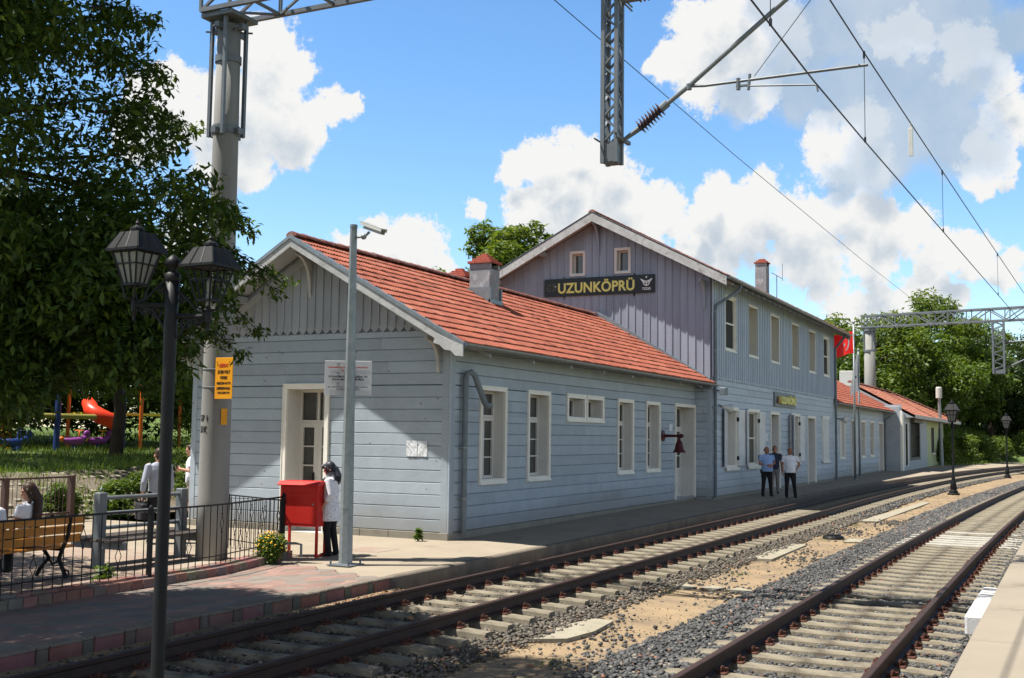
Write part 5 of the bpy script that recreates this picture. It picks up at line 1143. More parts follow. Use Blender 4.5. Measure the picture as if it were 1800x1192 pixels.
def crown_from(name, m, parent, base, centres, radii, n, size, **kw):
    V, F = leaf_cloud(centres, radii, n, size, **kw); return np_mesh(name, V - np.array(base), F, m, parent)
t = thing('flower_bush', 'round green bush of small yellow flowers at the end of the iron fence', 'bush', (14.95, 11.72, -.1))
cs = [(14.95 + random.uniform(-.14, .14), 11.72 + random.uniform(-.14, .14), .12 + random.uniform(-.1, .14)) for _ in range(14)]
crown_from('foliage', 'leaf_bush', t, (14.95, 11.72, -.1), cs + [(14.95, 11.72, .08)], [.14] * 14 + [.22], 5200, .055, aspect=.35, flat=1.0, shell=.2)
V = []; F = []
for i in range(95):
    th, ph = random.uniform(0, 2 * pi), random.uniform(-.1, 1.5); p = Vector((14.95, 11.72, .10)) + Vector((cos(th) * cos(ph), sin(th) * cos(ph), sin(ph))) * random.uniform(.26, .33); r = random.uniform(.012, .02); b0 = len(V)
    nrm_ = (p - Vector((14.95, 11.72, .05))).normalized(); u = nrm_.orthogonal().normalized(); w = nrm_.cross(u)
    for k_ in range(10): a = k_ * pi / 5; V.append(p + (u * cos(a) + w * sin(a)) * (r if k_ % 2 == 0 else r * .55) + nrm_ * (.004 if k_ % 2 else 0))
    V.append(p + nrm_ * .010); F += [(b0 + k_, b0 + (k_ + 1) % 10, b0 + 10) for k_ in range(10)]
b = MB(); b.mesh(V, F); b.build('flowers', 'petal_yellow', t)
b = MB(); b.tube([(15.75, 12.3, .13), (15.95, 11.98, .13), (16.0, 11.90, .11), (16.0, 11.90, -.1)], .022, 8); solo(b, 'bent_pipe', 'galvanised', 'bent grey pipe standing behind the flower bush', 'pipe', (16, 11.95, -.1))
b = MB(); b.bbox(17.3, 18.05, 11.2, 11.95, -.13, -.094, .004); solo(b, 'access_cover', 'plaza_tile', 'square pinkish access cover set in the sunlit platform', 'cover', (17.7, 11.6, -.1))

# ------------------------------------------------------------------ iron fence, benches
def iron_fence():
    t = thing('iron_fence', 'black wrought iron fence of thin pickets along the pink kerb', 'fence', (11.97, 11.46, .045)); L_ = FL; b = MB()
    pts = [along(FENCE, u)[0] for u in np.linspace(0, L_ - .01, 40)]
    for z, w in ((.925, .028), (.17, .018), (.44 + .0, .0)):
        if w: b.tube([(p.x, p.y, z) for p in pts], w / 2, 6)
    b.build('rail', 'black_iron', t)
    for u in (.3, plen(FENCE[:2]) , plen(FENCE[:3]), L_ - .02):
        p, d = along(FENCE, u); q = MB(); q.box(p.x - .028, p.x + .028, p.y - .028, p.y + .028, -.02, .95); q.lathe((p.x, p.y, .95), [(.03, 0), (.035, .015), (.02, .04), (.0, .05)], 8); q.build('post', 'black_iron', t)
    def picket(kind):
        b = MB()
        if kind == 0: b.tube([(0, 0, -.045), (0, 0, .88)], .0075, 5)
        else:
            m0 = .60 if kind == 1 else .30
            b.tube([(0, 0, -.045), (0, 0, m0 - .12)], .0075, 5); b.tube([(0, 0, m0 + .12), (0, 0, .88)], .0075, 5)
            for s in (-1, 1): b.tube([(0, 0, m0 - .12), (s * .055, 0, m0), (0, 0, m0 + .12)], .006, 5)
            b.lathe((0, 0, m0 - .15), [(.010, 0), (.016, .015), (.010, .03)], 6); b.lathe((0, 0, m0 + .12), [(.010, 0), (.016, .015), (.010, .03)], 6)
        return b
    pr = []; u = .12; i = 0; O = ORG[t.name]
    while u < L_ - .05 and i < 96:
        p, d = along(FENCE, u); kd = (1 if i % 9 == 3 else 2 if i % 9 == 7 else 0)
        if kd not in [q[0] for q in pr]: o = picket(kd).build('picket', 'black_iron', None); o.parent = t; pr.append((kd, o))
        else: o = [q[1] for q in pr if q[0] == kd][0].copy(); COL.objects.link(o)
        o.location = Vector((p.x, p.y, .045)) - O; o.rotation_euler = (0, 0, atan2(d.y, d.x)); u += .155; i += 1
    # return leg towards the plaza
    t2 = thing('iron_fence', 'short black iron fence with diamond pickets standing behind the flower bush', 'fence', (15.76, 12.12, -.1)); A, B = Vector((15.78, 12.14)), Vector((16.55, 14.0)); d = (B - A).normalized(); n = 13
    b = MB(); [b.tube([(A.x, A.y, z), (B.x, B.y, z)], r, 6) for z, r in ((.86, .013), (.06, .009))]; b.build('rail', 'black_iron', t2)
    for u in (0.03, .98): q = A.lerp(B, u); b = MB(); b.box(q.x - .02, q.x + .02, q.y - .02, q.y + .02, -.1, .88); b.build('post', 'black_iron', t2)
    pr2 = {}
    for i in range(1, n):
        q = A.lerp(B, i / n); kd = (0, 1, 2)[i % 3]
        if kd not in pr2: o = picket(kd).build('picket', 'black_iron', None); o.parent = t2; pr2[kd] = o
        else: o = pr2[kd].copy(); COL.objects.link(o)
        o.location = Vector((q.x, q.y, -.01)) - ORG[t2.name]; o.rotation_euler = (0, 0, atan2(d.y, d.x))
iron_fence()
t = thing('metal_fence', 'rusty brown low fence in front of the grid stone bank', 'fence', (18, 20.5, -.1)); b = MB(); A, B = Vector((13.5, 20.45)), Vector((19.3, 20.95))
for z in (.92, .1): b.bar((A.x, A.y, z), (B.x, B.y, z), .04)
b.build('rail', 'fence_brown', t)
for u in (0, .33, .66, 1): q = A.lerp(B, u); b = MB(); b.box(q.x - .06, q.x + .06, q.y - .06, q.y + .06, -.1, .95); b.build('post', 'fence_brown', t)
for i in range(1, 46):
    q = A.lerp(B, i / 46)
    if i == 1: b = MB(); b.tube([(q.x, q.y, .1), (q.x, q.y, .92)], .008, 5); pk = b.build('picket', 'fence_brown', t); q1 = q
    else: dup_part(pk, (q.x - q1.x, q.y - q1.y, 0))
t = thing('park_bench', 'yellow wooden park bench on black cast iron legs seen from behind', 'bench', (11.2, 13.3, -.1))
for i, (y, z0) in enumerate(((13.02, .40), (12.99, .535), (12.96, .67))): b = MB(); b.bbox(9.9, 12.22, y, y + .035, z0, z0 + .115, .008); b.build('back_slat', 'bench_yellow', t)
for y in (13.12, 13.24, 13.36, 13.48): b = MB(); b.bbox(9.9, 12.20, y, y + .10, .315, .35, .008); b.build('seat_slat', 'bench_yellow', t)
for x in (10.15, 11.95):
    b = MB(); b.tube([(x, 13.0, -.1), (x, 13.06, .0), (x, 13.16, .16), (x, 13.10, .30), (x, 13.0, .5), (x, 12.955, .79)], .03, 8); b.tube([(x, 13.60, -.1), (x, 13.52, .02), (x, 13.36, .17), (x, 13.5, .31)], .03, 8); b.tube([(x, 13.10, .30), (x, 13.58, .30)], .025, 8); b.tube([(x, 13.16, .14), (x, 13.28, .08), (x, 13.36, .15)], .018, 6); b.tube([(x, 13.04, .02), (x, 12.96, .0), (x, 12.95, -.06)], .014, 6); b.build('leg', 'black_iron', t)
t = thing('double_bench', 'grey painted double sided bench with tall posts and three rails', 'bench', (14.0, 13.6, -.1))
for x in (13.12, 14.92):
    b = MB(); b.bbox(x - .075, x + .075, 13.53, 13.68, -.1, 1.05, .012); b.build('post', 'bench_grey', t)
for z in (.96, .72, .50): b = MB(); b.tube([(13.19, 13.605, z), (14.85, 13.605, z)], .032, 10); b.build('back_rail', 'bench_grey', t)
for s in (-1, 1):
    for k_ in range(3): y = 13.605 + s * (.16 + k_ * .145); b = MB(); b.bbox(12.85, 15.25, y - .066, y + .066, .315, .355, .008); b.build('seat_plank', 'bench_seat', t)
for x in (13.12, 14.92): b = MB(); b.bbox(x - .045, x + .045, 13.05, 14.16, .19, .312, .01); b.build('seat_bearer', 'bench_grey', t)
b = MB(); b.tube([(13.1, 13.6, 1.05), (13.1, 13.6, 1.09), (13.12, 13.6, 1.12), (13.16, 13.6, 1.09)], .012, 6); b.build('hook', 'galvanised', t)

# ------------------------------------------------------------------ lamps
def lantern(parent, c, s=1.0, glass=True, top=True):
    """four sided tapering lantern; c = centre of its underside"""
    x, y, z = c; r0, r1, h = .085 * s, .165 * s, .33 * s; b = MB()
    cor0 = [(x + i * r0, y + j * r0, z) for i, j in ((-1, -1), (1, -1), (1, 1), (-1, 1))]; cor1 = [(x + i * r1, y + j * r1, z + h) for i, j in ((-1, -1), (1, -1), (1, 1), (-1, 1))]
    for i in range(4):
        j = (i + 1) % 4; b.bar(cor0[i], cor1[i], .020 * s); b.bar(cor0[i], cor0[j], .022 * s); b.bar(cor1[i], cor1[j], .022 * s)
        m0 = [Vector(cor0[i]).lerp(Vector(cor1[i]), .62), Vector(cor0[j]).lerp(Vector(cor1[j]), .62)]; b.bar(m0[0], m0[1], .013 * s)
        for u in (1 / 3, 2 / 3): b.bar(Vector(cor0[i]).lerp(Vector(cor0[j]), u), Vector(cor1[i]).lerp(Vector(cor1[j]), u), .012 * s)
    b.build('lantern_cage', 'black_iron', parent)
    b = MB(); R0 = .215 * s; R1 = .125 * s; zz = z + h
    A = [(x + i * R0, y + j * R0, zz) for i, j in ((-1, -1), (1, -1), (1, 1), (-1, 1))]; A2 = [(x + i * R0, y + j * R0, zz + .025 * s) for i, j in ((-1, -1), (1, -1), (1, 1), (-1, 1))]; B = [(x + i * R1, y + j * R1, zz + .20 * s) for i, j in ((-1, -1), (1, -1), (1, 1), (-1, 1))]
    b.mesh(A + A2 + B, [(3, 2, 1, 0), (8, 9, 10, 11)] + [(i, (i + 1) % 4, 4 + (i + 1) % 4, 4 + i) for i in range(4)] + [(4 + i, 4 + (i + 1) % 4, 8 + (i + 1) % 4, 8 + i) for i in range(4)])
    for i in range(4):
        j = (i + 1) % 4
        for u in (.0, .33, .67): b.bar(Vector(A2[i]).lerp(Vector(A2[j]), .03 + u * .94), Vector(B[i]).lerp(Vector(B[j]), .03 + u * .94), .012 * s)
    b.lathe((x, y, zz + .19 * s), [(.05 * s, 0), (.05 * s, .02 * s), (.075 * s, .035 * s), (.072 * s, .06 * s), (.03 * s, .085 * s), (.018 * s, .095 * s), (.026 * s, .115 * s), (.014 * s, .135 * s), (.004 * s, .165 * s)], 12); b.build('lantern_roof', 'black_iron', parent)
    if glass:
        b = MB(); k_ = .93; b.mesh([(x + i * r0 * k_, y + j * r0 * k_, z + .01) for i, j in ((-1, -1), (1, -1), (1, 1), (-1, 1))] + [(x + i * r1 * k_, y + j * r1 * k_, z + h - .01) for i, j in ((-1, -1), (1, -1), (1, 1), (-1, 1))], [(3, 2, 1, 0), (4, 5, 6, 7)] + [(i, (i + 1) % 4, 4 + (i + 1) % 4, 4 + i) for i in range(4)]); b.build('lantern_glass', 'lamp_glass', parent)
    else:
        b = MB(); b.lathe((x, y, z - .03), [(.03 * s, 0), (.03 * s, .10 * s), (.022 * s, .13 * s), (.03 * s, .24 * s), (.012 * s, .27 * s)], 10); b.build('bulb', 'lamp_glass', parent)
LX, LY = 5.54, 5.20
t = thing('street_lamp', 'tall black street lamp with two ornate lanterns in the foreground', 'street lamp', (LX, LY, -.36))
b = MB(); b.lathe((LX, LY, -.36), [(.16, 0), (.16, .04), (.11, .10), (.085, .30), (.06, .42), (.043, .5), (.040, 2.2), (.040, 2.75), (.044, 3.1), (.048, 3.35)], 18); b.build('pole', 'black_iron', t, True)
b = MB(); b.lathe((LX, LY, 2.985), [(.048, 0), (.052, .01), (.052, .05), (.030, .06), (.022, .075), (.045, .10), (.052, .12), (.042, .145), (.02, .165), (.008, .175)], 16); b.build('finial', 'black_iron', t, True)
ad = Vector((.33, -.944, 0)); P0 = Vector((LX, LY, 0))
for s, zz, gl in ((-1, 2.83, True), (1, 2.76, False)):
    b = MB(); L_ = .25; tip = P0 + ad * (s * L_) ; b.tube([P0 + Vector((0, 0, zz)), tip + Vector((0, 0, zz))], .018, 8)
    for (o, r, u0) in ((.10, .045, 0), (.185, .03, 1), (.072, .024, 2)):
        pts = []
        for i in range(20): a = i / 19 * 2.6 * pi; rr = r * (1 - i / 26); pts.append(P0 + ad * (s * (o + .0)) + ad * (s * rr * cos(a)) + Vector((0, 0, zz + (-.055 if u0 == 0 else -.04 if u0 == 1 else .10) + rr * sin(a))))
        b.tube(pts, .009, 6)
    b.tube([P0 + ad * s * .045 + Vector((0, 0, zz + .16)), P0 + ad * s * .10 + Vector((0, 0, zz + .12)), P0 + ad * s * .17 + Vector((0, 0, zz + .04)), tip + Vector((0, 0, zz + .01))], .010, 6)
    b.tube([P0 + ad * s * .045 + Vector((0, 0, zz - .14)), P0 + ad * s * .12 + Vector((0, 0, zz - .03)), tip * 1.0 + Vector((0, 0, zz))], .010, 6)
    b.lathe(tip + Vector((0, 0, zz - .11)), [(.003, 0), (.011, .02), (.008, .045), (.02, .075), (.023, .12), (.017, .15), (.011, .19)], 12)
    for q in range(4):
        a = q * pi / 2 + pi / 4; b.tube([tip + Vector((0, 0, zz + .03)), tip + Vector((cos(a) * .06, sin(a) * .06, zz + .05)), tip + Vector((cos(a) * .082, sin(a) * .082, zz + (.135 if gl else .10)))], .007, 6)
    b.build('lamp_arm', 'black_iron', t); lantern(t, tuple(tip + Vector((0, 0, zz + (.135 if gl else .10)))), .64, gl)
def mid_lamp(loc, lb):
    x, y, z = loc; t = thing('street_lamp', lb, 'street lamp', loc, 'single lantern lamps along the tracks'); b = MB(); b.bbox(x - .24, x + .24, y - .24, y + .24, z - .05, z + .05, .02); b.lathe((x, y, z + .05), [(.20, 0), (.19, .08), (.12, .14), (.15, .2), (.11, .5), (.07, .6), (.085, .66), (.055, .75), (.045, 2.9), (.06, 3.0), (.05, 3.15)], 14); b.build('pole', 'black_iron', t, True); lantern(t, (x, y, z + 3.2), 1.5, True); return t
mid_lamp((54.4, 4.92, -.36), 'black single lantern lamp between the tracks, the nearer of the far pair')
mid_lamp((81.0, 4.02, -.36), 'black single lantern lamp farther along near the green bank')
t = thing('light_post', 'slim pale post with a white cylindrical light beside the green kiosk', 'light post', (98, 9.7, -.1)); b = MB(); b.tube([(98, 9.7, -.1), (97.6, 9.78, 5.4)], [.16, .12], 10); b.build('pole', 'galvanised', t); b = MB(); b.lathe((97.55, 9.79, 5.4), [(.24, 0), (.24, .8), (.18, .9)], 12); b.build('lamp', 'white_wall', t)

# ------------------------------------------------------------------ overhead line
t = thing('catenary_mast', 'thick grey concrete catenary mast rising beside the gable', 'mast', (14.95, 12.95, -.1))
mx_, my_ = 14.95, 12.95
b = MB(); b.lathe((mx_, my_, -.1), [(.262, 0), (.255, 1), (.215, 7), (.195, 9.12)], 28); b.build('shaft', 'concrete_pole', t, True)
b = MB()
for k_ in range(4):
    a = k_ * pi / 2 + .5; px, py = mx_ + cos(a) * .29, my_ + sin(a) * .29; b.box(px - .028, px + .028, py - .028, py + .028, 7.05, 9.12)
b.lathe((mx_, my_, 7.1), [(.235, 0), (.235, .14)], 20); b.lathe((mx_, my_, 8.35), [(.225, 0), (.225, .12)], 20)
for z in (7.12, 8.95): b.box(mx_ - .33, mx_ + .33, my_ - .05, my_ + .05, z - .05, z + .05); b.box(mx_ - .05, mx_ + .05, my_ - .33, my_ + .33, z - .04, z + .06)
for k_ in range(6): a = k_ * pi / 3; b.tube([(mx_ + cos(a) * .2, my_ + sin(a) * .2, 8.9), (mx_ + cos(a) * .4, my_ + sin(a) * .4, 8.9)], .018, 6)
b.box(mx_ - .34, mx_ + .34, my_ - .34, my_ + .34, 9.10, 9.17); b.build('head_frame', 'steel_grey', t)
t3 = thing('danger_sign', 'orange yellow danger board with black lettering on the concrete mast', 'sign', (14.68, 12.60, 2.9))
b = MB(); b.bbox(14.655, 14.667, 12.38, 12.745, 2.555, 3.235, .003); b.build('board', 'sign_orange', t3)
def yl(s, z, w, h, m='ink_black'): text_part(s, 'lettering', m, t3, (14.652, 12.563, z), rd, up, .05, fit=(w, h), ext=.001, bold=.0015)
yl('DİKKAT', 3.115, .19, .075, 'ink_red'); yl('27.500 VOLT', 3.0, .26, .055); yl('YÜKSEK', 2.91, .16, .055); yl('GERİLİM HATTI', 2.82, .29, .05); yl('2 METREDEN FAZLA', 2.73, .29, .042); yl('YAKLAŞMAYIN', 2.655, .26, .042)
for y in (12.435, 12.695):
    b = MB(); b.prism([(14.653, y + .02, 3.17), (14.653, y - .015, 3.11), (14.653, y + .002, 3.11), (14.653, y - .02, 3.06), (14.653, y + .012, 3.122), (14.653, y - .004, 3.122), (14.653, y + .006, 3.17)], (-.002, 0, 0)); b.build('emblem', 'ink_black', t3)
b = MB()
for z in (2.75, 3.05):
    b.tube([(mx_ + .245 * cos(a), my_ + .245 * sin(a), z) for a in np.linspace(0, 2 * pi, 20)], .008, 5, False); b.tube([(mx_ - .24, my_ - .05, z), (14.66, 12.65, z)], .008, 5)
b.build('wire_tie', 'steel_grey', t3)
b = MB(); b.obox((14.862, 12.705, 2.265), (-.348, -.935, 0), (.935, -.348, 0), (0, 0, 1), .004, .055, .135); solo(b, 'mast_plate', 'sign_orange', 'small faded yellow plate under the orange danger board on the mast', 'plate', (14.70, 12.8, 2.2))
t4 = thing('mast_number', 'black stencilled number on the concrete mast', 'mast number', (14.7, 13.05, 2.1))
dcol = Vector((-.80, .10, 0)).normalized(); rdm = Vector((-.10, -.80, 0)).normalized(); cmark = Vector((mx_, my_, 0)) + Vector((-.96, .26, 0)).normalized() * .2525
rdm = Vector((-.26, -.96, 0)).normalized()
def on_shaft(s, z, w, h):
    me = text_mesh(s, .1, ext=.002, bold=.002); xs = [v.co.x for v in me.vertices]; ys = [v.co.y for v in me.vertices]; cx, cy = (min(xs) + max(xs)) / 2, (min(ys) + max(ys)) / 2; kx, ky = w / (max(xs) - min(xs)), h / (max(ys) - min(ys)); O = ORG[t4.name]
    for v in me.vertices:
        a = atan2(.22, -.97) + (v.co.x - cx) * kx / .249; r = .2515 + v.co.z; v.co = Vector((mx_ + r * cos(a), my_ + r * sin(a), z + (v.co.y - cy) * ky)) - O
    me.name = 'lettering'; link(me, 'lettering', 'ink_black', t4)
on_shaft('27 1', 2.24, .17, .10); on_shaft('31K', 2.05, .17, .11)
def truss(b, p, q, w, h, n, r=.035, up=Vector((0, 0, 1))):
    """box lattice girder from p to q, p on the axis of the bottom face"""
    p, q = Vector(p), Vector(q); d = (q - p).normalized(); s = d.cross(up).normalized(); u = s.cross(d)
    c = lambda t, i, j: p.lerp(q, t) + s * (i * w / 2) + u * (j * h)
    for i in (-1, 1):
        for j in (0, 1): b.bar(c(0, i, j), c(1, i, j), r * 2, r * 2)
    for k_ in range(n + 1):
        t = k_ / n
        for i in (-1, 1): b.bar(c(t, i, 0), c(t, i, 1), r * 1.3)
        for j in (0, 1): b.bar(c(t, -1, j), c(t, 1, j), r * 1.2)
        if k_ < n:
            t2_ = (k_ + 1) / n
            for i in (-1, 1): b.bar(c(t, i, k_ % 2), c(t2_, i, 1 - k_ % 2), r * 1.2)
            b.bar(c(t, -1 if k_ % 2 else 1, 0), c(t2_, 1 if k_ % 2 else -1, 0), r * 1.0); b.bar(c(t, -1 if k_ % 2 else 1, 1), c(t2_, 1 if k_ % 2 else -1, 1), r * 1.0)
def drop(parent, x, y, z0, z1, w=.30, n=14, r=.028):
    b = MB()
    for i in (-1, 1):
        for j in (-1, 1): b.box(x + i * w / 2 - r * 1.2, x + i * w / 2 + r * 1.2, y + j * w / 2 - r * 1.2, y + j * w / 2 + r * 1.2, z0, z1)
    H = (z1 - z0 - .3) / n
    for k_ in range(n):
        a, e = z0 + .3 + k_ * H, z0 + .3 + (k_ + 1) * H; s = 1 if k_ % 2 else -1
        for j in (-1, 1): b.bar((x - s * w / 2, y + j * w / 2, a), (x + s * w / 2, y + j * w / 2, e), r * 1.6, r); b.bar((x + j * w / 2, y - s * w / 2, a), (x + j * w / 2, y + s * w / 2, e), r * 1.6, r)
    b.box(x - w / 2, x + w / 2, y - w / 2, y + w / 2, z0, z0 + .02); b.box(x - w / 2 - .002, x + w / 2 + .002, y - w / 2 - .002, y + w / 2 + .002, z0 + .27, z0 + .30)
    for j in (-1, 1): b.box(x - w / 2 + .02, x + w / 2 - .02, y + j * w / 2 - .006, y + j * w / 2 + .006, z0 + .02, z0 + .27); b.box(x + j * w / 2 - .006, x + j * w / 2 + .006, y - w / 2 + .02, y + w / 2 - .02, z0 + .02, z0 + .27)
    o = b.build('drop_post', 'steel_grey', parent)
    return o
t = thing('portal_girder', 'grey lattice girder across the tracks with a hanging lattice post', 'girder', (15, 9, 9.1))
b = MB(); truss(b, (mx_, 13.28, 9.22), (mx_, -3.72, 9.22), .72, .72, 15, .038); b.build('girder', 'steel_grey', t); drop(t, 15.0, 5.87, 5.92, 9.22, .205, 16, .024)
b = MB(); b.bar((14.75, 5.7, 6.26), (15.25, 5.7, 6.26), .05); b.tube([(14.7, 5.72, 6.30), (15.3, 5.72, 6.30)], .014, 6); b.tube([(14.7, 6.02, 6.24), (15.3, 6.02, 6.24)], .014, 6)
b.build('clamp', 'steel_grey', t); b = MB()
for z in (8.30, 8.36): b.tube([(14.6, 5.72, z), (15.4, 5.72, z)], .014, 6)
b.bar((15, 5.72, 8.33), (15, 5.45, 8.33), .09); b.build('clamp', 'steel_grey', t)
def insulator(b, p, q, r=.085, n=9):
    p, q = Vector(p), Vector(q); d = (q - p).normalized(); u = d.orthogonal().normalized(); pts = []; rs = []
    L_ = (q - p).length
    for i in range(n):
        s = L_ * i / n
        for k_, rr in ((.0, .4), (.15, .42), (.45, 1.0), (.55, 1.0), (.8, .42)): pts.append(p + d * (s + k_ * L_ / n)); rs.append(r * rr)
    b.tube(pts, rs, 14)
t = thing('cantilever_arm', 'grey cantilever tube with a ribbed brown insulator reaching over the track', 'cantilever', (15, 5.6, 6.3))
b = MB(); insulator(b, (15, 5.45, 6.40), (15, 5.12, 6.655), .115, 8); b.build('insulator', 'insulator_brown', t, True)
b = MB(); b.tube([(15, 5.68, 6.26), (15, 5.45, 6.40)], [.03, .045], 8); b.tube([(15, 5.13, 6.645), (15, 5.03, 6.72)], .058, 10); b.tube([(15, 5.05, 6.70), (15, 4.7, 6.94), (15, 3.37, 7.94), (15, 2.75, 8.40)], .034, 10); b.build('tube', 'steel_grey', t)
b = MB(); insulator(b, (15, 5.48, 8.33), (15, 5.0, 8.36), .085, 8); b.build('insulator', 'insulator_brown', t, True)
b = MB(); b.tube([(15, 5.0, 8.36), (15, 2.7, 8.42)], .03, 8); b.build('tube', 'steel_grey', t)
b = MB(); b.tube([(15, 4.71, 6.92), (15, 4.5, 6.90), (15, 2.30, 6.90)], .022, 8); b.lathe((15, 4.72, 6.87), [(.04, 0), (.04, .08)], 8); b.build('registration_tube', 'steel_grey', t)
b = MB(); b.tube([(15, 3.95, 6.83), (15, 3.9, 6.82), (14.9, 2.98, 6.69), (14.86, 2.93, 6.66), (14.86, 2.92, 6.58)], .013, 8); b.tube([(15, 4.02, 6.78), (15, 4.02, 6.94)], .03, 8); b.tube([(15, 3.88, 6.76), (15, 3.86, 6.98)], .022, 8); b.tube([(15, 4.05, 6.83), (15, 3.85, 6.83)], .018, 6); b.build('steady_arm', 'steel_grey', t)
b = MB(); b.tube([(15, 3.8, 6.94), (15, 2.9, 8.05)], .006, 5); b.build('stay_wire', 'steel_grey', t)
WA_, WB_ = (-25.0, 4.02), (14.7, 2.80); wend = (86.0, .30)
def wy(x): return WB_[1] + (x - WB_[0]) * ((wend[1] - WB_[1]) / (wend[0] - WB_[0])) if x > WB_[0] else WB_[1] + (WB_[0] - x) * .012
def mz(x): u = (x - 14.7) / 71.3; return 7.86 - .35 * 4 * u * (1 - u) * .35 if x > 14.7 else 7.86 - .02 * (14.7 - x) * .3
XW = fr(-25, 86, 3.0)
b = MB(); b.tube([(x, wy(x), 6.47 if x < 60 else 6.47) for x in XW], .0105, 6); solo(b, 'contact_wire', 'ink_black', 'lower overhead contact wire above the near track', 'overhead wire', (14.7, 2.8, 6.47))
b = MB(); b.tube([(x, wy(x) , mz(x)) for x in XW], .0105, 6); solo(b, 'catenary_wire', 'ink_black', 'upper overhead carrying wire above the near track', 'overhead wire', (14.7, 2.8, 7.8))
drops = [(11.9, 'first', 'hanging wire nearest the camera between the two overhead wires'), (17.3, 0, 'hanging wire beside the tip of the cantilever arm'), (25.6, 0, 'hanging wire beyond the pale strip on the upper overhead wire'), (37.5, 0, 'farthest clear hanging wire between the two overhead wires')]
for x, _, lb in drops:
    b = MB(); b.tube([(x, wy(x), 6.47), (x, wy(x), mz(x))], .0055, 5); b.bar((x, wy(x), 6.46), (x, wy(x), 6.54), .03); b.bar((x, wy(x), mz(x) - .09), (x, wy(x), mz(x) + .02), .03); solo(b, 'dropper_wire', 'ink_black', lb, 'hanging wire', (x, wy(x), 6.5), group='hanging wires of the overhead line')
b = MB(); x = 21.5; b.bbox(x - .02, x + .02, wy(x) - .04, wy(x) + .04, mz(x) - .62, mz(x) - .10, .005); b.bar((x, wy(x), mz(x) - .12), (x, wy(x), mz(x) + .02), .03); solo(b, 'hanging_strip', 'cctv', 'pale flat strip hanging from the upper overhead wire', 'strip', (x, wy(x), 7.5))
b = MB(); b.tube([(-10, 8.35, 9.95), (14.95, 8.2, 9.85), (30, 8.15, 9.72), (50, 8.0, 9.68), (66, 7.9, 9.78), (88, 7.7, 10.3)], .009, 6); solo(b, 'feeder_wire', 'ink_black', 'single thin wire passing in front of the house roof', 'overhead wire', (14.95, 8.2, 9.85))
# far portal and the one beyond it
t = thing('catenary_mast', 'pale concrete catenary mast rising behind the far wing roof', 'mast', (91.5, 14.2, -.1)); b = MB(); b.lathe((91.5, 14.2, -.1), [(.47, 0), (.44, 6), (.40, 10.7)], 20); b.build('shaft', 'concrete_pole', t, True); b = MB(); b.lathe((91.5, 14.2, 8.8), [(.47, 0), (.47, .15)], 16); b.lathe((91.5, 14.2, 10.4), [(.5, 0), (.5, .3)], 16)
for k_ in range(4): a = k_ * pi / 2 + .6; b.box(91.5 + cos(a) * .46 - .05, 91.5 + cos(a) * .46 + .05, 14.2 + sin(a) * .46 - .05, 14.2 + sin(a) * .46 + .05, 8.8, 10.6)
b.build('head_frame', 'steel_grey', t)
t = thing('portal_girder', 'far grey lattice girder from the pale mast across the curving tracks', 'girder', (88, 8, 10.7)); b = MB(); truss(b, (91.6, 14.6, 10.72), (83.0, -9.0, 10.4), .85, .88, 18, .055); b.build('girder', 'steel_grey', t); drop(t, 87.4, 4.72, 6.75, 10.5, .72, 12, .05)
b = MB(); b.tube([(87.4, 4.4, 9.0), (87.2, 3.9, 9.0)], .11, 8); b.tube([(87.2, 3.9, 9.0), (86.5, 1.2, 9.1)], .05, 8); b.tube([(87.4, 4.4, 7.1), (86.9, 2.4, 8.0), (86.5, 1.0, 9.0)], .06, 8); b.tube([(86.9, 2.9, 7.9), (86.5, .2, 7.7)], .045, 8); b.build('cantilever', 'steel_grey', t)
b = MB(); b.tube([(87.2, 4.3, 10.7), (87.0, 4.0, 11.2), (86.8, 3.2, 11.3), (86.6, 2.6, 10.9)], .03, 6); b.build('cable', 'steel_grey', t)
t = thing('catenary_mast', 'distant grey catenary mast on the green bank beyond the bend', 'mast', (140, 9.1, -1)); b = MB(); b.lathe((140, 9.1, -.6), [(.55, 0), (.42, 11.5)], 16); b.build('shaft', 'galvanised', t, True)
t = thing('portal_girder', 'distant lattice girder low behind the far hanging post', 'girder', (138, 0, 10)); b = MB(); truss(b, (140, 9.5, 9.9), (128, -14, 9.6), .9, 1.0, 16, .06); b.build('girder', 'steel_grey', t)
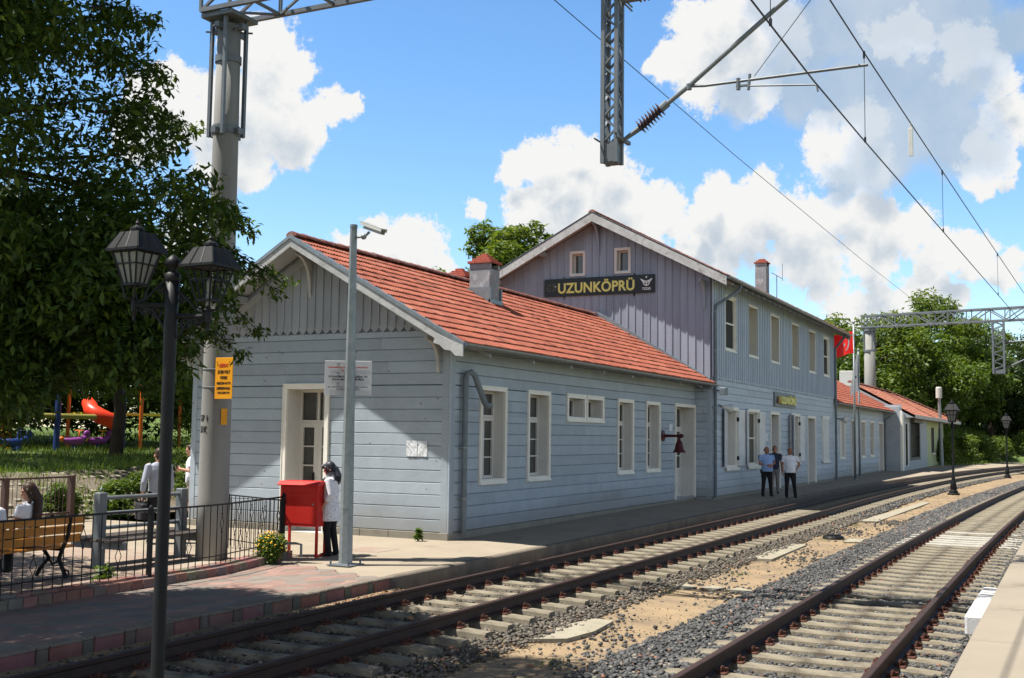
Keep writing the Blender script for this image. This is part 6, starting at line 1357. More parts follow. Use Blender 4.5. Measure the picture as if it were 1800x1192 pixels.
# ------------------------------------------------------------------ people
def loft(b, secs, n=18):
    b0 = len(b.v)
    for (c, rx, ry) in secs:
        for k_ in range(n): a = 2 * pi * k_ / n; b.v.append((c[0] + rx * cos(a), c[1] + ry * sin(a), c[2]))
    for i in range(len(secs) - 1):
        for k_ in range(n): k2 = (k_ + 1) % n; b.f.append((b0 + i * n + k_, b0 + i * n + k2, b0 + (i + 1) * n + k2, b0 + (i + 1) * n + k_)); b.c.append(None); b.mi.append(0)
    b.f.append(tuple(b0 + k_ for k_ in range(n - 1, -1, -1))); b.f.append(tuple(b0 + (len(secs) - 1) * n + k_ for k_ in range(n))); b.c += [None, None]; b.mi += [0, 0]
def limb(b, pts, rs, n=12):
    """rounded tapering limb: tube with ball joints"""
    b.tube(pts, rs, n)
    for p, r in zip(pts, rs): b.ell(p, r, r, r, 10, 7)
def hand(b, w, d, side, curl=.35, palm_n=None):
    """palm, four unequal fingers and a thumb at wrist w pointing along d"""
    w, d = Vector(w), Vector(d).normalized(); nrm_ = Vector(palm_n if palm_n else (0, -side, 0)); nrm_ = (nrm_ - d * nrm_.dot(d)).normalized(); ac = d.cross(nrm_).normalized()
    c = w + d * .05; R_ = Matrix((d, ac, nrm_)).transposed(); b.ell(c, .056, .040, .017, 12, 8, R_)
    fw_d = ac if ac.x > 0 or abs(ac.x) < .2 and ac.z < 0 else -ac
    for i, (o, L_) in enumerate(((-.029, .060), (-.010, .073), (.010, .078), (.029, .070))):
        r0 = w + d * .088 + fw_d * o; m = r0 + d * L_ * .5 * cos(curl) + nrm_ * L_ * .5 * sin(curl); e = m + d * L_ * .5 * cos(curl * 2.1) + nrm_ * L_ * .5 * sin(curl * 2.1); b.tube([r0 - d * .02, r0, m, e], [.0095, .0095, .0088, .0065], 8)
    t0 = w + d * .03 + fw_d * .028; b.tube([t0, t0 + d * .028 + fw_d * .026 + nrm_ * .008, t0 + d * .058 + fw_d * .030 + nrm_ * .018], [.013, .011, .008], 8)
def person(label, loc, yaw, skin='skin', hair='hair_dark', shirt='shirt_white', trou='trousers_black', shoes='shoe_dark', arms=None, legs=None, height=1.72, belly=0.0, girth=1.0, head_yaw=0.0, head_pitch=0.0, seated=False, sleeve=.55, shorts=False, hairstyle='short', hem=.86, extra=None, shirt_name='shirt'):
    t = thing('person', label, 'person', loc); s = height / 1.72; M_ = Matrix.Translation(Vector(loc)) @ Matrix.Rotation(yaw, 4, 'Z') @ Matrix.Scale(s, 4); dz = -.40 if seated else 0.0
    def out(b, name, m, vox, it=2):
        b.v = [tuple(M_ @ Vector(v)) for v in b.v]; o = b.build(name, m, t); return remesh(o, vox, it) if vox else o
    hp = Matrix.Translation((0, 0, 1.50 + dz)) @ Matrix.Rotation(head_yaw, 4, 'Z') @ Matrix.Rotation(head_pitch, 4, 'Y') @ Matrix.Translation((0, 0, -1.50))
    def H(p): return hp @ Vector(p)
    hR = (hp.to_3x3())
    arms = arms or {}; sh = {sd: Vector((-.005, sd * .19 * girth, 1.395 + dz)) for sd in (1, -1)}
    A = {}
    for sd in (1, -1):
        a = arms.get(sd, ((-.01, .235, 1.10), (.05, .25, .86), (.1, 0, -1))); f = lambda p: Vector((p[0], p[1] * sd if p[1] is not None else 0, p[2] + dz)); A[sd] = (f(a[0]), f(a[1]), Vector((a[2][0], a[2][1] * sd, a[2][2])), a[3] if len(a) > 3 else .4)
    legs = legs or {}
    Lg = {}
    for sd in (1, -1):
        if seated: Lg[sd] = legs.get(sd, ((0.0, .09, .53), (.43, .10, .52), (.42, .10, .09)))
        else: Lg[sd] = legs.get(sd, ((0, .088, .90), (.015, .10, .49), (-.01, .11, .08)))
        Lg[sd] = [Vector((p[0], p[1] * sd, p[2])) for p in Lg[sd]]
    # one continuous body
    b = MB(); b.ell(H((0, 0, 1.605)), .098, .076, .112, 20, 14, hR); b.ell(H((.026, 0, 1.545)), .072, .060, .078, 16, 10, hR); b.ell(H((.055, 0, 1.505)), .038, .040, .030, 12, 8, hR)
    b.tube([H((.092, 0, 1.605)), H((.112, 0, 1.568)), H((.100, 0, 1.556))], [.011, .017, .012], 8); b.ell(H((.082, 0, 1.628)), .022, .055, .012, 12, 8, hR); b.ell(H((.093, 0, 1.527)), .012, .028, .008, 10, 6, hR); b.ell(H((.090, 0, 1.514)), .011, .024, .008, 10, 6, hR)
    for sd in (1, -1): b.ell(H((-.005, sd * .080, 1.575)), .022, .012, .034, 10, 8, hR)
    limb(b, [Vector((-.03, 0, 1.38 + dz)), H((-.005, 0, 1.52))], [.062, .055])
    loft(b, [((0, 0, .90 + dz), .09, .13), ((0, 0, 1.1 + dz), .09, .12), ((0, 0, 1.3 + dz), .09, .15), ((-.01, 0, 1.41 + dz), .07, .13)])
    for sd in (1, -1):
        e, w, hd, cu = A[sd]; limb(b, [sh[sd], e, w], [.050, .040, .027]); mid = e.lerp(w, .3); b.ell(mid, .042, .042, .042, 10, 7); hand(b, w, hd, sd, cu)
        h_, kn, an = Lg[sd]; limb(b, [h_, kn, an], [.078, .052, .036]); b.ell(kn.lerp(an, .28) + Vector((-.012, 0, 0)), .052, .05, .09, 10, 8)
    out(b, 'body', skin, .0085, 2)
    b = MB(); [b.ell(H((.089, sd * .030, 1.603)), .008, .011, .006, 10, 7, hR) for sd in (1, -1)]; out(b, 'eyes', 'hair_dark', 0)
    if hairstyle == 'short':
        b = MB(); b.ell(H((-.016, 0, 1.628)), .098, .083, .100, 18, 12, hR); b.ell(H((-.045, 0, 1.575)), .062, .076, .075, 14, 10, hR); out(b, 'hair', hair, .011, 1)
    elif hairstyle == 'balding':
        b = MB(); b.ell(H((-.040, 0, 1.60)), .074, .083, .062, 16, 10, hR); out(b, 'hair', hair, .011, 1)
    elif hairstyle == 'long':
        b = MB(); b.ell(H((-.014, 0, 1.625)), .104, .088, .108, 18, 12, hR); limb(b, [H((-.05, 0, 1.60)), H((-.085, 0, 1.45)), Vector((-.12, 0, 1.26 + dz)), Vector((-.13, .0, 1.10 + dz))], [.082, .088, .082, .05])
        for sd in (1, -1): limb(b, [H((.02, sd * .080, 1.62)), H((.0, sd * .088, 1.50)), Vector((-.04, sd * .10, 1.36 + dz))], [.026, .030, .03])
        out(b, 'hair', hair, .011, 2)
    elif hairstyle == 'scarf':
        b = MB(); b.ell(H((-.012, 0, 1.618)), .112, .092, .116, 20, 14, hR); b.ell(H((.0, 0, 1.555)), .092, .088, .085, 16, 10, hR); limb(b, [H((-.02, 0, 1.52)), Vector((-.02, 0, 1.42 + dz))], [.095, .125]); b.ell((-.02, 0, 1.39 + dz), .13, .17, .06, 16, 8)
        limb(b, [H((.085, 0, 1.66)), H((.105, 0, 1.655))], [.05, .03]); limb(b, [H((-.03, .05, 1.48)), Vector((.10, .10, 1.38 + dz)), Vector((.135, .12, 1.24 + dz)), Vector((.13, .13, 1.10 + dz))], [.05, .042, .03, .02]); limb(b, [H((-.10, 0, 1.56)), Vector((-.14, 0, 1.44 + dz)), Vector((-.155, 0, 1.33 + dz))], [.06, .075, .03])
        out(b, 'headscarf', 'scarf_pattern', .011, 2)
    # clothing
    b = MB(); g = girth
    z0 = hem
    secs = [((belly * .4, 0, z0 + dz), .128 * g + belly * .45, .178 * g), ((belly * .6, 0, .98 + dz), .128 * g + belly * .6, .172 * g), ((belly * .6, 0, 1.10 + dz), .128 * g + belly * .55, .168 * g), ((belly * .3, 0, 1.22 + dz), .13 * g + belly * .25, .178 * g), ((0, 0, 1.32 + dz), .125 * g, .19 * g), ((-.008, 0, 1.40 + dz), .098 * g, .18 * g), ((-.015, 0, 1.445 + dz), .072, .11), ((-.015, 0, 1.462 + dz), .066, .072)]
    if hem < .8: secs = [((0, 0, hem + dz), .165 * g, .215 * g), ((0, 0, .84 + dz), .152 * g, .205 * g)] + secs[1:]
    loft(b, secs)
    for sd in (1, -1):
        e, w, _, _ = A[sd]; x = sh[sd].lerp(e, min(1, sleeve / .55 * .62)) if sleeve <= .9 else e; q = sh[sd] + Vector((0, -sd * .03, 0))
        pts = [q, sh[sd], x] + ([e.lerp(w, (sleeve - .9) / .1 * .85)] if sleeve > .9 else []); b.tube(pts, [.060, .063, .060 if sleeve <= .9 else .055] + ([.048] if sleeve > .9 else []), 14); b.ell(sh[sd] + Vector((0, -sd * .012, -.012)), .062, .062, .062, 12, 8)
    o = out(b, shirt_name, shirt, .0115, 2)
    if not shorts or True:
        b = MB()
        if not seated: loft(b, [((0, 0, .80), .112 * g, .155 * g), ((belly * .35, 0, .90), .122 * g + belly * .35, .165 * g), ((belly * .4, 0, .965), .118 * g + belly * .4, .160 * g)])
        else: b.ell((.02, 0, .55), .15, .175, .12, 16, 10); loft(b, [((0, 0, .52), .11, .16), ((0, 0, .60), .12, .165)])
        for sd in (1, -1):
            h_, kn, an = Lg[sd]; top = h_ + Vector((0, 0, .0)); bot = an + Vector((0, 0, -.02))
            if shorts: limb(b, [top, h_.lerp(kn, .5), kn + Vector((0, 0, .03))], [.095, .088, .078])
            else: limb(b, [top, h_.lerp(kn, .5), kn, kn.lerp(an, .5), bot], [.100 * g, .088 * g, .070, .062, .056])
        out(b, 'shorts' if shorts else 'trousers', trou, .0115, 2)
    for sd in (1, -1):
        an = Lg[sd][2]; b = MB(); b.ell((an.x + .05, an.y, .034), .132, .047, .034, 14, 9); b.ell((an.x - .01, an.y, .055), .06, .042, .052, 12, 8); out(b, 'shoe', shoes, .010, 1)
    if extra: extra(t, out, H, A, dz)
    return t
def belt(t, out, H, A, dz):
    b = MB(); loft(b, [((.03, 0, .905), .17, .192), ((.03, 0, .94), .17, .192)]); out(b, 'belt', 'shoe_dark', 0)
    b = MB(); b.bbox(-.02, .10, -.235, -.185, .80, .93, .012); out(b, 'pouch', 'bag_black', 0)
person('man in a light blue polo shirt with folded forearms on the shaded platform', (39.95, 9.75, -.02), radians(215), 'skin_tan', 'hair_grey', 'shirt_blue', arms={1: ((.03, .27, 1.14), (.25, .06, 1.08), (.3, -1, 0), .5), -1: ((.03, .27, 1.13), (.26, .02, 1.05), (.3, -1, .05), .5)}, legs={1: ((0, .09, .9), (.0, .13, .49), (-.02, .17, .08)), -1: ((0, .09, .9), (.02, .12, .49), (.0, .15, .08))}, belly=.10, girth=1.14, hairstyle='balding', height=1.74, head_yaw=.5, extra=belt)
person('man in a white shirt with one hand in his pocket on the shaded platform', (40.15, 8.98, -.06), radians(205), 'skin_tan', 'hair_grey', 'shirt_white', arms={1: ((-.06, .34, 1.14), (.03, .20, .95), (.35, -.4, -1), .6), -1: ((-.01, .26, 1.11), (.06, .25, .88), (.1, 0, -1), .4)}, legs={1: ((0, .09, .9), (.03, .13, .49), (.05, .17, .08)), -1: ((0, .09, .9), (.0, .11, .49), (-.01, .12, .08))}, belly=.05, girth=1.08, hairstyle='balding', height=1.76, head_yaw=.4, head_pitch=.15, extra=lambda t, out, H, A, dz: (lambda b: (b.box(.128, .150, -.11, -.03, 1.20, 1.29), b.box(.128, .150, .04, .12, 1.20, 1.29), out(b, 'pocket', 'shirt_white', 0)))(MB()))
person('man in dark top and grey trousers standing half hidden behind the other two', (42.0, 9.95, -.02), radians(190), 'skin_tan', 'hair_dark', 'shirt_navy', 'trousers_grey', height=1.76)
def woman_bag(t, out, H, A, dz):
    b = MB(); e, w, hd, cu = A[-1]; c = w + Vector((.02, -.02, -.22)); b.ell(c, .15, .07, .16, 16, 12); out(b, 'bag', 'bag_pale', .011, 2); b = MB(); b.tube([c + Vector((-.08, 0, .13)), c + Vector((-.02, 0, .25)), c + Vector((.06, 0, .25)), c + Vector((.09, 0, .13))], .010, 6); out(b, 'bag_handle', 'bag_pale', 0)
person('woman in a black patterned headscarf and white printed tunic behind the slim post', (16.42, 11.62, -.1), radians(112), 'skin', 'hair_dark', 'tunic_pattern', 'trousers_black', 'shoe_dark', arms={1: ((-.06, .27, 1.12), (.08, .24, .90), (.25, -.1, -1), .6), -1: ((-.05, .27, 1.12), (.02, .27, .88), (.1, 0, -1), .9)}, legs={1: ((0, .09, .9), (.04, .10, .49), (-.02, .10, .08)), -1: ((0, .09, .9), (-.03, .11, .49), (-.10, .12, .09))}, height=1.62, girth=1.16, belly=.03, hairstyle='scarf', head_pitch=.30, head_yaw=.2, sleeve=.96, hem=.64, extra=woman_bag, shirt_name='tunic')
def phone(t, out, H, A, dz):
    b = MB(); w = A[1][1]; b.bbox(w.x + .06, w.x + .075, w.y - .06, w.y - .0, w.z - .01, w.z + .12, .004); out(b, 'phone', 'bag_black', 0)
person('man in a white T-shirt and khaki shorts looking at a phone beside the gable corner', (20.8, 18.70, -.1), radians(130), 'skin', 'hair_brown', 'shirt_white', 'shorts_khaki', 'shoe_light', arms={1: ((.03, .25, 1.13), (.26, .08, 1.18), (.6, -.5, .3), .7), -1: ((.03, .25, 1.13), (.25, .09, 1.14), (.7, -.6, .2), .7)}, height=1.80, head_pitch=.35, shorts=True, sleeve=.6, extra=phone)
def handbag(t, out, H, A, dz):
    b = MB(); w = A[1][1]; b.bbox(w.x - .20, w.x + .22, w.y - .05, w.y + .07, w.z - .42, w.z - .13, .03); out(b, 'bag', 'bag_black', 0); b = MB(); b.tube([(w.x - .1, w.y, w.z - .14), (w.x - .04, w.y, w.z - .03), (w.x + .08, w.y, w.z - .03), (w.x + .12, w.y, w.z - .14)], .012, 6); out(b, 'bag_handle', 'bag_black', 0)
person('man in a grey shirt carrying a black bag behind the grey bench', (16.45, 15.6, -.1), radians(60), 'skin', 'hair_brown', 'shirt_greyblue', 'trousers_black', arms={1: ((-.05, .27, 1.10), (.02, .27, .86), (.1, 0, -1), .9)}, height=1.79, sleeve=.98, head_pitch=.15, extra=handbag)
def strap(t, out, H, A, dz):
    b = MB(); b.tube([(-.11, .06, 1.44 + dz), (-.135, .10, 1.25 + dz), (-.13, .16, .95 + dz)], .012, 6); out(b, 'bag_strap', 'bag_black', 0)
person('young woman with long dark hair in a white top sitting on the yellow bench', (11.52, 13.30, -.03), radians(100), 'skin', 'hair_brown', 'shirt_white', 'trousers_black', arms={1: ((.06, .24, 1.12), (.24, .12, .98), (.8, -.3, -.2), .5), -1: ((.06, .24, 1.12), (.26, .14, .98), (.8, -.3, -.2), .5)}, seated=True, height=1.68, hairstyle='long', head_yaw=.75, head_pitch=.22, sleeve=.5, extra=strap)
person('person in a white shirt at the left end of the yellow bench', (10.82, 13.30, -.1), radians(80), 'skin', 'hair_dark', 'shirt_white', 'trousers_black', seated=True, height=1.72, sleeve=.6)

# ------------------------------------------------------------------ flags
def flag_pole(x, y, h, name_lb):
    t = thing('flag_pole', name_lb, 'flag pole', (x, y, -.05)); b = MB(); b.tube([(x, y, -.05), (x, y, h)], [.062, .045], 10); b.lathe((x, y, -.05), [(.14, 0), (.14, .03), (.07, .06)], 10); b.ell((x, y, h + .06), .075, .075, .075, 10, 7); b.build('pole', 'galvanised', t, True); return t
flag_pole(60.0, 10.1, 7.95, 'taller silver flag pole at the end of the house'); flag_pole(65.6, 10.8, 6.95, 'shorter silver flag pole in front of the far wing')
t = thing('flag', 'red flag with a white crescent and star flying at the house corner', 'flag', (59.9, 10.1, 7.0)); V = []; F = []; nu, nv = 26, 14
FU = Vector((-.94, .34, 0)); FN = Vector((.34, .94, 0))
def fpos(u, v): w = 2.15 * u; sag = -.50 * u * u * .9 - .12 * u; return Vector((59.93, 10.1, 6.42)) + FU * w + Vector((0, 0, 1.12 * v + sag - .1 * sin(u * 5) * u)) + FN * (.16 * sin(u * 7.5 + v * 1.4) * (.25 + u))
b = MB(); b.mesh([fpos(i / nu, j / nv) for i in range(nu + 1) for j in range(nv + 1)], [(i * (nv + 1) + j, (i + 1) * (nv + 1) + j, (i + 1) * (nv + 1) + j + 1, i * (nv + 1) + j + 1) for i in range(nu) for j in range(nv)]); b.build('cloth', 'flag_red', t, True)
b = MB(); off = -FN * .02
def fp2(x, y): return fpos(x / 2.15, y / 1.12)
R1, R2, c1, c2 = .36, .29, .70, .79
o_ = [(c1 + R1 * cos(a), .56 + R1 * sin(a)) for a in np.linspace(.62, 2 * pi - .62, 26)]; i_ = [(c2 + R2 * cos(a), .56 + R2 * sin(a)) for a in np.linspace(.78, 2 * pi - .78, 26)]
for sg in (1, -1):
    for k_ in range(25): b.face([fp2(*o_[k_]) + off * sg, fp2(*o_[k_ + 1]) + off * sg, fp2(*i_[k_ + 1]) + off * sg, fp2(*i_[k_]) + off * sg])
b.build('crescent', 'ink_white', t); b = MB()
for sg in (1, -1):
    st = [(1.14 + r * cos(pi + k_ * pi / 5), .56 + r * sin(pi + k_ * pi / 5)) for k_, r in [(k_, .15 if k_ % 2 == 0 else .06) for k_ in range(10)]]
    for k_ in range(10): b.face([fp2(1.14, .56) + off * sg, fp2(*st[k_]) + off * sg, fp2(*st[(k_ + 1) % 10]) + off * sg])
b.build('star', 'ink_white', t)
t = thing('flag', 'white flag hanging slack on the shorter pole', 'flag', (65.6, 10.8, 5.8)); b = MB(); V = []
for j in range(17):
    for i in range(11): u, v = i / 10, j / 16; w = .12 + .72 * v ** 1.1 * (1 - .25 * max(0, v - .8) * 5 * u); V.append(Vector((65.56, 10.8, 6.80 - 2.05 * v - .42 * u * v)) + Vector((-.8, .6, 0)) * (w * u) + Vector((.6, .8, 0)) * (.10 * sin(u * 9 + v * 3) * v))
b.mesh(V, [(j * 11 + i, j * 11 + i + 1, (j + 1) * 11 + i + 1, (j + 1) * 11 + i) for j in range(16) for i in range(10)]); b.build('cloth', 'flag_white', t, True)
b = MB(); P_ = [V[j * 11 + i] + Vector((-.5, -.7, 0)) * .03 for j in (9, 10, 11) for i in (4, 5, 6)]; b.mesh(P_, [(0, 1, 4, 3), (4, 5, 8, 7), (1, 2, 5, 4)]); b.build('emblem', 'ink_grey', t)

# ------------------------------------------------------------------ playground on the lawn
def lz(y): return .92 + (y - 23.9) / 46 * 1.28
def pole_thing(name, lb, cat, parts): 
    t = thing(name, lb, cat, parts[0]); return t
t = thing('swing_frame', 'blue swing frame posts with a pale yellow beam on the lawn', 'swing', (31, 34, 1.2))
for x, y in ((30.5, 34), (33.35, 33.6), (29.2, 34.4)): b = MB(); b.tube([(x, y, lz(y) - .1), (x + .05, y, 4.6)], .11, 10); b.build('post', 'play_blue', t)
b = MB(); b.tube([(27.5, 34.3, 2.5), (33.2, 33.9, 2.5)], .10, 10); b.build('beam', 'play_beam', t)
t = thing('slide_tower', 'orange and red playground tower with a red tube slide', 'slide', (34.5, 35, 1.2))
for x, y in ((34.75, 34), (36.7, 34.6), (38.6, 35.5), (33.3, 36.5)): b = MB(); b.tube([(x, y, lz(y) - .1), (x, y, 4.3)], .075, 10); b.build('post', 'play_orange', t)
b = MB(); pts = [Vector((32.9 - .35 * i, 35.0 - .1 * i, 3.4 - .02 * i * i)) for i in range(0, 1)]
pts = [(33.1, 35.2, 3.05), (32.8, 34.8, 2.95), (32.5, 34.4, 2.75), (32.55, 34.0, 2.55), (32.9, 33.7, 2.35), (33.2, 33.8, 2.2)]; b.tube(pts, [.27, .28, .30, .30, .29, .27], 16, False); b.build('slide_tube', 'play_red', t, True)
b = MB(); b.box(33.3, 36.7, 34.4, 36.4, 2.6, 2.7); b.build('platform', 'play_yellow', t)
def springer(x, y, m1, m2, lb):
    z = lz(y); t = thing('spring_rider', lb, 'spring rider', (x, y, z)); b = MB(); b.tube([(x, y, z), (x, y, z + .3)], .08, 10); b.build('spring', 'play_blue', t); b = MB(); b.tube([(x - .55, y, z + .38), (x - .2, y, z + .32), (x + .3, y, z + .36), (x + .55, y, z + .50)], [.08, .15, .15, .10], 12); b.ell((x + .62, y, z + .62), .16, .11, .15); b.build('body', m1, t, True); b = MB(); b.ell((x - .62, y, z + .42), .12, .10, .10); b.build('tail', m2, t, True); b = MB(); b.tube([(x + .25, y - .22, z + .75), (x + .25, y + .22, z + .75)], .025, 8); b.tube([(x + .25, y, z + .4), (x + .25, y, z + .75)], .025, 8); b.build('handle', m2, t, True)
springer(31.9, 34.6, 'play_purple', 'play_orange', 'purple spring rider with orange ends on the lawn'); springer(33.35, 34.9, 'play_purple', 'play_yellow', 'purple and yellow spring rider beside the orange post'); springer(28.2, 33.5, 'play_blue', 'play_blue', 'bright blue spring rider at the left edge of the lawn')
t = thing('climbing_frame', 'yellow and orange climbing frame half hidden by the big tree', 'climbing frame', (29, 36, 1.3))
for x, y in ((28.4, 36), (29.4, 35.2), (30.3, 36.6)): b = MB(); b.tube([(x, y, 1.1), (x, y, 4.0)], .07, 8); b.build('post', 'play_orange', t)
for z in (1.9, 2.5, 3.1, 3.7): b = MB(); b.tube([(28.4, 36, z), (29.4, 35.2, z), (30.3, 36.6, z)], .05, 8); b.build('rung', 'play_yellow', t)

# ------------------------------------------------------------------ trees
def limbs(b, base, h, r, centres, nmax=14, trunk_to=.6):
    base = Vector(base); top = base + Vector((0, 0, h * trunk_to)); b.tube([base + Vector((0, 0, -.3)), base + Vector((.02 * h, 0, h * .2)), base + Vector((-.01 * h, .02 * h, h * .4)), top], [r * 1.3, r, r * .8, r * .55], 10)
    for c in centres[:nmax]:
        c = Vector(c); s = base.lerp(top, random.uniform(.45, .95)); m = s.lerp(c, .5) + Vector((random.uniform(-.2, .2), random.uniform(-.2, .2), .12 * (c - s).length)); b.tube([s, m, s.lerp(c, .97)], [r * .42, r * .22, r * .05], 6)
def ellipsoid_clumps(c, rad, n, rmin, rmax, lo=-.6, inner=.35):
    out = []; rr = []
    while len(out) < n:
        d = Vector((random.gauss(0, 1), random.gauss(0, 1), random.gauss(0, 1))).normalized()
        if d.z < lo: continue
        f = random.uniform(inner, 1.0) ** .6; out.append((c[0] + d.x * rad[0] * f, c[1] + d.y * rad[1] * f, c[2] + d.z * rad[2] * f)); rr.append(random.uniform(rmin, rmax))
    return out, rr
def tree(name, lb, base, h, crad, n, size, m, clumps=40, cz=.62, group=None, r=.18, lo=-.6, rk=(.16, .30), cat='tree', **kw):
    t = thing(name, lb, cat, base, group); c = (base[0], base[1], base[2] + h * cz); rad = (crad, crad, h * (1 - cz)); cs, rr = ellipsoid_clumps(c, rad, clumps, crad * rk[0], crad * rk[1], lo)
    b = MB(); limbs(b, base, h, r, cs); b.build('trunk', 'bark', t, True); crown_from('crown', m, t, base, cs, rr, n, size, **kw); return t
# the big near tree whose branches hang over the left of the view
def near_tree():
    global RNG
    random.seed(5); RNG = np.random.default_rng(5)
    base = (7.6, 14.2, -.1); t = thing('broadleaf_tree', 'big leafy tree overhanging the upper left, its branches in front of the mast', 'tree', base)
    cs, rr = ellipsoid_clumps((6.9, 12.6, 7.2), (3.7, 3.9, 4.2), 120, .55, .95, -.8, .3)
    hang = [(11.4, 12.6, 7.6), (11.9, 12.0, 6.9), (11.2, 12.3, 8.4), (12.2, 12.2, 6.1), (12.6, 11.9, 5.5), (12.9, 11.6, 4.7), (12.4, 12.0, 4.2), (11.6, 12.4, 5.4), (11.9, 12.8, 3.7), (11.0, 12.9, 3.3), (10.4, 13.3, 2.9), (9.5, 12.9, 2.8), (12.9, 11.2, 5.2), (10.9, 11.4, 7.2), (10.4, 11.0, 8.6), (10.2, 10.2, 9.2), (9.2, 10.4, 9.0), (11.3, 11.0, 6.0), (10.9, 13.6, 4.4), (11.7, 13.2, 4.6), (10.6, 12.2, 4.2)]
    hang += [(9.0, 12.6, 2.6), (10.2, 12.2, 3.2), (8.6, 11.6, 3.0), (9.8, 13.6, 2.2), (11.2, 13.6, 3.0), (10.8, 14.4, 2.5), (12.2, 13.4, 4.0), (9.6, 11.4, 4.2), (10.8, 11.2, 5.0), (8.4, 10.6, 5.2), (11.6, 13.0, 5.6), (9.0, 9.6, 8.2), (10.2, 9.6, 8.8), (8, 9.2, 9.4), (9.4, 9.8, 9.8), (8.8, 9.4, 9.6), (9.6, 12.2, 2.5), (10.4, 12.7, 2.4), (8.9, 10.9, 2.5), (10.9, 13.2, 2.2), (10.2, 11.6, 2.9), (11.6, 13.7, 2.5), (9.4, 11.2, 3.6), (11.2, 12.6, 2.8)]
    hr = [.65, .6, .7, .6, .6, .6, .5, .6, .6, .7, .6, .7, .7, .8, .7, .8, .5, .5, .5, .5, .5, .5, .55, .45] ; hr = [.55, .5, .5, .5, .45, .42, .45, .6, .5, .6, .7, .7, .32, .55, .55, .5, .6, .5, .6, .5, .6] + hr
    tips = [((12.0, 11.5, 5.5), (13.5, 11.1, 5.05)), ((12.0, 11.4, 4.9), (13.35, 10.45, 4.25)), ((12.0, 11.7, 5.2), (13.15, 10.35, 4.05)), ((11.2, 12.0, 6.4), (13.2, 12.1, 6.7)), ((11.0, 12.0, 7.8), (12.3, 12.1, 8.05)), ((11.0, 12.0, 7.2), (12.5, 12.0, 7.3)), ((12, 11.6, 4.6), (13.4, 10.9, 3.55)), ((12, 11.8, 4.3), (13.3, 11.2, 3.2)), ((11.2, 12.4, 8.4), (12.0, 12.3, 8.5))]
    kq = .88; hang = [(x * kq, y * kq, 2.03 + (z - 2.03) * kq) for x, y, z in hang]; hr = [q * .9 for q in hr]; tips = [tuple((x * kq, y * kq, 2.03 + (z - 2.03) * kq) for x, y, z in pq) for pq in tips]
    for _ in range(58):
        a = radians(random.uniform(43.6, 51.5)); d_ = random.uniform(12.0, 14.5); hang.append((d_ * cos(a), d_ * sin(a), random.triangular(2.25, 4.8, 3.3))); hr.append(random.uniform(.32, .55))
    for a_, d_, z in ((42.6, 12.6, 3.7), (42.2, 12.4, 4.1), (41.4, 12.2, 4.3), (41.8, 12.6, 3.3), (40.9, 12.3, 3.6), (43, 12.8, 3.0), (42.4, 12.2, 4.6)): hang.append((d_ * cos(radians(a_)), d_ * sin(radians(a_)), z)); hr.append(.30)
    b = MB(); limbs(b, base, 9.5, .24, cs[:16] + hang[:8], 24, .62)
    tc = []; tr = []
    for p, q in tips:
        p, q = Vector(p), Vector(q); b.tube([p, p.lerp(q, .5) + Vector((0, 0, .1)), q], [.022, .014, .005], 6)
        for k_ in range(6): u = .25 + k_ * .15; tc.append(tuple(p.lerp(q, u) + Vector((random.uniform(-.08, .08), random.uniform(-.08, .08), .04 - .05 * u)))); tr.append(.24 - .02 * k_)
    b.build('trunk', 'bark', t, True)
    V1, F1 = leaf_cloud(cs + hang, rr + hr, 190000, .118, droop=.45, aspect=.40, flat=.8, shell=.25); V2, F2 = leaf_cloud(tc, tr, 5200, .102, droop=.5, aspect=.38, flat=.8, shell=.1)
    V = np.concatenate([V1, V2]); F = np.concatenate([F1, F2 + len(V1)]); np_mesh('crown', V - np.array(base), F, 'leaf_near', t)
near_tree()
tree('broadleaf_tree', 'second shade tree standing just left of the view behind the benches', (9.8, 18.4, -.1), 9.0, 3.4, 30000, .14, 'leaf_near', 60, .62, r=.18, lo=-.7)
tree('broadleaf_tree', 'dark broadleaf tree shading the playground behind the yellow bench', (22.5, 30.5, .95), 9.5, 4.6, 26000, .24, 'leaf_dark', 60, .60, r=.2, lo=-.75)
tree('broadleaf_tree', 'dark bushy tree between the playground and the station gable', (29.5, 30.0, 1.1), 8.0, 3.6, 20000, .22, 'leaf_mid', 50, .58, r=.2, lo=-.85)
tree('broadleaf_tree', 'tall green tree standing at the back of the playground lawn', (38, 47, 1.6), 11, 6.0, 26000, .34, 'leaf_mid', 60, .55, r=.25, lo=-.85)
tree('broadleaf_tree', 'green tree at the left end of the playground lawn', (24, 46, 1.6), 11, 6.0, 22000, .34, 'leaf_dark', 60, .52, r=.25, lo=-.85)
tree('broadleaf_tree', 'dark low crowned tree behind the blue swing posts', (27.5, 41.5, 1.4), 8.5, 5.0, 22000, .30, 'leaf_dark', 60, .48, r=.22, lo=-.95)
tree('broadleaf_tree', 'dark low crowned tree behind the red slide', (33.5, 41.0, 1.4), 8.0, 4.6, 22000, .30, 'leaf_mid', 60, .46, r=.22, lo=-.95)
tree('broadleaf_tree', 'leafy tree closing the lawn behind the orange posts', (38.5, 39.5, 1.4), 8.0, 4.4, 20000, .30, 'leaf_mid', 60, .46, r=.22, lo=-.95)
tree('broadleaf_tree', 'bushy tree showing under the porch roof behind the gable corner', (42, 37, 1.4), 7.5, 4.2, 18000, .28, 'leaf_far', 46, .5, r=.2, lo=-.9)
tree('broadleaf_tree', 'rounded tree behind the house roof with bare gaps in its crown', (75, 36.6, 0), 18.2, 4.6, 15000, .42, 'leaf_far', 44, .76, r=.35, lo=-.7, rk=(.13, .26))
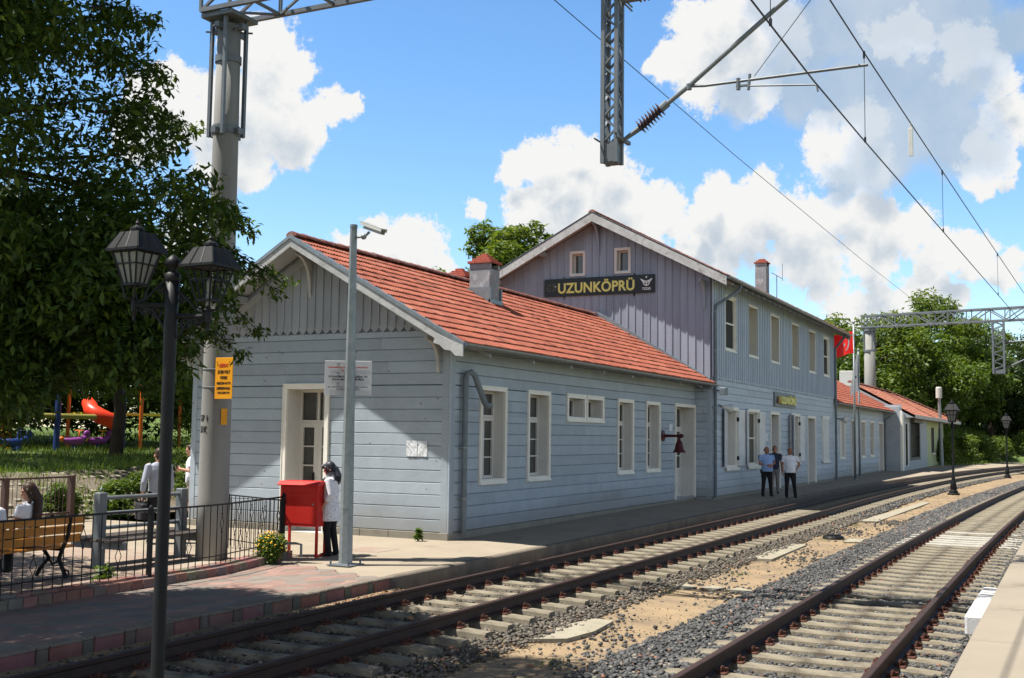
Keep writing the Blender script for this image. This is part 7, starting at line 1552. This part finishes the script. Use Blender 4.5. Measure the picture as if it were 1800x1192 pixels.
tree('broadleaf_tree', 'tree whose thin tips show just over the low wing ridge', (60, 36.2, 0), 12.3, 3.6, 6500, .34, 'leaf_far', 26, .70, r=.25)
FT = [('tall crowned tree highest above the far lattice girder', 125, 13.2, 17.0, 6.0, 'leaf_far'), ('tree just right of the house corner behind the red flag', 97, 19.5, 12.5, 5.6, 'leaf_mid'), ('tree rising behind the pale mast', 108, 17.5, 14.4, 6.0, 'leaf_far'), ('bushy tree above the pale tiled annex roof', 112, 13.6, 12.2, 5.6, 'leaf_mid'), ('tree behind the green kiosk roof', 119, 13.6, 11.6, 5.0, 'leaf_far'),
      ('spreading tree right of the green kiosk', 127, 11.4, 12.6, 5.6, 'leaf_mid'), ('dark tree under the far hanging post', 135, 8.2, 12.8, 5.5, 'leaf_dark'), ('loose topped tree behind the far lattice girder at the right edge', 146, 6.8, 16.0, 6.0, 'leaf_far'), ('dark tree on the bank at the right edge', 142, 4.6, 13.0, 5.2, 'leaf_dark'), ('tree filling the gap behind the far wing chimney', 104, 22.5, 13.2, 5.6, 'leaf_mid'), ('shrubby tree above the green bank near the bend', 125, 14.5, 8.0, 4.2, 'leaf_mid'),
      ('far tree beyond the bend of the line', 158, -1.5, 15.0, 7.0, 'leaf_mid'), ('farther tree beyond the bend with a dark crown', 165, 4.0, 16.0, 8.0, 'leaf_dark'), ('tree at the back of the far tree group', 140, 14.0, 16.5, 7.0, 'leaf_mid')]
for lb, x, y, h, cr, m in FT:
    gz = -.4 + (5 * (1 - math.exp(-max(0, y - t1(x) - 5.5) / 6)) * min(1, max(0, (x - 98) / 14)) if x > 98 else 0); gz = min(gz, 3.5)
    tree('broadleaf_tree', lb, (x, y, gz), h - gz, cr, 15000, .46, m, 60, .50, 'trees beyond the far wing', r=.28, lo=-.95, rk=(.15, .28), shell=.3)
def bush(lb, x, y, z, r, m, n=2600, s=.12, group='green bushes on the bank'):
    t = thing('bush', lb, 'bush', (x, y, z), group); cs, rr = ellipsoid_clumps((x, y, z + r * .5), (r, r * .8, r * .8), 12, r * .3, r * .5, -.5); crown_from('foliage', m, t, (x, y, z), cs, rr, n, s, shell=.3)
for a in (('light green bush on the grid stone bank right of the long haired woman', 19.6, 21.6, .0, .5, 'leaf_bush'), ('leafy bush on the bank behind the grey bench', 22.0, 21.9, .15, .55, 'leaf_bush'), ('dark leafy bush at the foot of the bank near the bench post', 20.8, 21.2, -.1, .4, 'leaf_mid'), ('green bush at the top of the bank beside the gable corner', 26.4, 23.2, .75, .9, 'leaf_mid'), ('low bush at the right end of the pale lawn kerb', 25.0, 22.3, .35, .6, 'leaf_bush'), ('rounded bush on the lawn behind the lawn kerb', 30.5, 27.2, .98, 1.3, 'leaf_bush'), ('tall bush left of the blue swing posts', 26.2, 36.5, 1.25, 1.6, 'leaf_mid')): bush(*a)
for i, (x, y, r) in enumerate(((101, 9.6, 1.5), (106, 9.0, 1.7), (112, 8.2, 1.8), (119, 7.0, 1.9), (126, 4.6, 2.0))):
    bush(['low bush beside the light post', 'second bush along the green bank from the light post', 'middle bush along the green bank', 'bush on the green bank below the distant mast', 'farthest bush on the green bank at the bend'][i], x, y, .2, r, 'leaf_far', 2600, .26, 'bushes along the green bank')
def weed(lb, x, y, r=.16, z=-.09):
    t = thing('weed', lb, 'weed', (x, y, z), 'weeds growing at the fence and wall'); crown_from('foliage', 'leaf_mid', t, (x, y, z), [(x, y, z + .10), (x + .05, y + .03, z + .2)], [r, r * .7], 220, .09, shell=.1)
weed('green weed growing through the foot of the iron fence', 11.55, 11.85); weed('small weed at the plinth of the gable wall', 19.55, 11.7, .05)
